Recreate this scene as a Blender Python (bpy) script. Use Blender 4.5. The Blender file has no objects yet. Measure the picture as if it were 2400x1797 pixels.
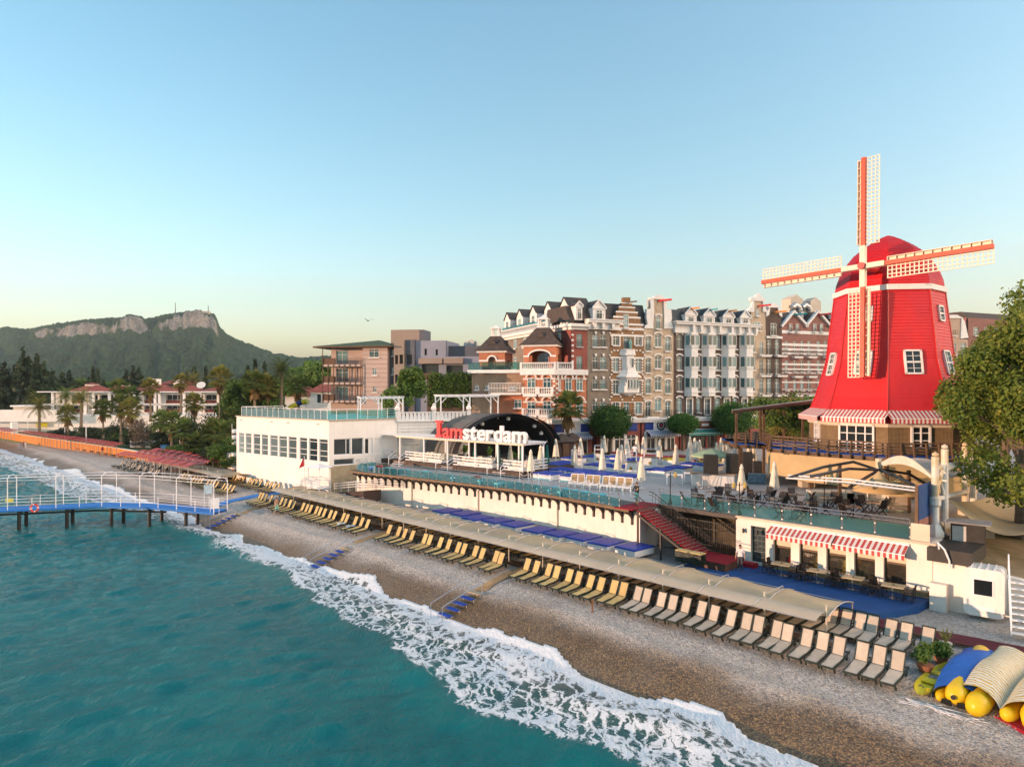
import bpy, bmesh, math, random
import numpy as np
from mathutils import Vector, Matrix, noise
R = math.radians
random.seed(7); np.random.seed(7)
sc = bpy.context.scene
COL = sc.collection
# ---------------- camera, sky, sun, exposure ----------------
F, CX, HY, H = 1600., 1200., 912., 13.8      # focal length and horizon in pixels of the 2400 px photograph, eye height in metres
cam = bpy.data.cameras.new('camera'); camo = bpy.data.objects.new('camera', cam); COL.objects.link(camo)
cam.sensor_width = 36; cam.lens = 24; cam.shift_y = 13.5/2400; cam.clip_start = .5; cam.clip_end = 9000
camo.location = (0, 0, H); camo.rotation_euler = (R(90), 0, 0); sc.camera = camo
HAZE = 0.0001
SUN_EL, SUN_AZ = 4.0, -110.0                  # degrees; azimuth clockwise from +Y
sunv = Vector((math.sin(R(SUN_AZ))*math.cos(R(SUN_EL)), math.cos(R(SUN_AZ))*math.cos(R(SUN_EL)), math.sin(R(SUN_EL))))
w = bpy.data.worlds.new('World'); sc.world = w; w.use_nodes = True
nt = w.node_tree; bg = nt.nodes['Background']
sky = nt.nodes.new('ShaderNodeTexSky'); sky.sky_type = 'NISHITA'; sky.sun_disc = False
sky.sun_elevation = R(28); sky.sun_rotation = R(-SUN_AZ); sky.altitude = 0; sky.air_density = 1.3; sky.dust_density = 2.8; sky.ozone_density = .5
hsn = nt.nodes.new('ShaderNodeHueSaturation'); hsn.inputs['Hue'].default_value = .478; hsn.inputs['Saturation'].default_value = 1.25
nt.links.new(sky.outputs[0], hsn.inputs['Color']); nt.links.new(hsn.outputs[0], bg.inputs[0]); bg.inputs[1].default_value = .15
sl = bpy.data.lights.new('sun', 'SUN'); sl.energy = 3.6; sl.angle = R(.6); sl.color = (1., .61, .4)
so = bpy.data.objects.new('sun', sl); COL.objects.link(so); so.rotation_euler = sunv.to_track_quat('Z', 'Y').to_euler(); so.location = (-60, -20, 60)
sc.view_settings.view_transform = 'Standard'; sc.view_settings.look = 'None'; sc.view_settings.gamma = 1; sc.view_settings.use_curve_mapping = False
sc.view_settings.exposure = .75
sc.render.engine = 'CYCLES'; cy = sc.cycles
cy.max_bounces = 6; cy.diffuse_bounces = 3; cy.glossy_bounces = 3; cy.transmission_bounces = 4; cy.transparent_max_bounces = 8; cy.volume_bounces = 0
cy.use_denoising = True; cy.sample_clamp_indirect = 4; cy.caustics_reflective = False; cy.caustics_refractive = False
try: cy.use_adaptive_sampling = True; cy.adaptive_threshold = .02
except Exception: pass
# ---------------- frames ----------------
# shore frame: a runs along the beach towards the right, t inland from the sea, z up
AX = Vector((.697, -.717)); TX = Vector((.717, .697)); RS = math.atan2(-.717, .697)
def SH(a, t, z=0.): return Vector((a*AX.x+t*TX.x, a*AX.y+t*TX.y, z))
def PT(px, py, z):
    Y = F*(H-z)/(py-HY); return Vector(((px-CX)/F*Y, Y, z))
def PD(px, py, Y): return Vector(((px-CX)/F*Y, Y, H-(py-HY)/F*Y))
def toS(v): return (v[0]*AX.x+v[1]*AX.y, v[0]*TX.x+v[1]*TX.y)
def ST(px, py, z): return toS(PT(px, py, z))
def a_at(px, t):
    k = (px-CX)/F; return t*(k*.697-.717)/(.697+.717*k)
class Wall:                                   # an upright plane: q along it, z up
    def __init__(s, o, d): s.o = Vector(o[:2]); s.d = Vector(d[:2]).normalized(); s.rz = math.atan2(s.d.y, s.d.x)
    def q(s, px):
        k = (px-CX)/F; return (k*s.o.y-s.o.x)/(s.d.x-k*s.d.y)
    def at(s, px, py):
        q = s.q(px); Y = s.o.y+q*s.d.y; return q, H-(py-HY)*Y/F
    def rect(s, x0, y0, x1, y1):
        xm, ym = (x0+x1)/2, (y0+y1)/2
        q0, q1 = s.q(x0), s.q(x1); return q0, s.at(xm, y1)[1], q1, s.at(xm, y0)[1]
    def w(s, q, y=0, z=0): return Vector((s.o.x+q*s.d.x-y*s.d.y, s.o.y+q*s.d.y+y*s.d.x, z))
# ---------------- mesh builder ----------------
class MB:
    def __init__(s): s.v = []; s.f = []
    def add(s, vs, fs):
        n = len(s.v); s.v += [tuple(p) for p in vs]; s.f += [tuple(i+n for i in f) for f in fs]; return s
    def box(s, x0, y0, z0, x1, y1, z1):
        return s.add([(x0,y0,z0),(x1,y0,z0),(x1,y1,z0),(x0,y1,z0),(x0,y0,z1),(x1,y0,z1),(x1,y1,z1),(x0,y1,z1)],
            [(3,2,1,0),(4,5,6,7),(0,1,5,4),(1,2,6,5),(2,3,7,6),(3,0,4,7)])
    def cbox(s, x0, y0, z0, x1, y1, z1, c=.03):   # chamfered top box
        c = min(c, (x1-x0)/3, (y1-y0)/3, (z1-z0)/2)
        vs = []
        for z, d in ((z0, 0), (z1-c, 0), (z1, c)): vs += [(x0+d,y0+d,z),(x1-d,y0+d,z),(x1-d,y1-d,z),(x0+d,y1-d,z)]
        fs = [(3,2,1,0),(8,9,10,11)]
        for k in (0, 4):
            for i in range(4): j = (i+1) % 4; fs.append((k+i, k+j, k+4+j, k+4+i))
        return s.add(vs, fs)
    def bar(s, p, q, wd, h=None, up=(0,0,1)):     # rectangular bar between two points
        p = Vector(p); q = Vector(q); h = h or wd; d = (q-p)
        if d.length < 1e-6: return s
        d.normalize(); u = Vector(up)
        if abs(d.dot(u)) > .98: u = Vector((1,0,0))
        x = d.cross(u).normalized(); y = x.cross(d)
        x *= wd/2; y *= h/2; vs = []
        for c in (p, q): vs += [c-x-y, c+x-y, c+x+y, c-x+y]
        return s.add(vs, [(3,2,1,0),(4,5,6,7),(0,1,5,4),(1,2,6,5),(2,3,7,6),(3,0,4,7)])
    def tube(s, pts, r, n=6, cap=True):
        pts = [Vector(p) for p in pts]; rs = r if isinstance(r, (list, tuple)) else [r]*len(pts)
        base = len(s.v); fs = []
        for i, p in enumerate(pts):
            d = (pts[min(i+1, len(pts)-1)]-pts[max(i-1, 0)]).normalized()
            u = Vector((0,0,1)) if abs(d.z) < .95 else Vector((1,0,0))
            x = d.cross(u).normalized(); y = d.cross(x)
            for k in range(n):
                an = 2*math.pi*k/n; s.v.append(tuple(p+rs[i]*(math.cos(an)*x+math.sin(an)*y)))
        for i in range(len(pts)-1):
            for k in range(n):
                a = base+i*n+k; b = base+i*n+(k+1) % n; fs.append((a, a+n, b+n, b))
        if cap: fs.append(tuple(base+k for k in range(n))); fs.append(tuple(base+(len(pts)-1)*n+n-1-k for k in range(n)))
        s.f += fs; return s
    def lathe(s, prof, n=10, c=(0,0,0), ph=0., sq=1.):
        base = len(s.v)
        for r, z in prof:
            for k in range(n):
                an = 2*math.pi*k/n+ph; s.v.append((c[0]+r*math.cos(an), c[1]+r*math.sin(an)*sq, c[2]+z))
        for i in range(len(prof)-1):
            for k in range(n):
                a = base+i*n+k; b = base+i*n+(k+1) % n; s.f.append((a, b, b+n, a+n))
        if prof[0][0] > 1e-4: s.f.append(tuple(base+n-1-k for k in range(n)))
        if prof[-1][0] > 1e-4: s.f.append(tuple(base+(len(prof)-1)*n+k for k in range(n)))
        return s
    def prism(s, poly, z0, z1):                    # poly in x,y extruded up
        n = len(poly); vs = [(p[0], p[1], z0) for p in poly]+[(p[0], p[1], z1) for p in poly]
        ar = sum(poly[i][0]*poly[(i+1) % n][1]-poly[(i+1) % n][0]*poly[i][1] for i in range(n))
        if ar < 0: vs = [(p[0], p[1], z0) for p in poly[::-1]]+[(p[0], p[1], z1) for p in poly[::-1]]
        return s.add(vs, [tuple(range(n))[::-1], tuple(range(n, 2*n))]+[(i, (i+1) % n, n+(i+1) % n, n+i) for i in range(n)])
    def slab(s, poly, y0, y1):                     # poly in x,z extruded along y (front at y0)
        n = len(poly); ar = sum(poly[i][0]*poly[(i+1) % n][1]-poly[(i+1) % n][0]*poly[i][1] for i in range(n))
        if ar < 0: poly = poly[::-1]
        vs = [(p[0], y0, p[1]) for p in poly]+[(p[0], y1, p[1]) for p in poly]
        return s.add(vs, [tuple(range(n)), tuple(range(n, 2*n))[::-1]]+[((i+1) % n, i, n+i, n+(i+1) % n) for i in range(n)])
    def grid(s, fn, nu, nv):                       # fn(i/nu, j/nv) -> point
        base = len(s.v)
        for i in range(nu+1):
            for j in range(nv+1): s.v.append(tuple(fn(i/nu, j/nv)))
        for i in range(nu):
            for j in range(nv):
                a = base+i*(nv+1)+j; s.f.append((a, a+nv+1, a+nv+2, a+1))
        return s
    def holes(s, x0, z0, x1, z1, hs, dep=.2, y=0., back=True):  # wall face in the xz plane with rectangular openings and their reveals
        xs = sorted({round(q, 4) for q in [x0, x1]+[h[0] for h in hs]+[h[2] for h in hs] if x0 <= q <= x1})
        zs = sorted({round(q, 4) for q in [z0, z1]+[h[1] for h in hs]+[h[3] for h in hs] if z0 <= q <= z1})
        for i in range(len(xs)-1):
            for j in range(len(zs)-1):
                mx, mz = (xs[i]+xs[i+1])/2, (zs[j]+zs[j+1])/2
                if any(h[0] < mx < h[2] and h[1] < mz < h[3] for h in hs): continue
                s.add([(xs[i],y,zs[j]),(xs[i+1],y,zs[j]),(xs[i+1],y,zs[j+1]),(xs[i],y,zs[j+1])], [(0,1,2,3)])
        for a, b, c, d in [h[:4] for h in hs]:
            e = y+dep
            s.add([(a,y,b),(c,y,b),(c,y,d),(a,y,d),(a,e,b),(c,e,b),(c,e,d),(a,e,d)], [(1,0,4,5),(2,1,5,6),(3,2,6,7),(0,3,7,4)]+([(4,7,6,5)] if back else []))
        return s
    def mesh(s, name, mat=None, smooth=False):
        m = bpy.data.meshes.new(name); m.from_pydata(s.v, [], s.f)
        if mat is not None:
            for q in (mat if isinstance(mat, (list, tuple)) else [mat]): m.materials.append(q)
        if smooth: m.polygons.foreach_set('use_smooth', [True]*len(m.polygons))
        m.update(); return m
    def build(s, name, mat, parent=None, loc=(0,0,0), rz=0., smooth=False):
        return link(name, s.mesh(name, mat, smooth), parent, loc, rz)
def link(name, mesh, parent=None, loc=(0,0,0), rz=0.):
    o = bpy.data.objects.new(name, mesh); COL.objects.link(o); o.parent = parent; o.location = loc
    o.rotation_euler = (0, 0, rz) if not isinstance(rz, (tuple, Vector)) else rz
    return o
def tag(o, label=None, cat=None, group=None, kind=None):
    if label: o['label'] = label
    if cat: o['category'] = cat
    if group: o['group'] = group
    if kind or cat: o['kind'] = kind or 'thing'
    return o
def thing(name, label, cat, loc=(0,0,0), rz=0., group=None):
    o = link(name, None, None, loc, rz); o.empty_display_size = .2; return tag(o, label, cat, group)
def structure(o): o['kind'] = 'structure'; return o
def copy_tree(o, parent=None):
    c = o.copy(); COL.objects.link(c); c.parent = parent
    for ch in o.children: copy_tree(ch, c)
    return c
ORD = ['zeroth','first','second','third','fourth','fifth','sixth','seventh','eighth','ninth','tenth','eleventh','twelfth','thirteenth','fourteenth','fifteenth','sixteenth','seventeenth','eighteenth','nineteenth','twentieth']
def nth(k):
    if k <= 20: return ORD[k]
    t = ['', '', 'twenty', 'thirty', 'forty', 'fifty', 'sixty', 'seventy', 'eighty', 'ninety'][k//10]
    return t+'-'+ORD[k % 10] if k % 10 else {'twenty':'twentieth','thirty':'thirtieth','forty':'fortieth','fifty':'fiftieth','sixty':'sixtieth','seventy':'seventieth','eighty':'eightieth'}[t]
# ---------------- materials ----------------
class N:                                       # thin helper round a node tree
    def __init__(s, m): m.use_nodes = True; s.t = m.node_tree; s.n = s.t.nodes; s.l = s.t.links; s.b = s.n['Principled BSDF']
    def new(s, t, **kw):
        q = s.n.new('ShaderNode'+t)
        for k, v in kw.items():
            if k.startswith('i_'):
                key = k[2:].replace('_', ' '); q.inputs[int(key) if key.isdigit() else key].default_value = v
            else: setattr(q, k, v)
        return q
    def ln(s, a, b): s.l.new(a, b)
    def pos(s, sc=(1,1,1), rot=(0,0,0)):
        g = s.new('NewGeometry'); m = s.new('Mapping'); m.inputs['Scale'].default_value = sc; m.inputs['Rotation'].default_value = rot; s.ln(g.outputs['Position'], m.inputs[0]); return m.outputs[0]
    def obj(s, sc=(1,1,1), rot=(0,0,0)):
        g = s.new('TexCoord'); m = s.new('Mapping'); m.inputs['Scale'].default_value = sc; m.inputs['Rotation'].default_value = rot; s.ln(g.outputs['Object'], m.inputs[0]); return m.outputs[0]
    def noise(s, vec, scale, detail=4, rough=.55, out='Fac'):
        q = s.new('TexNoise'); q.inputs['Scale'].default_value = scale; q.inputs['Detail'].default_value = detail; q.inputs['Roughness'].default_value = rough
        if vec is not None: s.ln(vec, q.inputs['Vector'])
        return q.outputs[out]
    def ramp(s, fac, stops, interp='LINEAR'):
        q = s.new('ValToRGB'); cr = q.color_ramp; cr.interpolation = interp
        while len(cr.elements) < len(stops): cr.elements.new(.5)
        for e, (p, c) in zip(cr.elements, stops): e.position = p; e.color = (*c, 1) if len(c) == 3 else c
        s.ln(fac, q.inputs[0]); return q.outputs[0]
    def g(s, fac, a, b): return s.ramp(fac, [(a, (0,0,0)), (b, (1,1,1))])
    def mix(s, fac, a, b, mode='MIX'):
        q = s.new('Mix', data_type='RGBA', blend_type=mode)
        for v, k in ((fac, 0), (a, 6), (b, 7)):
            if hasattr(v, 'links'): s.ln(v, q.inputs[k])
            else: q.inputs[k].default_value = v if k == 0 else (*v, 1) if len(v) == 3 else v
        return q.outputs[2]
    def math(s, op, a, b=0.):
        q = s.new('Math', operation=op)
        for i, v in enumerate((a, b)):
            if hasattr(v, 'links'): s.ln(v, q.inputs[i])
            else: q.inputs[i].default_value = v
        return q.outputs[0]
    def bump(s, h, st=.3, dist=.05):
        q = s.new('Bump'); q.inputs['Strength'].default_value = st; q.inputs['Distance'].default_value = dist; s.ln(h, q.inputs['Height']); s.ln(q.outputs[0], s.b.inputs['Normal']); return q.outputs[0]
    def col(s, c):
        if hasattr(c, 'links'): s.ln(c, s.b.inputs['Base Color'])
        else: s.b.inputs['Base Color'].default_value = (*c, 1)
MATS = {}
def M(name, c, rough=.6, var=.14, scale=1.3, metal=0., bump=0., bscale=20., grime=0., spec=.4, ovar=0., streak=0., c2=None, sheen=0.):
    if name in MATS: return MATS[name]
    m = bpy.data.materials.new(name); k = N(m); b = k.b
    b.inputs['Roughness'].default_value = rough; b.inputs['Metallic'].default_value = metal; b.inputs['Specular IOR Level'].default_value = spec
    p = k.pos()
    lo = tuple(x*(1-var) for x in c); hi = tuple(min(1, x*(1+var*.7)) for x in c)
    cc = k.mix(k.g(k.noise(p, scale, 5, .6), .3, .7), lo, hi)
    if c2: cc = k.mix(k.g(k.noise(k.pos((1.1,.9,1)), scale*.35, 4, .6), .48, .62), cc, c2)
    if grime or streak:
        st = k.noise(k.pos((1,1,.12)), 2.6, 5, .65)
        cc = k.mix(k.math('MULTIPLY', k.g(st, .5, .78), max(grime, streak)), cc, tuple(x*.42 for x in (c[0], c[1]*.94, c[2]*.82)))
    if ovar:
        oi = k.new('ObjectInfo'); hs = k.new('HueSaturation'); k.ln(cc, hs.inputs['Color'])
        k.ln(k.math('ADD', k.math('MULTIPLY', oi.outputs['Random'], ovar*2), 1-ovar), hs.inputs['Value']); cc = hs.outputs[0]
    k.col(cc)
    if bump: k.bump(k.noise(p, bscale, 4, .6), bump, .03)
    k.ln(k.math('ADD', k.math('MULTIPLY', k.noise(p, scale*3, 3), .22), max(.02, rough-.11)), b.inputs['Roughness'])
    MATS[name] = m; return m
# ================= the setting: sea, beach, land, hills =================
def interp(x, pts): return np.interp(x, [p[0] for p in pts], [p[1] for p in pts])
EDGE = [(-60,25.6),(9.95,25.6),(13.4,26.0),(17.3,26.2),(20.2,25.3),(24,26.2),(29.2,26.3),(33.9,25.9),(38,26.1),(42,26.8),(48.6,26.4),(54,26.0),(60,26.2),(68,25.8),(75.8,26.6),(83,25.9),(89.8,26.3),(97,25.9),(103.7,26.6),(116,26.2),(129.8,27.6),(140,26.0),(148.5,25.9),(160,26.4),(177,25.8),(197,25.3),(230,24.6),(400,14)]
OUTER = [(-60,20.5),(10,20.8),(14.7,21.2),(17,20.8),(20.4,20.1),(23,19.8),(26.3,20.7),(29.8,21.5),(33,21.35),(36.7,21.5),(40,21.8),(45,23),(50.1,24.1),(56,23.8),(61.6,23.6),(67.7,24.4),(76,23.6),(90,22),(104,20.5),(130,20.5),(150,20),(200,19.5),(400,10)]
PROF = [(-40,-6),(20,-2.2),(24,-.65),(26,.06),(28,.72),(30.3,1.36),(33,1.72),(38,2.02),(41.5,2.5),(46,2.6),(80,2.6)]
PROF2 = PROF[:6]+[(33,1.72),(38,1.82),(44,1.9),(80,2)]
def prof_z(s, t):                                    # ground height of the beach: lower before the restaurant than under the wall
    f = np.clip((s-24)/6, 0, 1); return np.interp(t, [p[0] for p in PROF], [p[1] for p in PROF])*f+np.interp(t, [p[0] for p in PROF2], [p[1] for p in PROF2])*(1-f)
def beach_z(a, t): return float(prof_z(-a if a else 40., t))
def PG(px, py, up=0.):                               # pixel to a point on the beach
    z = 1.5
    for i in range(8): v = PT(px, py, z+up); z = beach_z(*toS(v))
    return Vector((v.x, v.y, z))
def vnoise(x, y, seed=0):                            # vectorised value noise
    xi = np.floor(x).astype(np.int64); yi = np.floor(y).astype(np.int64); fx = x-xi; fy = y-yi
    def h(i, j):
        n = (i*374761393+j*668265263+seed*1274126177) & 0x7fffffff; n = ((n ^ (n >> 13))*1274126177) & 0x7fffffff
        return ((n ^ (n >> 16)) & 0xffff)/65535.
    u = fx*fx*(3-2*fx); v = fy*fy*(3-2*fy)
    return (h(xi,yi)*(1-u)+h(xi+1,yi)*u)*(1-v)+(h(xi,yi+1)*(1-u)+h(xi+1,yi+1)*u)*v
def fbm(x, y, o=4, seed=0): return sum(vnoise(x*2**i, y*2**i, seed+i)*.5**(i+1) for i in range(o))/(1-.5**o)
def npgrid(name, X, Y, Z, mat, attrs=None, smooth=True):
    nu, nv = X.shape; me = bpy.data.meshes.new(name)
    co = np.stack([X, Y, Z], -1).reshape(-1, 3).astype(np.float32)
    i = np.arange(nu-1)[:, None]*nv+np.arange(nv-1)[None]; q = np.stack([i, i+nv, i+nv+1, i+1], -1).reshape(-1, 4)
    me.vertices.add(len(co)); me.vertices.foreach_set('co', co.ravel()); me.loops.add(q.size); me.loops.foreach_set('vertex_index', q.ravel().astype(np.int32))
    me.polygons.add(len(q)); me.polygons.foreach_set('loop_start', np.arange(0, q.size, 4, dtype=np.int32)); me.update(calc_edges=True)
    if smooth: me.polygons.foreach_set('use_smooth', [True]*len(q))
    for k, v in (attrs or {}).items():
        at = me.attributes.new(k, 'FLOAT', 'POINT'); at.data.foreach_set('value', v.reshape(-1).astype(np.float32))
    me.materials.append(mat); me.validate(); return me
# ---- sea
def sea_mat():
    m = bpy.data.materials.new('sea_water'); k = N(m); b = k.b
    foam = k.new('Attribute', attribute_name='foam').outputs['Fac']; shal = k.new('Attribute', attribute_name='shallow').outputs['Fac']
    p = k.pos((1,1,0)); warp = k.noise(p, .9, 4, .6, 'Color')
    pw = k.new('VectorMath', operation='MULTIPLY_ADD'); k.ln(warp, pw.inputs[0]); pw.inputs[1].default_value = (1.6,1.6,0); k.ln(p, pw.inputs[2])
    mp = k.new('Mapping'); mp.inputs['Rotation'].default_value = (0,0,-RS); mp.inputs['Scale'].default_value = (1.5,.5,1); k.ln(pw.outputs[0], mp.inputs[0])
    v1 = k.new('TexVoronoi', feature='DISTANCE_TO_EDGE'); v1.inputs['Scale'].default_value = 1.5; k.ln(mp.outputs[0], v1.inputs['Vector'])
    v2 = k.new('TexVoronoi', feature='DISTANCE_TO_EDGE'); v2.inputs['Scale'].default_value = 4.6; k.ln(mp.outputs[0], v2.inputs['Vector'])
    l1 = k.ramp(v1.outputs['Distance'], [(0,(1,1,1)),(.16,(.42,.42,.42)),(.5,(0,0,0))]); l2 = k.ramp(v2.outputs['Distance'], [(0,(1,1,1)),(.2,(.4,.4,.4)),(.5,(0,0,0))])
    fine = k.noise(p, 7, 5, .7)
    lace = k.math('ADD', k.math('ADD', k.math('MULTIPLY', l1, .5), k.math('MULTIPLY', l2, .25)), k.math('MULTIPLY', fine, .45))
    fo = k.g(k.math('ADD', lace, k.math('MULTIPLY', foam, .62)), .78, .95)
    fo = k.math('MULTIPLY', fo, k.g(foam, .02, .14))
    deep = k.mix(k.g(k.noise(k.pos((1,1,0)), .12, 4, .6), .3, .7), (0,.095,.11), (.002,.15,.158))
    murk = k.mix(k.g(k.noise(p, .8, 4, .6), .35, .7), (.055,.085,.08), (.1,.105,.085))
    base = k.mix(k.g(shal, .05, .95), deep, murk)
    white = k.mix(k.noise(p, 3.2, 5, .7), (.62,.68,.72), (.86,.87,.88))
    k.col(k.mix(fo, base, white))
    k.ln(k.math('ADD', k.math('MULTIPLY', fo, .6), .07), b.inputs['Roughness']); b.inputs['IOR'].default_value = 1.33; b.inputs['Specular IOR Level'].default_value = .22
    w1 = k.noise(k.pos((1.,1.,0), (0,0,-RS)), 3.2, 5, .62); w2 = k.noise(k.pos((2.3,.75,0), (0,0,-RS)), 1.1, 6, .62)
    w3 = k.noise(k.pos((2.6,.9,0), (0,0,-RS+.25)), 2.6, 4, .6)
    hh = k.math('ADD', k.math('ADD', k.math('ADD', k.math('MULTIPLY', w1, .8), k.math('MULTIPLY', w2, 1.)), k.math('MULTIPLY', w3, 1.)), k.math('MULTIPLY', fo, .3))
    k.bump(hh, .6, .22); return m
s_ = [3.]
while s_[-1] < 235: s_.append(s_[-1]+max(.17, .0046*s_[-1]))
s_ = np.array(s_); t_ = np.concatenate([np.linspace(-9, 8, 56)[:-1], np.linspace(8, 29.2, 128)])
Sg, Tg = np.meshgrid(s_, t_, indexing='ij')
ed = np.interp(Sg, [p[0] for p in EDGE], [p[1] for p in EDGE]); ed += (vnoise(Sg*.33, Sg*0+3, 5)-.5)*.9+(vnoise(Sg*.95, Sg*0+9, 6)-.5)*.4
ou = np.interp(Sg, [p[0] for p in OUTER], [p[1] for p in OUTER])+(fbm(Sg*.4, Tg*.05, 3, 8)-.5)*1.6
rng = np.random.RandomState(3); wz = np.zeros_like(Sg)
for i in range(46):
    lam = .75*(3.6/.75)**rng.rand(); th = rng.normal(0, .55); kx, ky = 2*math.pi/lam*math.cos(th), 2*math.pi/lam*math.sin(th)
    wz += .0045*lam**.9*np.sin(kx*Sg+ky*Tg+rng.rand()*6.28)*(.4+1.1*vnoise(Sg*.07+i, Tg*.07, i))
dep = np.clip((ed-Tg)/6, 0, 1)
wz *= .25+.75*dep
d = ed-Tg                                            # distance seaward of the water's edge
big = np.interp(Sg, [0,8,12,17,22,45,70,90,120,240], [.34,.34,.3,.22,.1,.1,.14,.16,.2,.2])
wz += big*np.exp(-((d-2.0-.8*vnoise(Sg*.2, Sg*0, 4))/.9)**2)*(.6+.8*fbm(Sg*.5, Tg*.5, 3, 2))
wz += .22*np.exp(-((Tg-ou+.4)/1.1)**2)*(.4+vnoise(Sg*.15, Tg*0, 12))
zs = np.interp(Tg, [p[0] for p in PROF], [p[1] for p in PROF])
wash = np.clip(1-d/1.2, 0, 1)
Zs = np.where(d > 0, np.maximum(wz+.0*wash, np.where(Tg > 24.6, zs+.05, -9)), zs-.25)
wd = np.maximum(ed-ou, .8); rel = np.clip(d/wd, -1, 3)
foam = np.where(d > -.05, 1.0*np.exp(-(np.maximum(d-.1, 0)/(.45+.1*wd))**2), 0)
lowf = fbm(Sg*.28, Tg*.35, 3, 21)
foam = np.maximum(foam, np.where((rel > 0) & (rel < 1.05), (.07+.58*lowf)*(1.05-.4*rel), 0))
foam = np.maximum(foam, .62*np.exp(-((d-wd)/.32)**2)*(lowf > .28)*np.clip(lowf*1.6, 0, 1))
foam = np.maximum(foam, np.interp(Sg, [0,8,13,17.5,20,240], [.45,.45,.42,.35,0,0])*np.exp(-((d-1.2)/1.5)**2)*np.clip(.45+lowf, 0, 1))
foam = np.maximum(foam, np.interp(Sg, [0,45,52,66,72,84,95,240], [0,0,.85,.8,.5,.5,.85,.8])*np.exp(-((d-1.3)/1.2)**2)*np.clip(lowf*1.9, 0, 1))
foam = np.where((Sg > 62) & (Sg < 84) & (d > 1.6), foam*.45, foam)
foam = np.where(d < -.05, 0, foam)
shal = np.clip(1.12-d/(wd*1.12), 0, 1)*np.interp(Sg, [0,50,80,110,240], [1,.95,.7,.5,.4])
P2 = [SH(0,0).to_2d()]
Xs = -Sg*AX.x+Tg*TX.x; Ys = -Sg*AX.y+Tg*TX.y
SEA = sea_mat()
sea = structure(link('sea', npgrid('sea', Xs, Ys, Zs, SEA, {'foam': foam, 'shallow': shal})))
o = MB()                                             # the open sea beyond the detailed stretch
for a0, a1, t0, t1 in ((-4000,4000,-6000,-8.9),(-3.1,4000,-8.9,26),(-4000,-234.6,-8.9,12)):
    o.grid(lambda i, j: SH(a0+(a1-a0)*i, t0+(t1-t0)*j, -.06), 6, 6)
m_ = o.mesh('sea', SEA); structure(link('open_sea', m_))
# ---- beach
def beach_mat():
    m = bpy.data.materials.new('pebbles'); k = N(m); b = k.b; p = k.pos()
    wet = k.new('Attribute', attribute_name='wet').outputs['Fac']
    def layer(scale):
        v = k.new('TexVoronoi', feature='F1'); v.inputs['Scale'].default_value = scale; k.ln(p, v.inputs['Vector'])
        sep = k.new('SeparateColor'); k.ln(v.outputs['Color'], sep.inputs[0]); return sep.outputs[0], v.outputs['Distance']
    c1, d1 = layer(17); c2, d2 = layer(7)
    dry = k.ramp(c1, [(0,(.11,.108,.106)),(.25,(.29,.287,.28)),(.5,(.47,.455,.43)),(.72,(.57,.52,.44)),(.88,(.4,.3,.2)),(1,(.75,.73,.7))])
    dry2 = k.ramp(c2, [(0,(.22,.215,.21)),(.4,(.36,.35,.33)),(.8,(.48,.45,.4)),(1,(.64,.62,.59))])
    dry = k.mix(.4, dry, dry2)
    wetc = k.ramp(c1, [(0,(.035,.024,.015)),(.4,(.11,.07,.034)),(.75,(.2,.125,.055)),(1,(.34,.22,.1))])
    base = k.mix(wet, dry, wetc)
    base = k.mix(k.math('MULTIPLY', k.g(k.noise(k.pos((.35,.35,0)), 1., 5, .6), .45, .75), .3), base, (.26,.22,.17))
    k.col(base)
    k.ln(k.math('SUBTRACT', .8, k.math('MULTIPLY', wet, .42)), b.inputs['Roughness'])
    h = k.math('ADD', k.math('MULTIPLY', d1, -1), k.math('MULTIPLY', d2, -.7)); k.bump(h, .7, .06); return m
sb = [-30.]
while sb[-1] < 240: sb.append(sb[-1]+max(.3, .006*abs(sb[-1])))
sb = np.array(sb); tb = np.concatenate([np.linspace(-20, 24, 12)[:-1], np.linspace(24, 34, 60)[:-1], np.linspace(34, 48, 40)])
Sg, Tg = np.meshgrid(sb, tb, indexing='ij')
Zb = prof_z(Sg, Tg)+(fbm(Sg*.5, Tg*.5, 4, 31)-.5)*.16*np.clip((Tg-25)/3, 0, 1)+.12*np.exp(-((Tg-28.9-1.2*(vnoise(Sg*.12, Sg*0, 7)-.5))/.5)**2)
we = np.interp(Sg, [0,14,32,42,65,90,240], [28.4,28.5,28.3,28.1,27.6,27.6,27.6])+(fbm(Sg*.22, Tg*.3, 4, 17)-.5)*2.2
wet = 1/(1+np.exp((Tg-we)*3.4))
BEACH = beach_mat()
structure(link('beach', npgrid('beach', -Sg*AX.x+Tg*TX.x, -Sg*AX.y+Tg*TX.y, Zb, BEACH, {'wet': wet})))
g = np.random.RandomState(8); n = 16000; tt = 27.4+13*g.rand(n)**1.3; aa = -2-58*g.rand(n)**1.7; sz = .018+.035*g.rand(n)**2.5
wx = aa*AX.x+tt*TX.x; wy = aa*AX.y+tt*TX.y; zz_ = prof_z(-aa, tt)+.05; C_ = np.stack([wx, wy, zz_], 1)
th = g.rand(n)*6.28; u = np.stack([np.cos(th), np.sin(th), 0*th], 1)*(sz*(1+.5*g.rand(n)))[:, None]; v = np.stack([-np.sin(th), np.cos(th), 0*th], 1)*sz[:, None]; w_ = np.stack([0*th, 0*th, sz*.6], 1)
V = np.stack([C_+u, C_+v, C_-u, C_-v, C_+w_, C_-w_], 1).reshape(-1, 3); f = np.array([(0,1,4),(1,2,4),(2,3,4),(3,0,4)]); T_ = (np.arange(n)[:, None, None]*6+f[None]).reshape(-1, 3)
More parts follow.
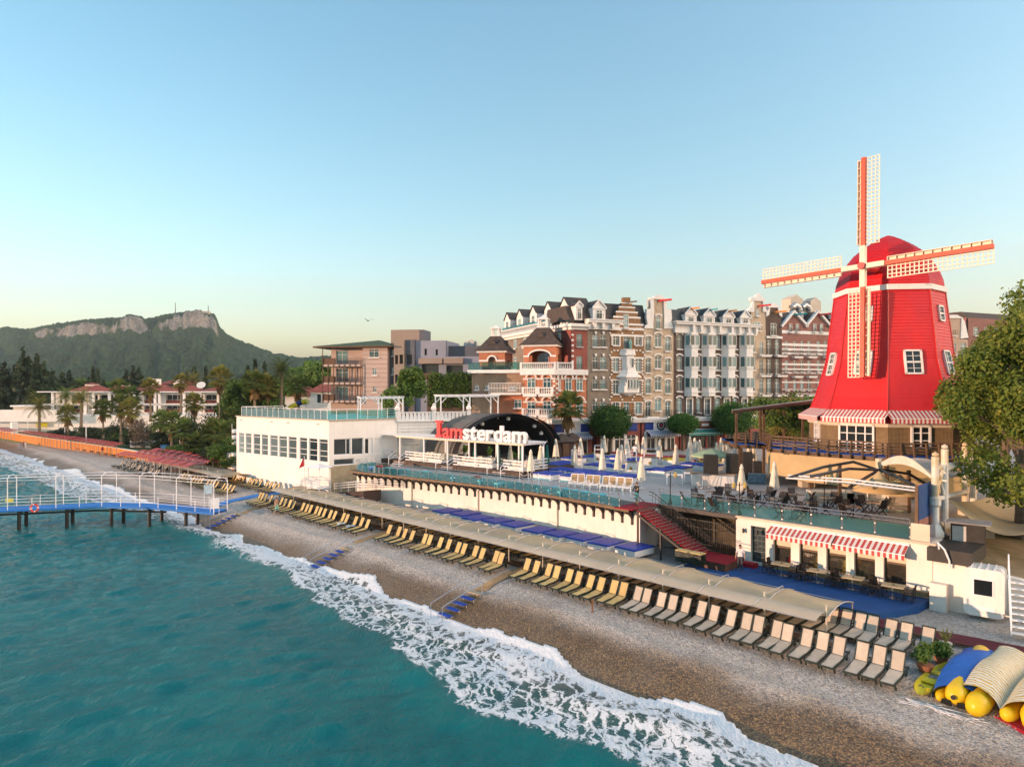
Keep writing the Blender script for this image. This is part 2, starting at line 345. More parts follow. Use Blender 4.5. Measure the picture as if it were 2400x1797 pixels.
me = bpy.data.meshes.new('loose_pebbles'); me.from_pydata(V.tolist(), [], T_.tolist()); at = me.attributes.new('wet', 'FLOAT', 'POINT'); at.data.foreach_set('value', np.repeat(1/(1+np.exp((tt-28.4)*3.4)), 6).astype(np.float32)); me.materials.append(BEACH); me.polygons.foreach_set('use_smooth', [True]*len(me.polygons))
tag(link('loose_pebbles', me), kind='stuff')
# ---- land behind the beach
EARTH = M('dry_earth', (.21,.16,.1), .9, .3, .6, bump=.5, bscale=9, c2=(.13,.12,.06))
LAWN = M('lawn', (.075,.12,.028), .9, .35, .5, bump=.6, bscale=14, c2=(.11,.12,.04))
o = MB(); o.grid(lambda i, j: SH(-4000+8000*i, 47.5+6000*j, 2.3), 8, 8); o.grid(lambda i, j: SH(-4000+3762*i, 4+44*j, 1.2), 8, 8); structure(o.build('ground', EARTH))
# ---- hills
SKYL = [(-700,800),(-400,770),(-200,778),(0,771),(20,766),(60,772),(100,764),(150,757),(200,750),(250,746),(290,744),(320,743),(342,748),(370,742),(400,737),(430,733),(460,731),(480,732),(500,737),(507,748),(513,764),(530,781),(560,797),(600,812),(640,828),(670,832),(700,838),(740,836),(780,833),(840,822),(920,818),(1000,830),(1120,812),(1190,795),(1240,803),(1300,830),(1500,866),(1800,880),(2300,872),(2900,868)]
def hill_mat():
    m = bpy.data.materials.new('hill_scrub'); k = N(m); b = k.b; p = k.pos(); rock = k.new('Attribute', attribute_name='rock').outputs['Fac']
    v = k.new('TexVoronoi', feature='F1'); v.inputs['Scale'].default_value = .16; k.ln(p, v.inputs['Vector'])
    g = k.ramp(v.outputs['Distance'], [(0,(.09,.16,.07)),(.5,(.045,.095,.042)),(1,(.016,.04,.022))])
    g = k.mix(k.g(k.noise(p, .018, 5, .65), .35, .7), g, (.045,.07,.03)); g = k.mix(k.g(k.noise(p, .05, 3, .6), .62, .72), g, (.1,.1,.05))
    rs = k.noise(k.pos((1,1,.35)), .09, 6, .7)
    r = k.ramp(rs, [(.25,(.06,.07,.06)),(.45,(.22,.21,.19)),(.58,(.36,.33,.29)),(.7,(.16,.16,.13)),(.85,(.42,.4,.37))])
    thr = k.g(k.math('ADD', rock, k.math('MULTIPLY', k.noise(p, .06, 5, .7), .7)), .82, .95)
    k.col(k.mix(thr, g, r)); b.inputs['Roughness'].default_value = .95; b.inputs['Specular IOR Level'].default_value = .1
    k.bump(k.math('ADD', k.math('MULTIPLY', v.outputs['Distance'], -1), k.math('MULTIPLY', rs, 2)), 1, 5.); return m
pxs = np.linspace(-700, 2900, 1500); vs = np.concatenate([np.linspace(0, .78, 60)[:-1], np.linspace(.78, 1, 70), np.linspace(1.02, 1.3, 8)])
Pg, Vg = np.meshgrid(pxs, vs, indexing='ij')
Yr = 1500-.25*np.clip(Pg-600, 0, 600); Yd = 560+(Yr-560)*Vg
yr = np.interp(Pg, [p[0] for p in SKYL], [p[1] for p in SKYL]); Zr = H+(HY-yr)*Yr/F
c = np.interp(Pg, [0,60,85,200,330,345,362,378,508,520], [.15,.3,.8,.8,1,.35,.3,1,1,0])*np.clip(.25+1.2*fbm(Pg*.05, Pg*0+Vg*9, 4, 41), 0, 1)
cl = .865+.05*(fbm(Pg*.018, Pg*0, 3, 44)-.5)-np.interp(Pg, [60,200,300,380,500], [-.05,-.01,.02,.0,-.0])
f0 = np.where(Vg < 1, .74*np.power(np.clip(Vg, 0, 1), 1.22)+.26*np.clip((Vg-.6)/.4, 0, 1)**2, 1-(Vg-1)*1.5)
st = 1/(1+np.exp(-(Vg-cl)*260)); fc = np.where(Vg < 1, .72*np.power(np.clip(Vg/.86, 0, 1), 1.1)*(1-st)+st*(.93+.07*np.clip((Vg-cl)/(1-cl), 0, 1)), 1-(Vg-1)*1.5)
fz = f0*(1-c)+fc*c
Zh = 1+(Zr-1)*fz; nz = fbm(Pg*.035, Yd*.012, 5, 51)-.5
Zh += nz*26*np.clip(Vg*2, 0, 1)*np.clip((1-Vg)*6, 0, 1)+(fbm(Pg*.22, Yd*.09, 3, 61)-.4)*7*np.clip(Vg*4, 0, 1)
rock = np.clip(c*1.25, 0, 1.1)*np.exp(-((Vg-cl-.003)/.015)**2)*(.4+.9*fbm(Pg*.09, Vg*40, 3, 47))
Xh = (Pg-CX)/F*Yd
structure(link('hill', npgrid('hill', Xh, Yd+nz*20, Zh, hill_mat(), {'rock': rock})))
# ================= terrace wall, promenade, pier, sunshades, loungers =================
WHITE = M('white_paint', (.8,.78,.75), .55, .07, .8, streak=.35)
WALLP = M('weathered_white_wall', (.81,.745,.66), .8, .1, .5, streak=.22, bump=.2, bscale=6)
WHITEM = M('white_metal', (.8,.8,.8), .4, .05, 2)
STEEL = M('brushed_steel', (.55,.52,.48), .28, .15, 3, metal=.85)
DSTEEL = M('dark_iron', (.03,.024,.02), .5, .3, 3)
GALV = M('galvanised_tube', (.42,.43,.44), .4, .2, 3, metal=.6)
POSTB = M('cream_post', (.62,.55,.43), .5, .15, 2)
CANVAS = M('beige_canvas', (.8,.63,.4), .85, .1, .6, bump=.15, bscale=60, c2=(.66,.53,.36))
CANVAS2 = M('pale_canvas', (.72,.63,.49), .85, .1, .6, bump=.15, bscale=60)
YEL = M('yellow_mesh', (.58,.42,.17), .75, .12, 3, ovar=.12, bump=.3, bscale=90)
GREYM = M('grey_mesh', (.5,.43,.34), .75, .12, 3, ovar=.1, bump=.3, bscale=90)
FRAMEG = M('dark_green_plastic', (.022,.034,.026), .4, .25, 3)
BLUEV = M('blue_vinyl', (.01,.05,.36), .55, .12, 1.5, ovar=.1)
BLUEC = M('blue_carpet', (.006,.065,.22), .9, .2, 1.2, bump=.4, bscale=60)
REDC = M('red_carpet', (.3,.008,.018), .9, .25, 1.2, bump=.4, bscale=60)
DREDC = M('maroon_carpet', (.1,.012,.022), .9, .25, 1.2, bump=.4, bscale=60)
DECKB = M('brown_decking', (.085,.048,.03), .6, .3, 1.5, bump=.3, bscale=25, ovar=.25)
TAN = M('tan_matting', (.33,.22,.11), .9, .3, 1.5, bump=.5, bscale=30)
PLAZA = M('pale_plaza_floor', (.44,.42,.4), .45, .12, .5, streak=0)
def glass_mat(name, col, a, rough=.03):
    m = bpy.data.materials.new(name); k = N(m); t = k.new('BsdfTransparent'); t.inputs[0].default_value = (*col, 1); g = k.new('BsdfGlossy'); g.inputs['Roughness'].default_value = rough
    df = k.new('BsdfDiffuse'); df.inputs[0].default_value = (*[c*.8 for c in col], 1)
    m1 = k.new('MixShader'); m1.inputs[0].default_value = a; k.ln(t.outputs[0], m1.inputs[1]); k.ln(df.outputs[0], m1.inputs[2])
    fr = k.new('Fresnel'); fr.inputs[0].default_value = 1.5; m2 = k.new('MixShader'); k.ln(k.math('MULTIPLY', fr.outputs[0], .8), m2.inputs[0]); k.ln(m1.outputs[0], m2.inputs[1]); k.ln(g.outputs[0], m2.inputs[2])
    k.ln(m2.outputs[0], k.n['Material Output'].inputs[0]); return m
def translucent(m, f):
    k = N(m); tr = k.new('BsdfTranslucent'); k.ln(k.b.inputs['Base Color'].links[0].from_socket, tr.inputs[0]); mx = k.new('MixShader'); mx.inputs[0].default_value = f; k.ln(k.b.outputs[0], mx.inputs[1]); k.ln(tr.outputs[0], mx.inputs[2]); k.ln(mx.outputs[0], k.n['Material Output'].inputs[0])
translucent(CANVAS, .4); translucent(CANVAS2, .4)
GLASS = glass_mat('teal_glass', (.16,.66,.74), .12)
GLASSG = glass_mat('green_glass', (.5,.8,.78), .05)
def pane_mat(name, c1, c2, rough=.06):
    m = bpy.data.materials.new(name); k = N(m); oi = k.new('ObjectInfo'); k.col(k.mix(k.g(oi.outputs['Random'], .25, .8), c1, c2)); k.b.inputs['Roughness'].default_value = rough; k.b.inputs['Specular IOR Level'].default_value = .35
    k.bump(k.noise(k.pos(), 1.3, 2), .08, .05); return m
PANE = pane_mat('window_glass', (.018,.028,.032), (.2,.27,.28))
PANED = pane_mat('dark_window_glass', (.012,.016,.018), (.05,.065,.07), .04)
# ---- promenade slab: plaza floor, retaining wall with the overhanging edge
ZP = 5.3
PE = [(-63.2,37.6),(-60,38.0),(-52.1,39.3),(-46,40.1),(-41.7,40.5),(-36,40.4),(-32,40.0),(-28.9,39.6)]     # outer edge of the overhang
def pe_t(a): return float(np.interp(a, [p[0] for p in PE], [p[1] for p in PE]))
WL = [(p[0], p[1]+1.0) for p in PE]
RW = 43.2                                            # restaurant front
o = MB(); o.prism([(-63.2,38.7)]+WL[1:]+[(-28.9,46.5),(-10.95,46.9),(-10.6,56),(45,60),(45,160),(-52,160),(-52,75),(-63.2,60)], 1.6, ZP-.02)
o.prism([(-28.9,RW+.0),(-11.0,RW+.0),(-11.0,46.9),(-28.9,46.5)], ZP-.16, ZP-.021); pl = structure(o.build('plaza', PLAZA, None, (0,0,0), RS))
t = thing('retaining_wall', 'cream retaining wall below the glass promenade edge', 'wall', (0,0,0), RS)
o = MB(); nW = len(WL)
for i in range(nW-1):
    (a0,t0),(a1,t1) = WL[i], WL[i+1]; o.add([(a0,t0-.05,1.5),(a1,t1-.05,1.5),(a1,t1-.05,ZP-.3),(a0,t0-.05,ZP-.3)], [(0,1,2,3)])
o.box(-28.9, WL[-1][1]-.05, 1.5, -28.6, RW, ZP-.3)
o.build('wall_face', WALLP, t)
for a in (-46.5, -37.2, -55):
    MB().tube([(a, pe_t(a)+.86, 2.2), (a, pe_t(a)+.86, ZP-.6)], .05, 8).build('drain_pipe', POSTB, t)
# overhanging walkway with iron brackets
wk = thing('overhanging_walkway', 'dark walkway edge on arched iron brackets above the retaining wall', 'walkway', (0,0,0), RS)
o = MB()
for i in range(nW-1):
    (a0,t0),(a1,t1) = PE[i], PE[i+1]; o.add([(a0,t0,ZP-.22),(a1,t1,ZP-.22),(a1,t1+1,ZP-.22),(a0,t0+1,ZP-.22),(a0,t0,ZP),(a1,t1,ZP),(a1,t1+1,ZP),(a0,t0+1,ZP)], [(3,2,1,0),(4,5,6,7),(0,1,5,4)])
o.box(-63.2, 37.6, ZP-.22, -63.15, 38.7, ZP)
o2 = MB()
for i in range(nW-1):
    (a0,t0),(a1,t1) = PE[i], PE[i+1]; o2.add([(a0,t0+.05,ZP+.006),(a1,t1+.05,ZP+.006),(a1,t1+2.7,ZP+.006),(a0,t0+2.7,ZP+.006)], [(0,1,2,3)])
o2.build('floor', M('dark_walkway', (.1,.09,.08), .7, .2, 1.2), wk)
o.build('floor_edge', M('walkway_edge', (.16,.1,.055), .6, .3, 1.2), wk)
def bracket():
    o = MB(); o.bar((0,.92,-.2),(0,.92,-1.25),.16); o.bar((0,0,-.26),(0,1.0,-.26),.1)
    pr = None
    for i in range(7):
        an = i/6*math.pi/2; p = (0, .06+.94*math.sin(an), -.3-.85*(1-math.cos(an)))
        if pr: o.bar(pr, p, .15)
        if i in (2,3,4,5): o.bar(p, (0, p[1], -.22), .06)
        pr = p
    for i in range(4): o.bar((0,.15+.22*i,-.24),(0,.3+.22*i,-.24-.18*(i+1)),.025)
    return o.mesh('bracket', DSTEEL)
bm_ = bracket(); a = -62.6
while a < -29.2:
    link('bracket', bm_, wk, (a, pe_t(a), ZP-.02)); a += .98
# ---- glass railing along an edge
def glass_rail(name, label, pts, z, h=1.12, gap=1.05, parent_rz=RS, glass=GLASS, lean=.12, out=(0,-1), gh=.66, kind='balustrade', frame=None, postm=STEEL, two=True):
    t = thing(name, label, kind, (0,0,0), parent_rz)
    L = [0.]
    for i in range(len(pts)-1): L.append(L[-1]+math.dist(pts[i], pts[i+1]))
    def at(d): return (float(np.interp(d, L, [p[0] for p in pts])), float(np.interp(d, L, [p[1] for p in pts])))
    n = max(1, round(L[-1]/gap)); ps = [at(L[-1]*i/n) for i in range(n+1)]
    pm = {}
    for i in range(n+1):
        x, y = ps[i]
        o = MB(); o.tube([(x,y,z-.18),(x,y,z+gh),(x-out[0]*lean*.35,y-out[1]*lean*.35,z+h*.82),(x-out[0]*lean,y-out[1]*lean,z+h)], .022, 6); o.box(x-.04,y-.04,z+.1,x+.04,y+.04,z+.16); o.box(x-.04,y-.04,z+gh-.14,x+.04,y+.04,z+gh-.08); o.build('post', postm, t)
        if i < n:
            x1, y1 = ps[i+1]; dx, dy = (x1-x)*.04, (y1-y)*.04
            MB().add([(x+dx,y+dy,z+.03),(x1-dx,y1-dy,z+.03),(x1-dx,y1-dy,z+gh),(x+dx,y+dy,z+gh)]+[(x+dx+out[0]*.012,y+dy+out[1]*.012,z+.03),(x1-dx+out[0]*.012,y1-dy+out[1]*.012,z+.03),(x1-dx+out[0]*.012,y1-dy+out[1]*.012,z+gh),(x+dx+out[0]*.012,y+dy+out[1]*.012,z+gh)],
                [(0,1,2,3),(7,6,5,4),(0,4,5,1),(3,2,6,7)]).build('glass_panel', glass, t)
    MB().tube([(p[0]-out[0]*lean, p[1]-out[1]*lean, z+h) for p in ps], .028, 6).build('handrail', postm, t)
    if two: MB().tube([(p[0]-out[0]*lean*.3, p[1]-out[1]*lean*.3, z+h*.8) for p in ps], .018, 6).build('mid_rail', postm, t)
    return t
glass_rail('glass_balustrade', 'long curved teal glass balustrade along the promenade edge above iron brackets', [(-62.9,40.8),(-63.1,39.2),(-62.6,38.1),(-61.6,37.95)]+[(p[0], p[1]+.06) for p in PE[1:-1]]+[(-29.8,39.75)], ZP, lean=-.18)
glass_rail('glass_balustrade', 'glass balustrade on the restaurant roof terrace above striped awnings', [(-28.6,RW-.1),(-22,RW-.12),(-16,RW-.12),(-12.0,RW-.1)], ZP+.02, gap=1.75, h=1.15, gh=.78, glass=GLASSG, lean=-.16)
# ---- the beach restaurant front
t = thing('beach_restaurant', 'white beach restaurant front below the terrace with large windows and door', 'building', (0,0,0), RS)
RWL = Wall(SH(0, RW), AX)
hs = []
for x0, x1, y0, y1 in ((1815,1856,1258,1322),(1876,1919,1266,1333),(1939,1985,1275,1343),(2004,2053,1284,1358),(2073,2126,1294,1371)):
    q0, z0, q1, z1 = RWL.rect(x0, y0, x1, y1); hs.append((q0, z0, q1, z1))
dr = (RWL.q(1762), 2.35, RWL.q(1797), 4.75); X0, X1 = -22.5, -11.0
o = MB(); o.holes(X0, 1.5, X1, ZP-.14, hs+[dr], .5, RW-.16, False); o.box(X0-.04, RW-.16, 1.5, X0, RW+2, ZP-.14); o.box(X1, RW-.16, 1.5, X1+.12, RW+2, ZP-.14); o.build('wall', WALLP, t)
MB().box(X0-.1, RW-.3, ZP-.14, X1+.3, RW-.02, ZP+.0).build('roof_edge', M('terrace_edge_stone', (.6,.5,.38), .7, .2, 1), t)
BROWNF = M('brown_window_frame', (.1,.058,.025), .5, .2, 2)
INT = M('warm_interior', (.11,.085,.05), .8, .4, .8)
BLIND = M('cream_blind', (.62,.55,.4), .8, .1, 3)
def fill_window(par, h, y, frame=BROWNF, blind=True):
    q0, z0, q1, z1 = h; wn = MB().box(q0, y, z0, q0+.07, y+.06, z1).box(q1-.07, y, z0, q1, y+.06, z1).box(q0+.07, y, z0, q1-.07, y+.06, z0+.07).box(q0+.07, y, z1-.08, q1-.07, y+.06, z1)
    if blind: wn.box(q0+.07, y, z1-.72, q1-.07, y+.06, z1-.6)
    w_ = wn.build('window', frame, par)
    MB().box(q0+.07, y+.03, z0+.07, q1-.07, y+.042, z1-.6 if blind else z1-.08).build('pane', glass_mat_w, w_)
    if blind: MB().box(q0+.07, y+.02, z1-.6, q1-.07, y+.05, z1-.08).build('blind', BLIND, w_)
    return w_
glass_mat_w = glass_mat('shop_window_glass', (.78,.72,.6), .04)
for h in hs: fill_window(t, h, RW+.08)
q0, z0, q1, z1 = dr
d_ = MB().box(q0, RW+.1, z0, q0+.1, RW+.16, z1).box(q1-.1, RW+.1, z0, q1, RW+.16, z1).box(q0+.1, RW+.1, z1-.1, q1-.1, RW+.16, z1)
for i in range(6): d_.box(q0+.1, RW+.1, z0+.3+i*.36, q1-.1, RW+.15, z0+.35+i*.36)
for i in (1, 2): d_.box(q0+.1+(q1-q0-.2)*i/3-.02, RW+.105, z0, q0+.1+(q1-q0-.2)*i/3+.02, RW+.145, z1-.1)
dd = d_.build('door', M('dark_green_door', (.02,.05,.045), .4, .2, 3), t); MB().box(q0+.1, RW+.13, z0, q1-.1, RW+.14, z1-.1).build('pane', PANED, dd)
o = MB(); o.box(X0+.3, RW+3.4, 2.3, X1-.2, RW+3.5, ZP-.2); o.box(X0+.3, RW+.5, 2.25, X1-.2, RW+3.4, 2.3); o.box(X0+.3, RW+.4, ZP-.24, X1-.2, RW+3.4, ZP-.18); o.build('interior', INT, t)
BEANS = [M('lime_bean_bag', (.42,.45,.03), .7, .15, 3), M('red_bean_bag', (.45,.03,.025), .7, .15, 3)]
for i, (h, mt, xo) in enumerate(((0,1,.7),(1,0,.35),(1,0,.75),(2,0,.4),(2,0,.75),(3,0,.15))):
    q = hs[h][0]+(hs[h][2]-hs[h][0])*xo
    b_ = MB().lathe([(.3,0),(.42,.15),(.4,.4),(.28,.62),(.3,.85),(.12,1.0)], 10, (q, RW+1.1+.25*(i % 2), 2.3)).build('bean_bag', BEANS[mt], None, (0,0,0), RS, True)
    tag(b_, ['red bean bag behind the leftmost restaurant window', 'lime bean bag at the left inside the second restaurant window', 'lime bean bag at the right inside the second restaurant window', 'yellow-green bean bag left behind the middle restaurant window', 'yellow-green bean bag right behind the middle restaurant window', 'lime bean bag at the edge of the fourth restaurant window'][i], 'bean bag', 'bean bags inside the restaurant')
for k_, q in enumerate((1748, 1779.5, 1804, 1861, 1926, 1994)):
    qq, zz = RWL.at(q, 1262+ (q-1800)*.14-14)
    L_ = MB().box(-.03,-.16,.0,.03,-.0,.04); L_.lathe([(.03,0),(.09,.06),(.09,.26),(.0,.36)], 6, (0,-.18,-.18))
    l_ = L_.build('wall_lantern', DSTEEL, None, SH(qq, RW-.17, zz), RS); tag(l_, 'small black wall lantern, %s from the left along the restaurant front' % nth(k_+1), 'lantern', 'wall lanterns on the restaurant front')
# awnings
def stripe_mat(name, c1, c2, wdt, axis=0):
    m = bpy.data.materials.new(name); k = N(m); s = k.new('SeparateXYZ'); k.ln(k.obj(), s.inputs[0])
    f = k.math('GREATER_THAN', k.math('FRACT', k.math('MULTIPLY', s.outputs[axis], 1/(wdt*2))), .5)
    p = k.pos(); k.col(k.mix(k.math('MULTIPLY', k.noise(p, 2, 4), .3), k.mix(f, c1, c2), (.3,.25,.2))); k.b.inputs['Roughness'].default_value = .85; return m
AWR = stripe_mat('red_white_stripes', (.5,.03,.03), (.78,.72,.66), .155)
def awning(name, label, W, q0, q1, z, proj, drop, val, mat=AWR, gap=0., group=None, y=0.):
    L = q1-q0; t = thing(name, label, 'awning', W.w(q0, y, z), W.rz, group)
    o = MB(); n = 14
    o.add([(0,-.02,0),(L,-.02,0),(L,-proj,-drop),(0,-proj,-drop),(0,-.02,.03),(L,-.02,.03),(L,-proj,-drop+.03),(0,-proj,-drop+.03)], [(0,1,2,3),(7,6,5,4),(0,3,7,4),(1,5,6,2)])
    o.build('canopy', mat, t)
    o = MB(); nn = max(4, int(L/.15)); 
    for i in range(nn):
        x0, x1 = L*i/nn, L*(i+1)/nn; o.add([(x0,-proj-.004,-drop),(x1,-proj-.004,-drop),(x1,-proj-.004,-drop-val),((x0+x1)/2,-proj-.004,-drop-val-.04),(x0,-proj-.004,-drop-val)], [(0,4,3,2,1)])
    o.build('valance', mat, t)
    MB().bar((-.02,-proj,-drop),(L+.02,-proj,-drop),.05).build('front_bar', WHITEM, t); MB().box(-.03,-.12,-.04,L+.03,-.02,.08).build('roller_housing', WHITEM, t)
    MB().bar((.15,-.05,-.15),(.15,-proj,-drop),.03).bar((L-.15,-.05,-.15),(L-.15,-proj,-drop),.03).build('arm', WHITEM, t)
    return t
awning('striped_awning', 'left red and white striped awning over the restaurant windows', RWL, RWL.q(1812), RWL.q(1962), 4.98, .85, .42, .28, y=-.16)
awning('striped_awning', 'right red and white striped awning over the restaurant windows', RWL, RWL.q(1966), RWL.q(2133), 4.98, .85, .42, .28, y=-.16)
# blue carpeted platform with four tables
pf = tag(MB().prism([(-24.4,39.9),(-24.0,38.1),(-12.2,38.0),(-11.0,40.9),(-10.9,42.95),(-22.3,43.0),(-23.6,42.2)], 1.75, 2.22).build('carpeted_platform', BLUEC, None, (0,0,0), RS), 'long low platform covered in blue carpet before the beach restaurant', 'platform')
o = MB(); rr = random.Random(5)
x = -20.5
while x < -11.0:
    L = .35+.3*rr.random(); z = 2.2
    while z < 2.55: o.box(x, RW-.3-.05*rr.random(), z, x+L-.02, RW-.165, z+.16); z += .175
    x += L
tag(o.build('stone_plinth', M('honey_stone', (.4,.27,.13), .85, .35, 2, ovar=.1, bump=.6, bscale=8), None, (0,0,0), RS), 'rough honey stone plinth along the foot of the restaurant front', 'plinth', kind='thing')
tag(MB().cbox(-22.4, 41.9, 2.2, -20.7, 42.5, 2.5).build('carpeted_step', REDC, None, (0,0,0), RS), 'bright red carpeted step before the restaurant door', 'step')
WICK = M('black_wicker', (.025,.02,.018), .6, .3, 4, bump=.4, bscale=60); TOPW = M('pale_wood_top', (.52,.39,.22), .4, .2, 2)
def make_table(name, top=TOPW, leg=STEEL, sx=.55, sy=.45):
    t = thing(name, 'table', 'table'); MB().cbox(-sx,-sy,.71,sx,sy,.75,.01).build('tabletop', top, t)
    MB().tube([(-.05,0,.03),(-.05,0,.71)],.035,8).build('leg', leg, t)
    MB().bar((-.3,0,.02),(.3,0,.02),.05,.03).bar((0,-.3,.02),(0,.3,.02),.05,.03).build('base', leg, t); MB().lathe([(.05,0),(.06,.04),(.03,.05)],8,(0,0,.75)).build('ashtray', DSTEEL, t); return t
def make_chair(name, mat, lab):
    t = thing(name, lab, 'chair'); MB().cbox(-.24,-.24,.4,.24,.24,.46,.02).build('seat', mat, t)
    b_ = MB(); b_.grid(lambda i, j: (-.23+.46*i, .22+.07*j*j+.02*math.sin(math.pi*i), .46+.44*j), 4, 4); b_.grid(lambda i, j: (.23-.46*i, .25+.07*j*j+.02*math.sin(math.pi*i), .46+.44*j), 4, 4); b_.build('backrest', mat, t)
    for x in (-.21,.21):
        for y in (-.21,.21): MB().bar((x,y,.4),(x*1.08,y*1.12,0),.035).build('leg', mat, t)
    MB().bar((-.25,-.2,.64),(-.25,.24,.64),.03).bar((-.25,-.2,.64),(-.25,-.2,.42),.03).bar((.25,-.2,.64),(.25,.24,.64),.03).bar((.25,-.2,.64),(.25,-.2,.42),.03).build('armrests', mat, t); return t
tb0 = make_table('cafe_table'); ch0 = make_chair('wicker_chair', WICK, 'x'); firstt = True; firstc = True
for i, px in enumerate(((1833,1348),(1917,1365),(2000,1382),(2094,1402))):
    a, tt = ST(px[0], px[1], 2.23)
    q = tb0 if firstt else copy_tree(tb0); firstt = False
    q.location = SH(a, tt, 2.225); q.rotation_euler.z = RS+R(8); q['label'] = 'pale square café table on blue platform, %s from the left' % nth(i+1); q['group'] = 'tables on the blue platform'
    for j, (dx, dy, rz) in enumerate(((-.82,-.22,90),(-.75,.3,80),(.78,-.2,-85),(.72,.34,-95))):
        q = ch0 if firstc else copy_tree(ch0); firstc = False
        q.location = SH(a+dx, tt+dy, 2.225); q.rotation_euler.z = RS+R(rz+8*(j % 2)); q['label'] = 'black wicker chair %s of the %s blue-platform table, %s' % (('left','left','right','right')[j], nth(i+1), ('nearer the sea','nearer the wall','nearer the sea','nearer the wall')[j]); q['group'] = 'wicker chairs on the blue platform'
# ---- blue day beds below the wall
BEDW = M('white_bed_base', (.76,.74,.72), .6, .08, 1, streak=.2)
def make_bed(w_, d_, h=.45, c=.14, mat=BLUEV, name='day_bed'):
    t = thing(name, 'x', 'day bed'); o = MB(); o.box(0,0,0,w_,d_,h); o.build('base', BEDW, t)
    m = MB(); m.cbox(-.03,-.03,h+.003,w_+.03,d_+.03,h+c,.05).build('mattress', mat, t); return t
bb = make_bed(1.75, 2.15, .42, .12); first = True
for i, (px, py) in enumerate(((1013,1195),(1054,1202),(1082,1212),(1129,1218),(1173,1227),(1223,1240),(1273,1248),(1325,1257),(1377,1269),(1441,1279))):
    q = bb if first else copy_tree(bb); first = False
    a, tt = ST(px, py, 2.85); q.location = SH(a, tt, 2.33); q.rotation_euler.z = RS+R(-1+2*((i*7) % 3-1)); q['label'] = 'square blue day bed on white base under the retaining wall, %s from the left' % nth(i+1); q['group'] = 'day beds along the retaining wall'
# ---- fabric sunshades over the loungers
def shade_module(L, mat=CANVAS, nm='beach_sunshade'):
    t = thing(nm, 'x', 'sunshade')
    def prof(j):                                        # t offset and z above the sand
        tt = .25+3.2*j; return tt, 1.27+.3*math.sin(math.pi*.93*j)-.13*j
    o = MB(); o.grid(lambda i, j: (.02+(L-.04)*i, prof(j)[0], prof(j)[1]-.1*math.sin(math.pi*i)), 8, 12); o.grid(lambda i, j: (L-.02-(L-.04)*i, prof(j)[0], prof(j)[1]-.015-.1*math.sin(math.pi*i)), 8, 12)
    o.build('canopy', mat, t, smooth=True)
    def prof2(j): return -1.15+1.3*j, 1.32+.26*math.sin(math.pi*min(1, .1+.6*j))
    o = MB(); o.grid(lambda i, j: (.02+(L-.04)*i, prof2(j)[0], prof2(j)[1]-.05*math.sin(math.pi*i)), 6, 6); o.grid(lambda i, j: (L-.02-(L-.04)*i, prof2(j)[0], prof2(j)[1]-.012-.05*math.sin(math.pi*i)), 6, 6); o.build('front_canopy', CANVAS2, t, smooth=True)
    MB().tube([(0,0,-.1),(0,0,1.85)],.04,8).build('post', POSTB, t); MB().tube([(0,3.3,-.3),(0,3.3,1.2)],.035,6).build('rear_post', GALV, t)
    MB().tube([(0, prof(j/10)[0], prof(j/10)[1]+.03) for j in range(11)], .03, 6).build('arched_rib', GALV, t); MB().tube([(0, prof2(j/6)[0], prof2(j/6)[1]+.02) for j in range(7)], .025, 6).build('front_rib', GALV, t)
    MB().tube([(0,0,1.72),(.0,.2,1.74),(.0,2.1,1.72),(.0,2.2,1.5)],.022,6).build('tie_rod', GALV, t)
    MB().tube([(0,.25,1.32),(L,.25,1.32)],.022,6).tube([(0,-1.15,1.36),(L,-1.15,1.36)],.02,6).tube([(0,3.42,1.2),(L,3.42,1.2)],.022,6).build('edge_tube', GALV, t)
    return t
PA = [-69.5,-66.7,-63.4,-60,-56.7,-53.6,-50.3,-47.1,-44,-40.95,-37.7,-34.45,-31.2,-28,-24.95,-21.85,-18.95,-15.85,-12.8]
for i in range(len(PA)-1):
    q = shade_module(PA[i+1]-PA[i]); q.location = SH(PA[i], 33.2, beach_z(0, 33.2)); q.rotation_euler.z = RS
    q['label'] = 'beige arched sunshade bay over the loungers, %s from the right end of the row' % nth(len(PA)-1-i); q['group'] = 'beige sunshades along the beach'
    if i == len(PA)-2:
        for n_, oo in (('post', MB().tube([(PA[i+1]-PA[i],0,-.1),(PA[i+1]-PA[i],0,1.85)],.04,8)), ('rear_post', MB().tube([(PA[i+1]-PA[i],3.3,-.3),(PA[i+1]-PA[i],3.3,1.2)],.035,6))): oo.build(n_, POSTB, q)
        L = PA[i+1]-PA[i]; MB().tube([(L, .25+3.2*j/10, 1.3+.3*math.sin(math.pi*.093*j)-.013*j) for j in range(11)], .03, 6).build('arched_rib', GALV, q)
PB = [-108,-104.6,-101.2,-97.8,-94.4,-91,-87.6,-84.2]
for i in range(len(PB)-1):
    q = shade_module(PB[i+1]-PB[i]); q.location = SH(PB[i], 33.4, 1.75); q.rotation_euler.z = RS; q['label'] = 'far beige sunshade bay beyond the pier, %s from its left end' % nth(i+1); q['group'] = 'beige sunshades beyond the pier'
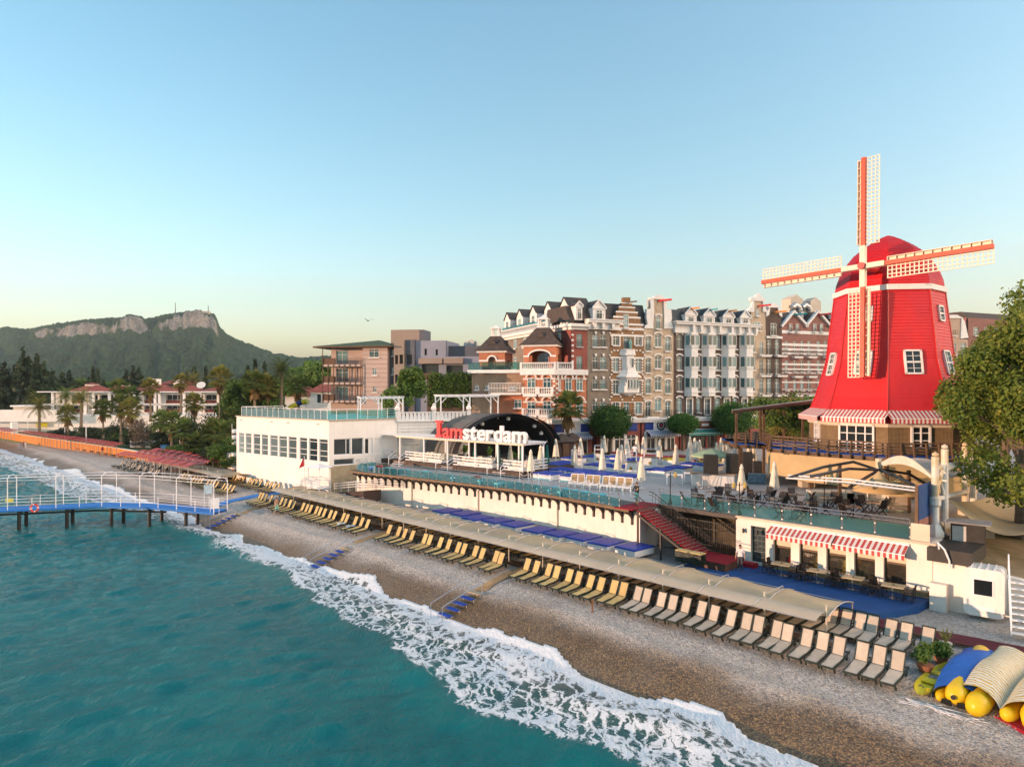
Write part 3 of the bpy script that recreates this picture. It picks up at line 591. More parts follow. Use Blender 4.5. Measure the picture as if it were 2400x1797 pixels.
# ---- loungers
def make_lounger(fab, name='sun_lounger', wheels=True):
    t = thing(name, 'x', 'sun lounger'); w2 = .265
    def prof(u):                                        # u 0..1 along the seat: slight sag
        return .3-.025*math.sin(math.pi*u)
    o = MB(); o.grid(lambda i, j: (-w2+2*w2*i, .05+1.22*j, prof(j)+.012), 2, 6); o.grid(lambda i, j: (w2-2*w2*i, .05+1.22*j, prof(j)-.01), 2, 6); o.build('seat', fab, t)
    ba = R(58); bl = .78; c, s = math.cos(ba), math.sin(ba)
    b = MB(); b.grid(lambda i, j: (-w2+.02+2*(w2-.02)*i, 1.3+bl*j*c, .32+bl*j*s+.012), 2, 4); b.grid(lambda i, j: (w2-.02-2*(w2-.02)*i, 1.3+bl*j*c+.02, .32+bl*j*s-.005), 2, 4); bo = b.build('backrest', fab, t)
    q = MB()
    for x in (-w2, w2): q.bar((x,1.27,.3),(x,1.3+(bl+.04)*c,.32+(bl+.04)*s),.05,.04)
    q.bar((-w2,1.3+(bl+.02)*c,.32+(bl+.02)*s),(w2,1.3+(bl+.02)*c,.32+(bl+.02)*s),.05,.06); q.bar((-.1,1.5,.2),(-.1,1.3+.5*c,.3+.5*s),.02).bar((.1,1.5,.2),(.1,1.3+.5*c,.3+.5*s),.02); q.build('frame', FRAMEG, bo)
    f = MB()
    for x in (-w2-.02, w2+.02):
        pr = [(x,0,.29),(x,.5,.27),(x,1.0,.22),(x,1.3,.24),(x,1.85,.27),(x,1.93,.26)]
        for i in range(5): f.bar(pr[i], pr[i+1], .06, .09)
    f.bar((-w2,0,.28),(w2,0,.28),.07,.07).bar((-w2,1.28,.24),(w2,1.28,.24),.06).bar((-w2,1.9,.25),(w2,1.9,.25),.06); f.build('frame', FRAMEG, t)
    for x in (-w2, w2):
        MB().bar((x,.12,.26),(x*1.05,.2,0),.06,.07).build('leg', FRAMEG, t)
        if wheels: MB().tube([(x-.02,1.62,.1),(x+.04,1.62,.1)],.105,10).bar((x,1.62,.1),(x,1.58,.26),.05).build('wheel', FRAMEG, t)
        else: MB().bar((x,1.7,.26),(x*1.05,1.62,0),.06,.07).build('leg', FRAMEG, t)
    return t
LY = make_lounger(YEL); LG = make_lounger(GREYM); used = set()
def put_lounger(proto, a, tt, label, group, rz=0., z=None):
    q = copy_tree(proto); q.location = SH(a, tt, (beach_z(a, tt+.9) if z is None else z)+.0); q.rotation_euler = (R(7) if z is None and tt < 32 else R(4), 0, RS+R(rz)); q['label'] = label; q['group'] = group; return q
r1 = [2109,2064,2026,1972,1935,1896,1854,1823,1785,1756,1717,1677,1646,1611,1585,1557,1523,1500,1468,1445,1414,1389,1361,1339,1311,1289,1262,1240,1182,1167,1137,1120,1094,1080,1056,1038,1015,1003,973,955,940,920,868,853,841,819,809,790,781,767,756,746,734,725,715,694,685,675,664,640,630,621,615]
rr = random.Random(11); ROW1 = r1
for i, p in enumerate(r1):
    a = a_at(p, 32.1); grey = i < 18
    put_lounger(LG if grey else LY, a, 30.45+rr.uniform(-.06,.06)+(.15 if i in (12,13,25) else 0), ('grey mesh lounger with dark green frame, %s from the right in the seaward row' if grey else 'yellow lounger, %s from the right in the seaward row') % nth(i+1), 'loungers in the seaward row', rr.uniform(-3,3))
r2 = [2175,2129,2089,2050,2017,1984,1954,1919,1888,1856,1819,1787,1760,1731,1705,1672,1640,1615,1584,1566,1542,1519,1494,1473,1443,1421,1397,1379,1361,1337,1318,1283,1266,1242,1225,1205,1187,1163,1149,1125,1110,1090,1076,1042,1028,1005,990,968,954,930,918,897,886,868,858,840,830,810,800,785,775,758,748,733,724,708,699,686]
for i, p in enumerate(r2):
    a = a_at(p, 35.6); grey = i < 31
    put_lounger(LG if grey else LY, a, 34.0+rr.uniform(-.06,.06), ('grey mesh lounger, %s from the right in the row under the sunshades' if grey else 'yellow lounger, %s from right in the row under the sunshades') % nth(i+1), 'loungers under the sunshades', rr.uniform(-3,3))
k_ = 0
def one_mesh(t, name):                                   # a far lounger as a single mesh
    o = MB(); mats = [FRAMEG, YEL if t is LY else GREYM]; idx = []
    def walk(x):
        for c in x.children:
            nf = len(o.f); o.add([v.co for v in c.data.vertices], [tuple(p.vertices) for p in c.data.polygons]); idx.extend([1 if c.name.split('.')[0] in ('seat','backrest') else 0]*(len(o.f)-nf)); walk(c)
    walk(t); m = o.mesh(name, mats); m.polygons.foreach_set('material_index', idx); return m
FY, FG = one_mesh(LY, 'far_yellow_lounger'), one_mesh(LG, 'far_grey_lounger')
for row, (tt, a0, a1, st) in enumerate(((30.8,-97,-80,.98),(34.2,-103,-75.5,.98),(37.6,-84,-70.5,1.05))):
    a = a1; c = 0
    while a > a0:
        if not (c % 5 == 4): k_ += 1; q = link('sun_lounger', FY, None, SH(a, tt, beach_z(a, tt+.9)), RS+R(rr.uniform(-3,3))); tag(q, 'yellow lounger beyond the pier path, %s from right in the %s row' % (nth(c+1), nth(row+1)), 'sun lounger', 'loungers beyond the pier walkway')
        a -= st; c += 1
for row, (tt, a0, a1, st) in enumerate(((29.9,-122,-104,1.05),(32.3,-124,-108,1.05),(34.2,-162,-128,1.5))):
    a = a1; c = 0
    while a > a0:
        ttt = tt if row < 2 else tt-(-a-128)*.06
        q = link('sun_lounger', FG, None, SH(a, ttt, beach_z(a, ttt+.9)), RS+R(rr.uniform(-5,5))); tag(q, 'far dark framed lounger by the red roofs, %s in the %s line' % (nth(c+1), nth(row+1)), 'sun lounger', 'far loungers by the orange wall')
        a -= st*(1.9 if c % 2 else .8); c += 1
for p in (LY, LG):
    for c in list(p.children):
        for g in list(c.children): bpy.data.objects.remove(g)
        bpy.data.objects.remove(c)
    bpy.data.objects.remove(p)
# stacks of folded loungers
def stack(label, a, tt, z, n, L=1.9, w_=.66):
    t = thing('lounger_stack', label, 'loungers', SH(a, tt, z), RS)
    for i in range(n):
        o = MB(); zz = i*.1
        pr = [(0,.02),(.3,.1),(.6,.0),(1.0,.12),(1.4,.02),(1.9,.09)]
        for y in (0, w_):
            for k in range(5): o.bar((pr[k][0],y,zz+.1+pr[k][1]),(pr[k+1][0],y,zz+.1+pr[k+1][1]),.05,.07)
        o.box(0,.03,zz+.12,L,w_-.03,zz+.14); o.build('folded_lounger', FRAMEG, t)
    MB().box(0,.02,n*.1+.1,.9,w_-.02,n*.1+.16).box(1.0,.02,n*.1+.1,1.9,w_-.02,n*.1+.16).build('top_fabric', YEL, t)
stack('tall stack of folded green loungers against the wall beside the drinks fridge', *ST(957,1176,2.4), 2.4, 12)
stack('low stack of folded loungers under the red staircase', *ST(1582,1318,2.4), 2.4, 7)
# ---- walkways on the beach
def strip(name, label, pts, wdt, mat, dz=.05, cat='walkway', plank=0, th=.05):
    t = thing(name, label, cat, (0,0,0), RS)
    L = [0.]
    for i in range(len(pts)-1): L.append(L[-1]+math.dist(pts[i], pts[i+1]))
    n = int(L[-1]/(plank or .8)); 
    def at(d): return (float(np.interp(d, L, [p[0] for p in pts])), float(np.interp(d, L, [p[1] for p in pts])))
    pm = None
    if plank:
        for i in range(n):
            d = L[-1]*(i+.5)/n; p = at(d); q = at(min(L[-1], d+.05)); p0 = at(max(0, d-.05)); an = math.atan2(q[1]-p0[1], q[0]-p0[0])
            if pm is None: pm = MB().cbox(-plank*.47,-wdt/2,-th,plank*.47,wdt/2,0,.01).mesh('plank', mat)
            link('plank', pm, t, (p[0], p[1], beach_z(0, p[1])+dz+rr.uniform(-.006,.006)), an)
    else:
        o = MB(); ps = [at(L[-1]*i/n) for i in range(n+1)]
        for i, p in enumerate(ps):
            q = ps[min(i+1, n)]; p0 = ps[max(i-1, 0)]; an = math.atan2(q[1]-p0[1], q[0]-p0[0])+math.pi/2; wob = .04*math.sin(i*1.7)
            for s in (-1, 1): x, y = p[0]+math.cos(an)*s*(wdt/2+wob), p[1]+math.sin(an)*s*(wdt/2+wob); o.v.append((x, y, beach_z(0, y)+dz+.02*math.sin(i*.9+s)))
        o.f += [(2*i, 2*i+1, 2*i+3, 2*i+2) for i in range(n)]; o.build('mat', mat, t)
    return t
strip('plank_walkway', 'long dark plank walkway between the two lounger rows', [(-72,33.2),(-12.0,33.1)], .95, DECKB, plank=.42)
strip('carpet_runner', 'maroon carpet runner laid over the pebbles behind the loungers', [(-24,37.2),(-12,37.3),(-6,37.7),(2,38.4)], 1.05, DREDC, .07, 'carpet')
strip('beach_mat', 'tan mat leading from the loungers to the nearest blue sea steps', [(-32.6,32.6),(-32.6,28.2)], .75, TAN, .06, 'mat')
strip('beach_mat', 'tan mat leading down to the middle blue sea steps', [(-48.9,32.6),(-48.8,28.6)], .75, TAN, .06, 'mat')
strip('beach_mat', 'tan mat leading down to the farthest blue sea steps', [(-69.8,32.6),(-69.6,28.6)], .75, TAN, .06, 'mat')
strip('beach_carpet', 'blue carpet path crossing the pebbles from the pier', [(-74.6,36.5),(-75.6,33),(-76.2,29.0),(-76.5,27.6)], 1.7, M('bright_blue_carpet', (.03,.2,.56), .9, .15, 1.2), .07, 'carpet')
# sea steps
SB = M('blue_step_mat', (.006,.05,.33), .8, .25, 3)
def sea_steps(label, a, t1, n, L, rails=True, rz=0.):
    t = thing('sea_steps', label, 'steps', SH(a, t1, 0), RS+R(rz))
    for i in range(n):
        y = -L*i/(n-1); z = beach_z(0, t1+y)+.28-.1*i/(n-1)
        s_ = MB().cbox(-.5,y-.17,z-.06,.5,y+.17,z,.02).build('step', SB if i else M('worn_step', (.4,.33,.22), .8, .3, 2), t)
        MB().bar((-.48,y+.1,z-.05),(-.48,y+.1,z-.6),.04).bar((.48,y+.1,z-.05),(.48,y+.1,z-.6),.04).build('leg', GALV, t)
    if rails:
        for x in (-.55, .55):
            z0, z1 = beach_z(0, t1+.1), beach_z(0, t1-L)
            MB().tube([(x,.15,z0),(x,.15,z0+1.0),(x,-L-.1,z1+1.1),(x,-L-.1,z1-.4)],.025,6).build('handrail', M('blue_grey_rail', (.22,.3,.4), .5, .2, 3), t)
sea_steps('blue treaded sea steps with long handrails, nearest of the three sets', -32.4, 28.2, 6, 2.9)
sea_steps('blue treaded sea steps reaching the foam in the middle of the beach', -48.4, 28.5, 7, 3.2)
sea_steps('blue treaded sea steps nearest the pier', -69.4, 28.5, 7, 2.9, True)
# ---- pier
def make_pier():
    Q = [Vector((p.x, p.y)) for p in (PT(-900, 1246, 2.0), PT(0, 1196, 2.0), PT(225, 1186, 2.0), PT(330, 1188, 2.0), PT(500, 1194, 2.0))]
    t = thing('pier', 'blue decked pier with white railings on black piles reaching into the sea', 'pier', (0,0,0), 0)
    PW = M('pier_blue_deck', (.03,.2,.58), .7, .12, .8, streak=.15); PB = M('black_pile', (.012,.012,.012), .5, .3, 2)
    L = [0.]
    for i in range(len(Q)-1): L.append(L[-1]+(Q[i+1]-Q[i]).length)
    def at(d):
        return Vector((float(np.interp(d, L, [p.x for p in Q])), float(np.interp(d, L, [p.y for p in Q]))))
    def side(d, s, wd=2.4):
        dd = (at(min(L[-1], d+.6))-at(max(0, d-.6))).normalized(); nn = Vector((-dd.y, dd.x)); return at(d)+nn*(wd*s)
    zd = 2.0; zt = 2.9
    n = 44; ps = [L[-1]*i/n for i in range(n+1)]
    def zz(d): return zd-.35*max(0, (d-(L[-1]-7))/7)
    for i in range(n):
        a0, a1 = side(ps[i], 0), side(ps[i+1], 0); b0, b1 = side(ps[i], 1), side(ps[i+1], 1); z0, z1 = zz(ps[i]), zz(ps[i+1])
        MB().add([(*a0,z0-.18),(*a1,z1-.18),(*b1,z1-.18),(*b0,z0-.18),(*a0,z0),(*a1,z1),(*b1,z1),(*b0,z0)], [(3,2,1,0),(4,5,6,7),(0,1,5,4),(2,3,7,6)]).build('deck_section', PW, t)
    for s in (.03, .97):
        o = MB(); pts = [side(d, s) for d in ps]
        for hgt in (.42, .72, 1.02): o.tube([(*p, zz(d)+hgt) for p, d in zip(pts, ps)], .02, 5)
        o.build('railing', WHITEM, t); o = MB()
        o.tube([(*p, zz(d)+3.15) for p, d in zip(pts, ps)], .035, 5).tube([(*p, zz(d)+2.85) for p, d in zip(pts, ps)], .028, 5); o.build('roof_rail', WHITEM, t)
        d = L[-1]; k = 0
        while d > 0:
            p = side(d, s)
            MB().tube([(*p, zz(d)-.2),(*p, zz(d)+(3.05 if k % 2 == 0 else 1.1))], .04 if k % 2 == 0 else .03, 6).build('post', WHITEM, t); d -= 2.05; k += 1
    d = L[-1]-.05; k = 0
    while d > 0:
        p, q = side(d, .03), side(d, .97); MB().tube([(*p, zz(d)+2.95),(*(p*.75+q*.25), zz(d)+3.3),(*(p*.25+q*.75), zz(d)+3.3),(*q, zz(d)+2.95)], .035, 5).build('roof_arch', WHITEM, t); d -= 4.1
    d = L[-1]-3.2
    while d > 0:
        for s in (.12, .88): p = side(d, s); MB().tube([(*p, -3),(*p, 1.75)], .17, 10).build('pile', PB, t)
        p, q = side(d, .05), side(d, .95); MB().bar((*p, 1.7),(*q, 1.7),.2,.22).build('cross_beam', PB, t); d -= 4.1
    for s in (.1, .9):
        o = MB(); pp = [side(x, s) for x in ps]; o.tube([(*p, 1.55) for p in pp[:-5]], .1, 5); o.build('long_beam', PB, t)
    return at, side, L, zz
pat, pside, PLn, pzz = make_pier()
pp = PT(89, 1190, 2.45)
o = MB(); n = 20
for i in range(n):
    a0, a1 = 2*math.pi*i/n, 2*math.pi*(i+1)/n; o.tube([(.34*math.cos(a0),0,.34*math.sin(a0)),(.34*math.cos(a1),0,.34*math.sin(a1))], .085, 8, False)
me = o.mesh('lifebuoy', [M('orange_red_buoy', (.6,.06,.02), .5, .1, 3), M('buoy_white', (.8,.78,.75), .5, .1, 3)], True); me.polygons.foreach_set('material_index', [1 if (i//8) % 5 == 0 else 0 for i in range(len(me.polygons))])
tag(link('lifebuoy', me, None, (pp.x-.1, pp.y-.35, 2.5), .1), 'orange red lifebuoy hanging on the pier railing', 'lifebuoy')
sg = thing('notice_sign', 'small yellow notice sign above the pier railing', 'sign', PT(22, 1170, 3.0)+Vector((0,0,-.1)), .1); MB().box(-.35,-.02,-.15,.35,.02,.2).build('panel', M('sign_yellow', (.6,.55,.03), .5, .1, 3), sg)
sg = thing('notice_board', 'white notice board standing at the shore end of the pier', 'sign', PT(503, 1200, 1.7), .25)
MB().box(-.42,-.02,.35,.42,.02,1.35).build('panel', WHITEM, sg)
for x in (-.4,.4): MB().bar((x,.03,-.3),(x,.03,1.35),.04).build('leg', WHITEM, sg)
sg = thing('poster_board', 'pale blue poster board at the pier gate', 'sign', PT(488, 1190, 2.0), .5); MB().box(-.4,-.02,1.4,.4,.02,2.3).build('panel', M('poster_blue', (.5,.62,.7), .5, .25, 6), sg); MB().bar((-.36,.03,0),(-.36,.03,2.3),.04).bar((.36,.03,0),(.36,.03,2.3),.04).build('legs', WHITEM, sg)
# ================= white restaurant, stage, pergola with letters, plaza furniture =================
# ---- white two-storey restaurant on the left
NA = Vector((-20.06, 74.8)); dl = Vector((-.77,.64)).normalized(); dr_ = Vector((.8,.6)); LB = NA+dl*19.8; RC = NA+dr_*8.3
t = thing('seafront_restaurant', 'white flat roofed restaurant with a strip of tall windows facing the sea', 'building')
WLf = Wall(LB, NA-LB); WRt = Wall(NA, RC-NA); ZR = 10.36
z2 = lambda x, y: (500+.2415*x, 750+.2415*y)
hs = []
for a, b in ((250,300),(315,370),(390,455),(470,530),(553,625),(640,715),(730,808),(838,910),(930,1010),(1028,1110)):
    q0, q1 = WLf.q(z2(a,0)[0]), WLf.q(z2(b,0)[0]); hs.append((q0, 5.75, q1, 8.3))
Ln = (NA-LB).length; Rn = (RC-NA).length
WPEACH = M('smooth_white_render', (.83,.79,.74), .7, .06, .5, streak=.22, bump=.1, bscale=5)
o = MB(); o.holes(0, 1.5, Ln, ZR, hs, .22); o.build('sea_wall', WPEACH, t, (LB.x, LB.y, 0), WLf.rz)
for h in hs:
    w_ = MB()
    q0, za, q1, zb = h
    for x in (q0, q1-.06): w_.box(x, .08, za, x+.06, .16, zb)
    for z in (za, za+.62, za+1.2, zb-.42, zb-.06): w_.box(q0+.06, .09, z, q1-.06, .15, z+.06)
    w_ = w_.build('window', WHITEM, t, (LB.x, LB.y, 0), WLf.rz); MB().box(q0+.06, .11, za+.06, q1-.06, .13, zb-.06).build('pane', PANE, w_, (0,0,0), 0)
hr = [WRt.rect(*z2(1168,1150), *z2(1330,1308)), WRt.rect(*z2(1342,1142), *z2(1455,1305)), WRt.rect(*z2(1470,1145), *z2(1545,1298)), WRt.rect(*z2(1560,1145), *z2(1720,1295)), WRt.rect(*z2(1168,1345), *z2(1365,1395))]
o = MB(); o.holes(0, 5.35, Rn, ZR, hr[:4]+[(hr[4][0], 5.4, hr[4][2], 6.1)], .25); o.build('side_wall', WPEACH, t, (NA.x, NA.y, 0), WRt.rz)
o = MB(); o.box(0, .0, 1.5, Rn, .3, 5.34)
o.build('stone_base', M('limestone_blocks', (.42,.34,.22), .85, .25, 1.5, bump=.5, bscale=5), t, (NA.x, NA.y, 0), WRt.rz)
for i, h in enumerate(hr[:4]+[(hr[4][0], 5.4, hr[4][2], 6.1)]):
    q0, za, q1, zb = h; w_ = MB()
    for x in (q0, q1-.08): w_.box(x, .1, za, x+.08, .18, zb)
    if i in (0,3): w_.box((q0*.25+q1*.75)-.04, .1, za, q0*.25+q1*.75+.04, .18, zb)
    for z in (za, zb-.08): w_.box(q0+.08, .1, z, q1-.08, .18, z+.08)
    w_ = w_.build('window', WHITEM, t, (NA.x, NA.y, 0), WRt.rz); MB().box(q0+.08, .13, za+.08, q1-.08, .15, zb-.08).build('pane', PANED, w_)
BK = dr_*16; o = MB(); o.prism([tuple(NA+dr_*.3+dl*.3), tuple(LB+dr_*.3), tuple(LB+BK), tuple(RC+dl*.3), tuple(RC)], 1.5, ZR-.02); o.build('roof_block', WPEACH, t)
o = MB(); o.bar((*(LB-dl*-.05),ZR+.03),(*NA,ZR+.03),.34,.1).bar((*NA,ZR+.03),(*(RC+dr_*.0),ZR+.03),.34,.1); o.build('roof_edging', M('terracotta_edge', (.5,.4,.3), .8, .2, 2), t)
nrm = Vector((-dl.y, dl.x))*-1
for f in (.06,.42,.6,.9): p = LB+(NA-LB)*f; MB().lathe([(.0,-.05),(.16,-.03),(.18,.03)],10,(p.x-.05,p.y-.1,ZR-.45)).build('wall_lamp', GALV, t)
glass_rail('glass_balustrade', 'glass balustrade round the roof of the white restaurant', [tuple(LB+dr_*6), tuple(LB+dr_*.25+dl*-.3), tuple(NA+dr_*.2+dl*.2), tuple(RC)], ZR+.06, h=1.15, gap=1.25, parent_rz=0, glass=GLASSG, gh=1.0, lean=0., postm=WHITEM, two=False)
p = PT(549, 1112, 2.2); gp = thing('gate_pillar', 'white square gate pillar at the left end of the white restaurant', 'pillar', (p.x, p.y, 1.9), WLf.rz)
MB().box(-.9,-.6,0,.9,.6,3.3).build('shaft', WPEACH, gp); MB().box(-1.05,-.7,0,1.05,.7,.3).build('foot', WPEACH, gp)
MB().tube([(-.6,0,3.3),(-.6,0,7.2)],.05,6).build('pole', GALV, gp)
for z in (4.6,5.4,6.2): MB().lathe([(.0,0),(.3,.05),(.36,.3),(.3,.55),(0,.6)],10,(.1,0,z-.3)).build('globe', WHITEM, gp)
# white terrace block behind the stage with balustrade
TB = Wall((RC.x+.02, RC.y+.02), (.95,.31)); t = thing('terrace_block', 'white ribbed terrace block with carved balustrade behind the stage', 'building', (TB.o.x, TB.o.y, 0), TB.rz)
MB().box(0,.0,5.3,8.6,14,10.0).box(8.6,10,5.3,24,14,10.0).build('wall', WPEACH, t)
for i in range(7): MB().box(-.0,-.09,7.3+i*.38,8.6,-.001,7.5+i*.38).build('ledge', WHITE, t)
MB().box(-.1,-.25,9.98,8.7,14,10.12).build('floor_slab', WHITE, t)
bal = thing('carved_balustrade', 'white carved balustrade with ornamental posts on the terrace block', 'balustrade', (TB.o.x, TB.o.y, 10.12), TB.rz)
MB().box(0,-.1,.0,8.6,.1,.14).build('bottom_rail', WHITE, bal); MB().box(0,-.12,.9,8.6,.12,1.02).build('top_rail', WHITE, bal)
x = .25; bm1 = MB().cbox(-.16,-.06,.14,.16,.06,.9,.01).mesh('carved_panel', WHITE)
while x < 8.5:
    link('carved_panel', bm1, bal, (x,0,0)); x += .46
for x in (0, 4.3, 8.6):
    MB().box(x-.24,-.2,0,x+.24,.2,1.1).lathe([(.14,0),(.3,.14),(.34,.35),(.22,.55),(.1,.68),(.16,.78),(0,.95)],8,(x,0,1.1)).build('post', WHITE, bal)
def pergola(name, label, o_, rz, w_, d_, h, mat=WHITEM, beams=9, rail=False):
    t = thing(name, label, 'pergola', o_, rz)
    for x in (.08, w_/2, w_-.08):
        for y in (.08, d_-.08):
            MB().bar((x,y,0),(x,y,h),.14).build('post', mat, t)
            MB().bar((x+(.06 if x < w_/2 else -.06),y,h-.7),(x+(.7 if x < w_/2 else -.7),y,h-.05),.09).build('brace', mat, t)
    MB().box(0,0,h,w_,.16,h+.16).build('beam', mat, t); MB().box(0,d_-.16,h,w_,d_,h+.16).build('beam', mat, t)
    for i in range(beams): x = w_*i/(beams-1); MB().box(x-.05,-.35,h+.16,x+.05,d_+.35,h+.28).build('rafter', mat, t)
    if rail:
        for z in (.5,.8,1.1): MB().bar((0,.08,z),(w_,.08,z),.05).build('rail', mat, t)
    return t
q = TB.at(850, 924)[0]
pergola('white_pergola', 'white pergola on the upper terrace behind the roof glass balustrade', TB.w(-4.0, 3, 10.1), TB.rz, 5.2, 3.2, 2.55, rail=True)
pergola('white_pergola', 'long white pergola on the upper terrace right of the tree', TB.w(TB.q(1037), 1.2, 10.1), TB.rz, 7.4, 3.4, 2.75)
# ---- stage dome
DG = M('grey_tent_fabric', (.13,.12,.105), .7, .12, .6, c2=(.17,.16,.145)); BLK = M('black_interior', (.008,.008,.009), .8, .3, 1)
st = thing('stage_dome', 'grey barrel vaulted stage tent with black interior behind the letters', 'stage')
S0 = Vector((-6.7, 76.6)); n2 = Vector((.83,.557)); u2 = Vector((-.74,.67)); WD = 14.8; HT = 5.6
def vault(i, j, r=1., z=0): an = math.pi*j; p = S0+n2*(WD/2*(1-r*math.cos(an)))+u2*(6.5*i); return (p.x, p.y, ZP+HT*r*math.sin(an)**.85+z)
o = MB(); o.grid(lambda i, j: vault(i*.8, j), 4, 28); o.build('roof_fabric', DG, st, smooth=True)
o = MB(); o.grid(lambda i, j: vault(i*.8, 1-j, .985), 4, 28); o.grid(lambda i, j: (*(S0+u2*5.15+n2*WD*i), ZP+(HT*.98*max(0.001, math.sin(math.pi*max(.001,min(.999, math.acos(max(-1,min(1,1-2*i)))/math.pi))))**.85)*j), 20, 4); o.build('lining', BLK, st)
o = MB()
for rr_, off in ((1.0,0),(.955,0),(1.0,.25),(.955,.25)):
    o.tube([tuple(Vector(vault(0, j/24, rr_))+Vector((*(u2*off*3),0))) for j in range(25)], .045, 5, False)
for j in range(24): o.bar(vault(0, j/24), vault(0, (j+1)/24, .955), .03); o.bar(vault(0, j/24, .955), vault(0, j/24), .03)
o.build('arch_truss', DSTEEL, st)
o = MB(); o.grid(lambda i, j: tuple(Vector(vault(.0, j, 1.02))+Vector((*(u2*(-.9+.9*i)),-.12*(1-i)))), 1, 28); o.build('front_fringe', BLK, st)
c_ = S0+n2*WD/2+u2*3.2
MB().box(-3.4,-3.2,0,3.4,3.2,.7).build('stage_floor', BLK, st, (c_.x, c_.y, ZP), RS)
LG_ = M('stage_light', (.6,.62,.6), .3, .2, 3)
for j, r in ((.52,.9),(.72,.9),(.8,.88),(.34,.9)): v = vault(.05, j, r); MB().lathe([(0,-.25),(.22,-.2),(.25,.1),(.0,.22)],8,v).build('stage_lamp', LG_, st)
# ---- white pergola terrace with the letters
F1 = Vector((.98, 65.4)); fd = Vector((-.764,.646)); bd = Vector((.8,.6)); ZD = 5.85; ZT = 8.54
PW_ = Wall(F1+fd*22.9, -fd); FL = F1+fd*22.9
pg = thing('lounge_pergola', 'long white flat topped pergola terrace carrying the big letters', 'pergola', (FL.x, FL.y, ZP), PW_.rz)
LP = 22.9; DP = 3.4; shx = .25                              # local x to the right, y inland
MB().box(-.3,-.3,0,LP+.3,DP+6,ZD-ZP).build('deck', DECKB, pg)
xs = [0] + [PW_.q(x) for x in (937,993,1048,1113,1166)] + [LP]
for x in xs:
    MB().box(x-.07,0,ZD-ZP,x+.07,.14,ZT-ZP).build('post', WHITEM, pg); MB().box(x-.07,DP-.14,ZD-ZP,x+.07,DP,ZT-ZP).build('post', WHITEM, pg)
PEACHB = M('cream_beam', (.72,.6,.44), .6, .1, 1)
MB().box(-.2,-.06,ZT-ZP-.16,LP+.2,.16,ZT-ZP).build('front_beam', PEACHB, pg); MB().box(-.2,DP-.16,ZT-ZP-.16,LP+.2,DP+.06,ZT-ZP).build('back_beam', WHITEM, pg)
MB().box(LP-.1,.16,ZT-ZP-.14,LP+.1,DP-.16,ZT-ZP-.01).build('side_beam', WHITEM, pg)
x = -.15; rm = MB().box(-.08,-.3,0,.08,DP+.3,.07).mesh('roof_slat', WHITEM)
while x < LP+.3: link('roof_slat', rm, pg, (x, 0, ZT-ZP+.005)); x += .38
def rail_panel(x0, x1, y, n=4, z0=.12, h=1.0, par=pg, zz=ZD-ZP):
    o = MB()
    for i in range(n): z = zz+z0+(h-z0)*i/(n-1); o.box(x0,y-.03,z-.05,x1,y+.03,z+.05)
    o.build('rail_panel', WHITEM, par)
segs = []; k0 = PW_.q
for x0, x1 in ((870,924),(950,1034),(1062,1153),(1180,1226)): rail_panel(k0(x0), min(LP, k0(x1)), .0); segs.append((k0(x0), min(LP, k0(x1))))
MB().box(0,0,0,0,0,0)
for z in (.12,.4,.7,1.0): MB().box(LP-.03,.1,ZD-ZP+z-.05,LP+.03,DP+.6,ZD-ZP+z+.05).build('side_rail', WHITEM, pg)
SOFA = M('cream_cushion', (.68,.6,.47), .9, .12, 3)
k_ = 0
for x0, x1 in segs:
    for yy, nm in ((.75,'near the rail'),(2.7,'at the back')):
        k_ += 1; s_ = thing('lounge_sofa', '%s white cushioned lounge sofa on the pergola terrace, %s' % (nth((k_+1)//2), nm), 'sofa', PW_.w((x0+x1)/2, yy, ZD), PW_.rz, 'sofas under the white pergola'); hw = (x1-x0)/2-.25
        MB().box(-hw,-.4,.05,hw,.4,.28).build('base', WHITEM, s_); MB().cbox(-hw,-.38,.285,hw,.38,.42,.05).build('cushion', SOFA, s_)
        for j in range(int(hw*2/.62)): MB().cbox(-hw+.1+j*.62,.2,.425,-hw+.62+j*.62,.4,.8,.06).build('back_cushion', SOFA, s_)
for i, px in enumerate((925,1035,1155)):
    x = k0(px+4); st_ = thing('deck_stairs', 'white railed steps down from the pergola terrace, %s from the left' % nth(i+1), 'stairs', PW_.w(x, 0, ZP), PW_.rz, 'white railed steps')
    for j in range(3): MB().box(.1,-.4-.3*j,ZD-ZP-.18*(j+1)-.04,1.75,-.1-.3*j,ZD-ZP-.18*(j+1)).build('step', WHITEM, st_)
    for y0 in (.05, 1.8): MB().bar((y0,0,ZD-ZP+1.0),(y0,-1.15,1.0),.05).bar((y0,-1.15,1.0),(y0,-1.15,0),.05).bar((y0,0,ZD-ZP+.6),(y0,-1.15,.6),.04).build('handrail', WHITEM, st_)
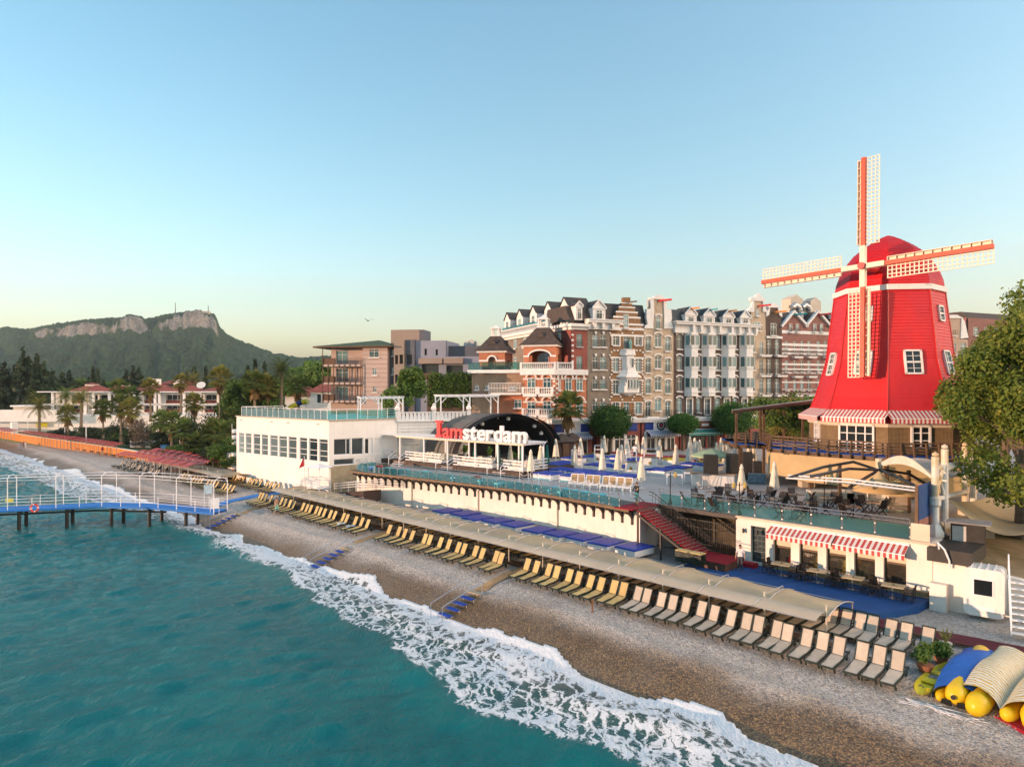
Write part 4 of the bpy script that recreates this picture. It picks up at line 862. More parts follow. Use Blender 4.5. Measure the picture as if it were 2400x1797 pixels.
# letters
def letters():
    t = thing('letter_sign', 'big three-dimensional letters reading Iamsterdam on the pergola roof', 'sign', PW_.w(k0(1016), .25, ZT+.1), PW_.rz)
    RED = M('letter_red', (.55,.012,.02), .4, .06, 1); LW = M('letter_white', (.82,.79,.76), .5, .05, 1)
    tot = k0(1231)-k0(1016); x = 0.; items = []
    for i, ch in enumerate('Iamsterdam'):
        if ch == 'I':
            o = MB(); o.box(0,0,0,.72,.3,.3).box(.16,.0,.3,.56,.3,1.55).box(0,0,1.55,.72,.3,1.82); me = o.mesh('letter', RED); w_ = .74
        else:
            cu = bpy.data.curves.new('letter', 'FONT'); cu.body = ch; cu.size = 1.9; cu.extrude = .15; cu.offset = .042; cu.resolution_u = 4
            ob = bpy.data.objects.new('letter', cu); COL.objects.link(ob); dg = bpy.context.evaluated_depsgraph_get(); me = bpy.data.meshes.new_from_object(ob.evaluated_get(dg)); bpy.data.objects.remove(ob)
            me.materials.clear(); me.materials.append(RED if i < 3 else LW)
            xsv = [v.co.x for v in me.vertices]; mn = min(xsv); w_ = max(xsv)-mn
            for v in me.vertices: v.co = (v.co.x-mn, .15-v.co.z, v.co.y+.02)
            me.flip_normals(); me.flip_normals()
        items.append((me, x, w_)); x += w_+.06
    sx = tot/x
    for me, x0, w_ in items:
        q = link('letter', me, t, (x0*sx, 0, 0)); q.scale = (sx, 1, 1.14 if w_ != .74 else 1)
        b_ = MB().bar((.1,.35,.7),(.1,1.1,.0),.03).bar((w_*sx-.15,.35,.7),(w_*sx-.15,1.1,.0),.03).build('strut', GALV, q); b_.scale = (1/sx,1,1)
letters()
# ---- beds, umbrellas and counters on the plaza
for i, (px, py) in enumerate(((858,1092),(897,1096),(938,1100),(985,1104),(1042,1112),(1080,1117),(1144,1124),(1185,1130),(1281,1141),(1308,1145),(1333,1149),(1356,1152),(1392,1157))):
    p = PT(px, py, ZP+.42); TQ = M('turquoise_vinyl', (.12,.5,.58), .5, .12, 2)
    if i == 0:
        tq = thing('sunbed_table', 'x', 'sunbed'); MB().cbox(-.95,-.32,.3,.95,.32,.42,.03).build('top', TQ, tq)
        for x in (-.88,.88):
            for y in (-.26,.26): MB().bar((x,y,.3),(x,y,0),.07).build('leg', TQ, tq)
        q = tq
    else: q = copy_tree(tq)
    q.location = (p.x, p.y, ZP); q.rotation_euler.z = RS+R(62+((i*5) % 4)*3); q['label'] = 'turquoise slatless sunbed behind the promenade glass, %s from the left' % nth(i+1); q['group'] = 'turquoise sunbeds on the walkway'
for i, (px, py) in enumerate(((889,1096),(1118,1122))):
    p = PT(px, py, ZP+.1); q = tag(MB().lathe([(.36,0),(.42,.1),(.4,.28),(.3,.34),(0,.36)],12).build('pouf', M('red_pouf', (.3,.02,.03), .7, .2, 3), None, (p.x, p.y, ZP), 0, True), '%s round red pouf on the glass walkway' % ('left' if i == 0 else 'right'), 'pouf', 'red poufs')
BED = make_bed(2.1, 2.1, .48, .14); RV, YV = M('red_vinyl', (.36,.01,.02), .4, .15, 2), M('yellow_vinyl', (.55,.45,.01), .4, .15, 2)
def bed_at(px, py, label, mat=None, w_=1.):
    q = copy_tree(BED); p = PT(px, py, ZP+.6); q.location = (p.x, p.y, ZP-.01); q.rotation_euler.z = RS+R(6); q['label'] = label; q['group'] = 'day beds on the plaza'; q.scale = (w_,w_,1)
    if mat:
        c = [x for x in q.children if x.name.startswith('mattress')][0]; c.data = c.data.copy(); c.data.materials[0] = mat
rows = [[(1249,1107),(1313,1112),(1376,1107),(1435,1113)],[(1287,1098),(1330,1102),(1512,1098)],[(1294,1082),(1369,1087),(1419,1091),(1558,1093)],[(1315,1071),(1367,1068),(1420,1079),(1593,1085)],[(1275,1086),(1420,1069),(1632,1088),(1455,1075)]]
for r_, row in enumerate(rows):
    for c, (px, py) in enumerate(row): bed_at(px, py, 'blue day bed on the plaza, %s from left in the %s row' % (nth(c+1), nth(r_+1)))
for i, (px, py, m_) in enumerate(((1553,1075,YV),(1636,1080,YV),(1570,1068,RV),(1480,1066,RV),(1515,1069,RV),(1610,1077,RV),(1430,1060,RV))):
    bed_at(px, py, '%s %s day bed at the back of the plaza' % (nth(i+1 if m_ is YV else i-1), 'yellow' if m_ is YV else 'red'), m_)
for c in list(BED.children): bpy.data.objects.remove(c)
bpy.data.objects.remove(BED)
UMB = M('cream_parasol_cloth', (.78,.71,.57), .85, .12, 2, ovar=.1, streak=.2)
def closed_umbrella():
    t = thing('parasol', 'x', 'parasol'); MB().tube([(0,0,0),(0,0,2.75)],.03,6).build('pole', WHITEM, t); MB().lathe([(.3,0),(.3,.07),(.06,.12),(.05,.3)],10).build('base', M('white_base', (.6,.58,.55), .6, .1, 2), t)
    o = MB(); n = 16
    pr = [(.0,2.8),(.07,2.74),(.14,2.5),(.17,2.46),(.13,2.4),(.2,2.0),(.25,1.5),(.3,1.05),(.33,.75)]
    base = len(o.v)
    for r, z in pr:
        for k in range(n): an = 2*math.pi*k/n; rr2 = r*(1+(.22 if k % 2 else -.22)*min(1, (2.8-z)/1.2)); o.v.append((rr2*math.cos(an), rr2*math.sin(an), z-(.12 if k % 4 == 1 and z < .8 else 0)))
    for i in range(len(pr)-1):
        for k in range(n): a = base+i*n+k; b = base+i*n+(k+1) % n; o.f.append((a, a+n, b+n, b))
    o.build('canopy', UMB, t, smooth=True); return t
U0 = closed_umbrella(); first = True
UL = [(1244,1053),(1267,1042),(1303,1028),(1347,1042),(1361,1025),(1416,1020),(1412,1050),(1448,1050),(1457,1041),(1471,1030),(1493,1021),(1508,1023),(1503,1069),(1546,1029),(1584,1041),(1617,1021),(1615,1036),(1628,1025),(1633,1033),(1640,1030),(1680,1036),(1690,1025),(1697,1036),(1703,1029),(1725,1031),(1755,1040),(1766,1040),(1738,1087),(1815,1081),(1196,1041)]
order = sorted(range(len(UL)), key=lambda i: UL[i][0]); rank = {i: r for r, i in enumerate(order)}
for i, (px, py) in enumerate(UL):
    q = U0 if first else copy_tree(U0); first = False; p = PT(px, py, ZP+2.78)
    q.location = (p.x, p.y, ZP); q.rotation_euler = (0, 0, i*1.3); q['label'] = 'closed cream parasol on the plaza, %s from the left' % nth(rank[i]+1); q['group'] = 'closed parasols'
# closed green parasols and potted banana plants under the pergola come with the plants
POD = M('white_pod', (.76,.73,.68), .6, .08, 1, streak=.25); GOLD = M('gold_emblem', (.45,.27,.05), .4, .2, 5, metal=.4)
def pod(label, px0, px1, py1, h, rail=0., emblem=True):
    a = PT(px0, py1, ZP); w_ = (px1-px0)/F*a.y/.85; t = thing('bar_pod', label, 'kiosk', (a.x, a.y, ZP), R(-14))
    MB().cbox(0,0,0,w_*.72,w_*.6,h,.03).build('body', POD, t); MB().box(-.04,-.04,h,w_*.72+.04,w_*.6+.04,h+.06).build('top', M('pod_rim', (.2,.15,.1), .5, .2, 2), t)
    if emblem:
        for yy in (0,): 
            o = MB(); o.tube([(w_*.36,-.012,h*.55),(w_*.36,.0,h*.55)], .16, 16); o.build('emblem', GOLD, t)
    if rail:
        o = MB()
        for x in (0.05, w_*.72-.05):
            for y in (.05, w_*.6-.05): o.bar((x,y,h),(x,y,h+rail),.05)
        for z in (h+rail*.5, h+rail):
            o.bar((.05,.05,z),(w_*.72-.05,.05,z),.04).bar((.05,w_*.6-.05,z),(w_*.72-.05,w_*.6-.05,z),.04).bar((.05,.05,z),(.05,w_*.6-.05,z),.04).bar((w_*.72-.05,.05,z),(w_*.72-.05,w_*.6-.05,z),.04)
        o.build('guard_rail', WHITEM, t)
    return t
pod('white raised pod with gold emblem and guard rail where a man stands', 1466, 1496, 1113, 1.25, 1.05)
pod('wide white pod with gold emblem right of the manned pod', 1508, 1544, 1099, 1.2, .9)
pod('small white pod with railing behind the blue day beds on the left', 1338, 1368, 1102, 1.3, .8, False)
pod('far white railed pod before the round tree', 1392, 1412, 1090, 1.3, .9)
ct = thing('dj_counter', 'long white counter carrying black loudspeaker boxes on the plaza', 'counter', PT(1621, 1138, ZP), R(-12)); MB().cbox(0,0,0,3.6,1.1,1.05).build('front', POD, ct); MB().box(-.1,-.1,1.052,3.7,1.2,1.1).build('top', M('counter_wood', (.35,.18,.08), .5, .2, 2), ct)
SPK = M('black_speaker', (.03,.026,.022), .6, .3, 3)
for i, (px0, px1, py0, py1) in enumerate(((1650,1690,1066,1116),(1703,1737,1064,1115),(1744,1768,1060,1109),(1768,1790,1082,1112))):
    a = PT(px0, py1, ZP+.9 if i < 2 else ZP+.6); w_ = (px1-px0)/F*a.y*.8; h = (py1-py0)/F*a.y
    s_ = thing('loudspeaker', 'large dark loudspeaker box by the plaza counter, %s from the left' % nth(i+1), 'loudspeaker', (a.x, a.y, ZP+1.1 if i < 2 else ZP), R(-12), 'loudspeaker boxes'); MB().cbox(0,0,0,w_,.9,h+(.6 if i > 1 else -.2),.02).build('cabinet', SPK, s_); MB().box(.06,-.02,.1,w_-.06,-.003,h*.8).build('grille', DSTEEL, s_)
fz = thing('chest_freezer', 'grey blue chest freezer standing beside the loudspeakers', 'freezer', PT(1755, 1133, ZP), R(-12)); MB().cbox(0,0,.08,1.45,.7,.85,.04).build('body', M('freezer_print', (.12,.2,.26), .4, .6, 4), fz); MB().box(.02,.02,.855,1.43,.68,.9).build('lid', GALV, fz)
ht = thing('high_table', 'tall round steel bar table on the plaza before the counter', 'table', PT(1650, 1143, ZP)); MB().lathe([(.62,0),(.64,.04),(0,.05)],18,(0,0,1.1)).build('tabletop', GALV, ht)
for k in range(6): an = k*math.pi/3; MB().bar((.35*math.cos(an),.35*math.sin(an),1.1),(.6*math.cos(an),.6*math.sin(an),0),.03).build('leg', GALV, ht)
MB().lathe([(.62,.02),(.62,.05)],18).build('foot_ring', GALV, ht)
for i, (px0, px1, py) in enumerate(((1562,1600,1136),(1604,1622,1132))):
    a = PT(px0, py, ZP); w_ = (px1-px0)/F*a.y; b_ = thing('white_bench_table', '%s white plain table on the plaza left of the counter' % ('long' if i == 0 else 'short'), 'table', a, R(-10)); MB().cbox(0,0,.85,w_,.7,.95,.02).build('tabletop', WHITE, b_)
    for x in (.03, w_-.1): MB().box(x,.03,0,x+.07,.67,.85).build('leg', WHITE, b_)
gu = thing('open_parasol', 'open pale green parasol at the back of the plaza', 'parasol', PT(1668, 1112, ZP)); MB().tube([(0,0,0),(0,0,2.5)],.03,6).build('pole', WHITEM, gu); MB().lathe([(0,2.6),(.9,2.35),(2.1,1.95),(2.1,1.8)],8).build('canopy', M('pale_green_cloth', (.36,.45,.26), .85, .1, 2), gu)
# folding chairs and tables on the roof terrace
DK = M('dark_teak', (.028,.018,.014), .55, .3, 4)
def folding_chair():
    t = thing('folding_chair', 'x', 'chair')
    o = MB()
    for i in range(5): o.box(-.2+.082*i,-.22,.42,-.2+.082*i+.07,.2,.44)
    o.build('seat', DK, t); o = MB()
    for i in range(5): x = -.19+.082*i; o.bar((x+.03,.2,.46),(x+.03,.46,1.0),.065,.02,(0,1,0))
    o.bar((-.22,.2,.44),(-.22,.48,1.04),.04).bar((.24,.2,.44),(.24,.48,1.04),.04).bar((-.22,.47,1.02),(.24,.47,1.02),.06,.03); o.build('backrest', DK, t)
    for x in (-.22,.24): MB().bar((x,-.22,.44),(x,.34,0),.04).build('leg', DK, t); MB().bar((x,.22,.46),(x,-.3,0),.04).build('leg', DK, t)
    return t
FC = folding_chair(); FT = make_table('terrace_table', M('terrace_table_wood', (.3,.2,.12), .5, .25, 2), DK, .42, .42); f1 = f2 = True
TL = [(1635,1160),(1669,1152),(1710,1147),(1783,1152),(1816,1167),(1867,1158),(1906,1177),(1940,1165),(2000,1186),(2044,1175),(1857,1189),(1695,1172),(1740,1165)]
tord = sorted(range(len(TL)), key=lambda i: TL[i][0])
for r_, i in enumerate(tord):
    p = PT(*TL[i], ZP+.75); q = FT if f2 else copy_tree(FT); f2 = False
    q.location = (p.x, p.y, ZP); q.rotation_euler.z = R(20+i*37 % 60); q['label'] = 'dark wooden table on the restaurant roof terrace, %s from the left' % nth(r_+1); q['group'] = 'terrace tables'
    for j in range(3 if i % 3 else 4):
        an = R(i*41+j*(120 if i % 3 else 90)); q = FC if f1 else copy_tree(FC); f1 = False
        q.location = (p.x+.78*math.cos(an), p.y+.78*math.sin(an), ZP); q.rotation_euler.z = an-math.pi/2+R(random.uniform(-12,12)); q['label'] = 'dark folding chair, %s round the terrace table that is %s from left' % (nth(j+1), nth(r_+1)); q['group'] = 'folding chairs on the roof terrace'
# lamp posts
def lamp_post(label, px, py, z, h=2.3, arms=1, rz=0.):
    t = thing('lamp_post', label, 'street lamp', PT(px, py, z), rz); MB().lathe([(.16,0),(.14,.15),(.07,.3),(.045,.5),(.04,h)],8).build('post', DSTEEL, t)
    for s in ((1,-1) if arms == 2 else (1,)):
        MB().tube([(0,0,h-.25),(s*.2,0,h-.12),(s*.38,0,h-.15)],.02,5).build('arm', DSTEEL, t); l_ = MB().lathe([(.03,-.32),(.1,-.26),(.13,.0),(.02,.14)],6,(s*.38,0,h-.1)).build('lantern', M('lantern_glass', (.5,.38,.12), .3, .2, 5), t)
lamp_post('iron lamp post with one lantern at the left end of the terrace balustrade', 1571, 1181, ZP, 2.35)
lamp_post('iron lamp post behind the terrace glass before the cream parasol', 1733, 1206, ZP, 2.2, 2)
lamp_post('iron lamp post with two lanterns among the terrace tables', 1932, 1190, ZP, 2.4, 2)
# ---- red staircase
def red_stairs():
    Tp = PT(1510, 1186, ZP); t = thing('red_staircase', 'red carpeted iron staircase from the promenade down to the beach', 'stairs', (0,0,0), RS)
    a0, t0 = toS(Tp); n = 17; za = ZP; zb = 2.75; a1 = -24.0; wdt = 1.9; tt = 41.1; a0 = -28.6
    for i in range(n):
        a = a0+(a1-a0)*i/n; z = za-(za-zb)*(i+1)/(n+1); b = a+(a1-a0)/n
        MB().box(a, tt-wdt/2, z-.05, b+.03, tt+wdt/2, z).add([(b,tt-wdt/2,z),(b,tt+wdt/2,z),(b,tt+wdt/2,z-.15),(b,tt-wdt/2,z-.15)], [(0,1,2,3)]).build('step', REDC, t)
        MB().bar((b+.02,tt-wdt/2,z-.01),(b+.02,tt+wdt/2,z-.01),.03).build('nosing', GALV, t)
    for s in (-1, 1):
        y = tt+s*(wdt/2+.04); MB().bar((a0,y,za-.34),(a1+.1,y,zb-.26),.06,.16).build('stringer', DSTEEL, t)
        o = MB(); o.tube([(a0-.3,y,za+1),(a0,y,za+1),(a1,y,zb+.95),(a1+1.4,y,zb+.9)],.03,6).tube([(a0-.3,y,za+.75),(a0,y,za+.75),(a1,y,zb+.7),(a1+1.4,y,zb+.65)],.018,5)
        for i in range(n+1): f = i/n; a = a0+(a1-a0)*f; z = za+(zb-za)*f; o.bar((a,y,z-.05),(a,y,z+.97),.02)
        o.build('railing', DSTEEL, t)
    for a, z in ((-28.5,ZP-.2),(-26.6,4.2)): MB().bar((a,tt-wdt/2,2.0),(a,tt-wdt/2,z),.11).build('column', DSTEEL, t)
    MB().box(a1,tt-wdt/2-.25,1.8,a1+2.4,tt+wdt/2+.3,zb-.08).build('landing_box', M('brown_panel', (.11,.055,.03), .6, .3, 2), t); MB().box(a1-.02,tt-wdt/2-.27,zb-.078,a1+2.42,tt+wdt/2+.32,zb-.05).build('landing_carpet', REDC, t)
    MB().box(a0-1.6,39.6,ZP-.05,a0,43.1,ZP+.014).build('top_carpet', REDC, t)
    return t
red_stairs()
# dark gated passage under the terrace left of the restaurant
gt = thing('iron_gate', 'dark iron bar gate and fence closing the passage beside the red stairs', 'gate', (0,0,0), RS)
for x0, x1, y0, y1 in ((-28.4,-23.5,42.4,42.4),(-23.5,-22.6,42.4,43.0)):
    n = int(math.dist((x0,y0),(x1,y1))/.13)
    o = MB()
    for i in range(n+1): f = i/n; o.bar((x0+(x1-x0)*f,y0+(y1-y0)*f,2.3),(x0+(x1-x0)*f,y0+(y1-y0)*f,4.75),.022)
    for z in (2.4,4.2,4.7): o.bar((x0,y0,z),(x1,y1,z),.04)
    o.build('bar_panel', DSTEEL, gt)
o = MB(); o.box(-28.5, 43.3, 2.0, -22.55, 46.2, ZP-.25); o = MB().box(-28.6,46.2,2,-22.5,46.3,ZP-.2).box(-28.6,43,2.2,-22.5,46.2,2.3); tag(o.build('passage', INT, None, (0,0,0), RS), 'dim tan passage under the terrace behind the iron gate', 'passage')
tag(MB().box(-28.6,42.9,ZP-.28,-22.5,43.1,ZP).box(-28.6,43.1,ZP-.3,-22.5,46.2,ZP-.24).build('terrace_beam', DSTEEL, None, (0,0,0), RS), 'dark beam edge carrying the terrace over the gated passage', 'beam')
# ---- left end of the wall: dais, cabinet, fridge, ramp, lifeguard tower
da = thing('carpeted_dais', 'low dais with red carpet beside the brown cabinet', 'platform', (0,0,0), RS); a, tt = ST(905, 1180, 2.0)
MB().box(a-4.4,tt-.2,1.6,a+.6,tt+2.6,2.55).build('body', M('dark_brown_box', (.05,.025,.02), .6, .2, 2), da); MB().box(a-4.42,tt-.22,2.553,a+.62,tt+2.62,2.58).build('carpet', REDC, da)
cb = thing('cabinet', 'tall dark brown cabinet on the red carpeted dais', 'cabinet', SH(a-1.9, tt+.5, 2.58), RS); MB().cbox(0,0,0,1.1,1.3,2.25,.02).build('body', M('cabinet_brown', (.07,.035,.022), .5, .2, 2), cb); MB().box(.05,-.02,.05,1.05,-.003,2.2).build('door', M('cabinet_brown', (.07,.035,.022)), cb); MB().box(.45,-.035,1.55,.6,-.021,1.75).build('notice', WHITEM, cb)
sp = thing('patterned_screen', 'gold and cream patterned screen panel left of the cabinet', 'screen', SH(a-3.6, tt+1.6, 2.58), RS); MB().box(0,0,0,1.35,.08,2.5).build('panel', M('gold_pattern', (.5,.33,.1), .6, .7, 9), sp); MB().box(-.9,.02,0,-.02,.1,2.6).build('side_panel', WPEACH, sp)
fr = thing('drinks_fridge', 'blue glass-door drinks fridge with round red white blue emblem', 'fridge', SH(*ST(930, 1180, 2.2), 2.3), RS+R(14)); MB().cbox(0,0,.12,1.15,.8,2.2,.02).build('body', M('fridge_blue', (.02,.11,.36), .35, .1, 3), fr)
for x in (.06,.6): MB().box(x,-.02,.25,x+.48,-.003,1.85).build('glass_door', M('fridge_shelves', (.5,.58,.62), .15, .5, 5), fr)
MB().box(-.02,-.03,1.92,1.17,-.004,2.18).build('header', M('fridge_header', (.05,.25,.6), .3, .2, 3), fr); MB().box(-.1,-.1,0,1.25,.9,.115).build('pallet', TAN, fr)
o = MB(); 
for k, (r0, c_) in enumerate(((.26,'w'),)): o.tube([(1.152,.4,1.55),(1.162,.4,1.55)], .27, 20)
o.build('emblem', WHITEM, fr)
for nm, zz, cc in (('emblem_top', 1, (.6,.02,.03)), ('emblem_bottom', -1, (.01,.06,.35))):
    poly = [(.4+.24*math.cos(math.pi*k/12), 1.55+zz*(.05+.19*math.sin(math.pi*k/12))) for k in range(13)]; vs = [(1.166, p[0], p[1]) for p in poly]; MB().add(vs, [tuple(range(13)) if zz > 0 else tuple(range(12,-1,-1))]).build(nm, M('emblem_%s' % nm, cc, .4, .05, 3), fr)
for i, px in enumerate((862, 879)): p = PT(px, 1168, 2.58); tag(MB().lathe([(.14,0),(.12,.04),(.035,.06),(.035,1.0 if i == 0 else 2.1),(.0,1.05 if i == 0 else 2.15)],8).build('metal_post', GALV, None, p), '%s grey metal post on the red dais' % ('short' if i == 0 else 'tall'), 'post')
rp = thing('railed_ramp', 'ramp with white tube railings rising along the stone base', 'ramp', (0,0,0)); A_ = PT(768, 1158, 2.0); B_ = PT(852, 1150, 3.9); A_ = Vector((A_.x, A_.y)); B_ = Vector((B_.x, B_.y)); dd = (B_-A_); L_ = dd.length; rz_ = math.atan2(dd.y, dd.x); rp.location = (A_.x, A_.y, 0); rp.rotation_euler.z = rz_
o = MB(); o.add([(0,0,1.8),(L_,0,1.8),(L_,1.8,1.8),(0,1.8,1.8),(0,0,2.1),(L_,0,3.9),(L_,1.8,3.9),(0,1.8,2.1)], [(4,5,6,7),(0,1,5,4),(1,2,6,5),(2,3,7,6),(3,0,4,7)]); o.build('ramp_body', M('dark_brown_box', (.05,.025,.02)), rp)
for y in (.04, 1.76):
    o = MB()
    for z in (.5,.75,1.0): o.tube([(0,y,2.1+z),(L_,y,3.9+z),(L_+.8,y,3.95+z)],.03,5)
    for i in range(6): f = i/5; o.bar((L_*f,y,2.1+1.8*f),(L_*f,y,3.1+1.8*f),.045)
    o.build('railing', WHITEM, rp)
lt = thing('lifeguard_tower', 'white lifeguard tower with a roof standing by the white restaurant wall', 'tower', PT(722, 1172, 2.0), WLf.rz+R(6))
for x in (0,1.7):
    for y in (0,1.5): MB().bar((x*1.1-.1,y,0),(x,y,3.5),.09).build('leg', WHITEM, lt)
MB().box(-.1,-.1,1.3,1.8,1.6,1.4).build('platform', WHITEM, lt); MB().add([(-.3,-.3,3.5),(2,-.3,3.5),(2,1.8,3.5),(-.3,1.8,3.5),(.85,.75,3.95)], [(3,2,1,0),(0,1,4),(1,2,4),(2,3,4),(3,0,4)]).build('roof', WHITEM, lt)
o = MB()
for i in range(9): o.box(-.08+.22*i,-.12,1.4,-.02+.22*i+.08,-.08,2.25)
o.build('slat_front', WHITEM, lt)
fl = thing('red_flag', 'red flag hanging from a thin pole beside the lifeguard tower', 'flag', PT(713, 1172, 2.0)); MB().tube([(0,0,0),(0,0,4.7)],.025,5).build('pole', WHITEM, fl)
o = MB(); o.grid(lambda i, j: (-.55*i*(.3+.7*j)+.02, .12*math.sin(3*i+2*j), 4.65-1.0*j-.25*i), 6, 6); o.build('cloth', M('flag_red', (.5,.015,.02), .8, .2, 3), fl)
# the people on the promenade are built with the other people
# ================= buildings behind the plaza =================
def brick_mat(name, c1, c2, mo, sc=1., bump=.4):
    if name in MATS: return MATS[name]
    m = bpy.data.materials.new(name); k = N(m); s = k.new('SeparateXYZ'); k.ln(k.obj(), s.inputs[0]); cb = k.new('CombineXYZ'); k.ln(k.math('ADD', s.outputs[0], s.outputs[1]), cb.inputs[0]); k.ln(s.outputs[2], cb.inputs[1])
    b = k.new('TexBrick'); k.ln(cb.outputs[0], b.inputs['Vector']); b.inputs['Color1'].default_value = (*c1,1); b.inputs['Color2'].default_value = (*c2,1); b.inputs['Mortar'].default_value = (*mo,1)
    b.inputs['Scale'].default_value = sc; b.inputs['Mortar Size'].default_value = .012; b.inputs['Brick Width'].default_value = .3; b.inputs['Row Height'].default_value = .1; b.inputs['Bias'].default_value = 0.
    p = k.pos(); cc = k.mix(k.g(k.noise(p, .7, 5, .65), .3, .75), b.outputs['Color'], k.mix(.5, b.outputs['Color'], tuple(x*.55 for x in c1)))
    cc = k.mix(k.math('MULTIPLY', k.g(k.noise(k.pos((1,1,.1)), 2., 5, .65), .52, .8), .45), cc, tuple(x*.4 for x in c2)); k.col(cc); k.b.inputs['Roughness'].default_value = .85
    k.bump(b.outputs['Fac'], -bump, .02); MATS[name] = m; return m
BR_GREY = brick_mat('grey_brown_brick', (0.232,0.181,0.138), (0.16,0.128,0.102), (0.392,0.348,0.29))
BR_BRN = brick_mat('golden_brown_brick', (0.29,0.145,0.0551), (0.21,0.0986,0.0377), (0.377,0.246,0.145))
BR_BEI = brick_mat('beige_brick', (0.58,0.435,0.304), (0.493,0.362,0.246), (0.6,0.551,0.435))
BR_DRK = brick_mat('dark_brown_brick', (0.102,0.058,0.0435), (0.0725,0.0435,0.0348), (0.174,0.131,0.102))
BR_RED = brick_mat('red_brown_brick', (0.29,0.102,0.0725), (0.217,0.0725,0.058), (0.435,0.29,0.246))
BR_ORG = brick_mat('orange_red_brick', (0.551,0.16,0.058), (0.435,0.116,0.0508), (0.58,0.362,0.246))
BR_DR2 = brick_mat('deep_red_brick', (0.319,0.0653,0.0435), (0.246,0.0508,0.0362), (0.362,0.174,0.145))
TRIM = M('white_stone_trim', (.78,.76,.73), .7, .07, 1, streak=.25)
SLATE = M('dark_slate_roof', (.055,.05,.048), .7, .3, 2, bump=.3, bscale=12)
SLATEB = M('brown_slate_roof', (.075,.055,.045), .75, .3, 2, bump=.4, bscale=10)
CURT = pane_mat('curtained_glass', (.03,.09,.105), (.15,.29,.31), .15)
wcache = {}
def win(par, q0, z0, q1, z1, y=.12, arch=0., rail=0., sill=True, frame=TRIM, pane=CURT, mull=(1,2), key=False, surround=0.):
    w_, h = round(q1-q0, 2), round(z1-z0, 2); kk = (w_, h, arch, rail, mull, surround, frame.name)
    if kk not in wcache:
        o = MB(); f = .055
        o.box(0,0,0,f,.09,h).box(w_-f,0,0,w_,.09,h).box(f,0,0,w_-f,.09,f).box(f,0,h-f,w_-f,.09,h)
        for i in range(1, mull[0]+1): x = w_*i/(mull[0]+1); o.box(x-.035,.01,f,x+.035,.08,h-f)
        for i in range(1, mull[1]): z = h*(1-.3*i) if mull[1] == 2 else h*i/mull[1]; o.box(f,.015,z-.03,w_-f,.075,z+.03)
        if sill: o.box(-.12,-.3,-.16,w_+.12,.0,-.02)
        if arch:
            n = 8; c = w_/2
            for i in range(n):
                a0, a1 = math.pi*i/n, math.pi*(i+1)/n; r0, r1 = c+.03, c+.24
                pl = [(c-r0*math.cos(a0), h-.0+arch*math.sin(a0)), (c-r1*math.cos(a0), h+(arch+.2)*math.sin(a0)), (c-r1*math.cos(a1), h+(arch+.2)*math.sin(a1)), (c-r0*math.cos(a1), h+arch*math.sin(a1))]; o.slab(pl, -.2, -.12-.0)
        if surround: s = surround; o.box(-s,-.17,0,0,-.125,h).box(w_,-.17,0,w_+s,-.125,h).box(-s,-.18,h,w_+s,-.125,h+s*1.3)
        wm = o.mesh('window', frame); pm = MB().box(f,.04,f,w_-f,.06,h-f).mesh('pane', pane); rm = None
        if rail:
            o = MB()
            for z in np.linspace(.08, rail, 5): o.bar((-.05,-.28,z),(w_+.05,-.28,z),.025)
            for x in np.linspace(-.05, w_+.05, 4): o.bar((x,-.28,0),(x,-.28,rail),.025)
            o.bar((-.05,-.28,rail),(-.05,-.12,rail),.025).bar((w_+.05,-.28,rail),(w_+.05,-.12,rail),.025); rm = o.mesh('railing', DSTEEL)
        wcache[kk] = (wm, pm, rm)
    wm, pm, rm = wcache[kk]
    o = link('window', wm, par, (q0, y, z0)); link('pane', pm, o)
    if rm: link('railing', rm, o)
    if key: link('keystone', KEY, o, (w_/2, 0, h+.12))
    return o
KEY = MB().slab([(-.12,0),(.12,0),(.2,.38),(-.2,.38)], -.22, -.125).mesh('keystone', TRIM)
def balcony(par, q0, q1, z, dep=.75, h=.95, slab=TRIM, y=0., bars=True):
    s_ = MB().box(q0,-dep,z-.18,q1,-.005,z).box(q0+.08,-dep+.08,z-.3,q1-.08,-.005,z-.18).build('balcony', slab, par, (0,y,0))
    o = MB(); L = q1-q0; n = max(4, int(L/.16))
    for i in range(n+1): x = q0+L*i/n; o.bar((x,-dep+.04,z),(x,-dep+.04,z+h),.02)
    for x in (q0+.02, q1-.02):
        for k in range(4): yy = -dep+.04+(dep-.08)*k/3; o.bar((x,yy,z),(x,yy,z+h),.02)
        o.bar((x,-dep+.04,z+h),(x,-.02,z+h),.03)
    o.bar((q0,-dep+.04,z+h),(q1,-dep+.04,z+h),.035).bar((q0,-dep+.04,z+.12),(q1,-dep+.04,z+.12),.025); o.build('railing', DSTEEL, s_); return s_
HW = Wall((20.2, 97.8), (.92, .39)); ZG = 9.75
z4 = lambda x, y: (1350+.2415*x, 680+.2415*y)
def hz(px, py): return HW.at(px, py)
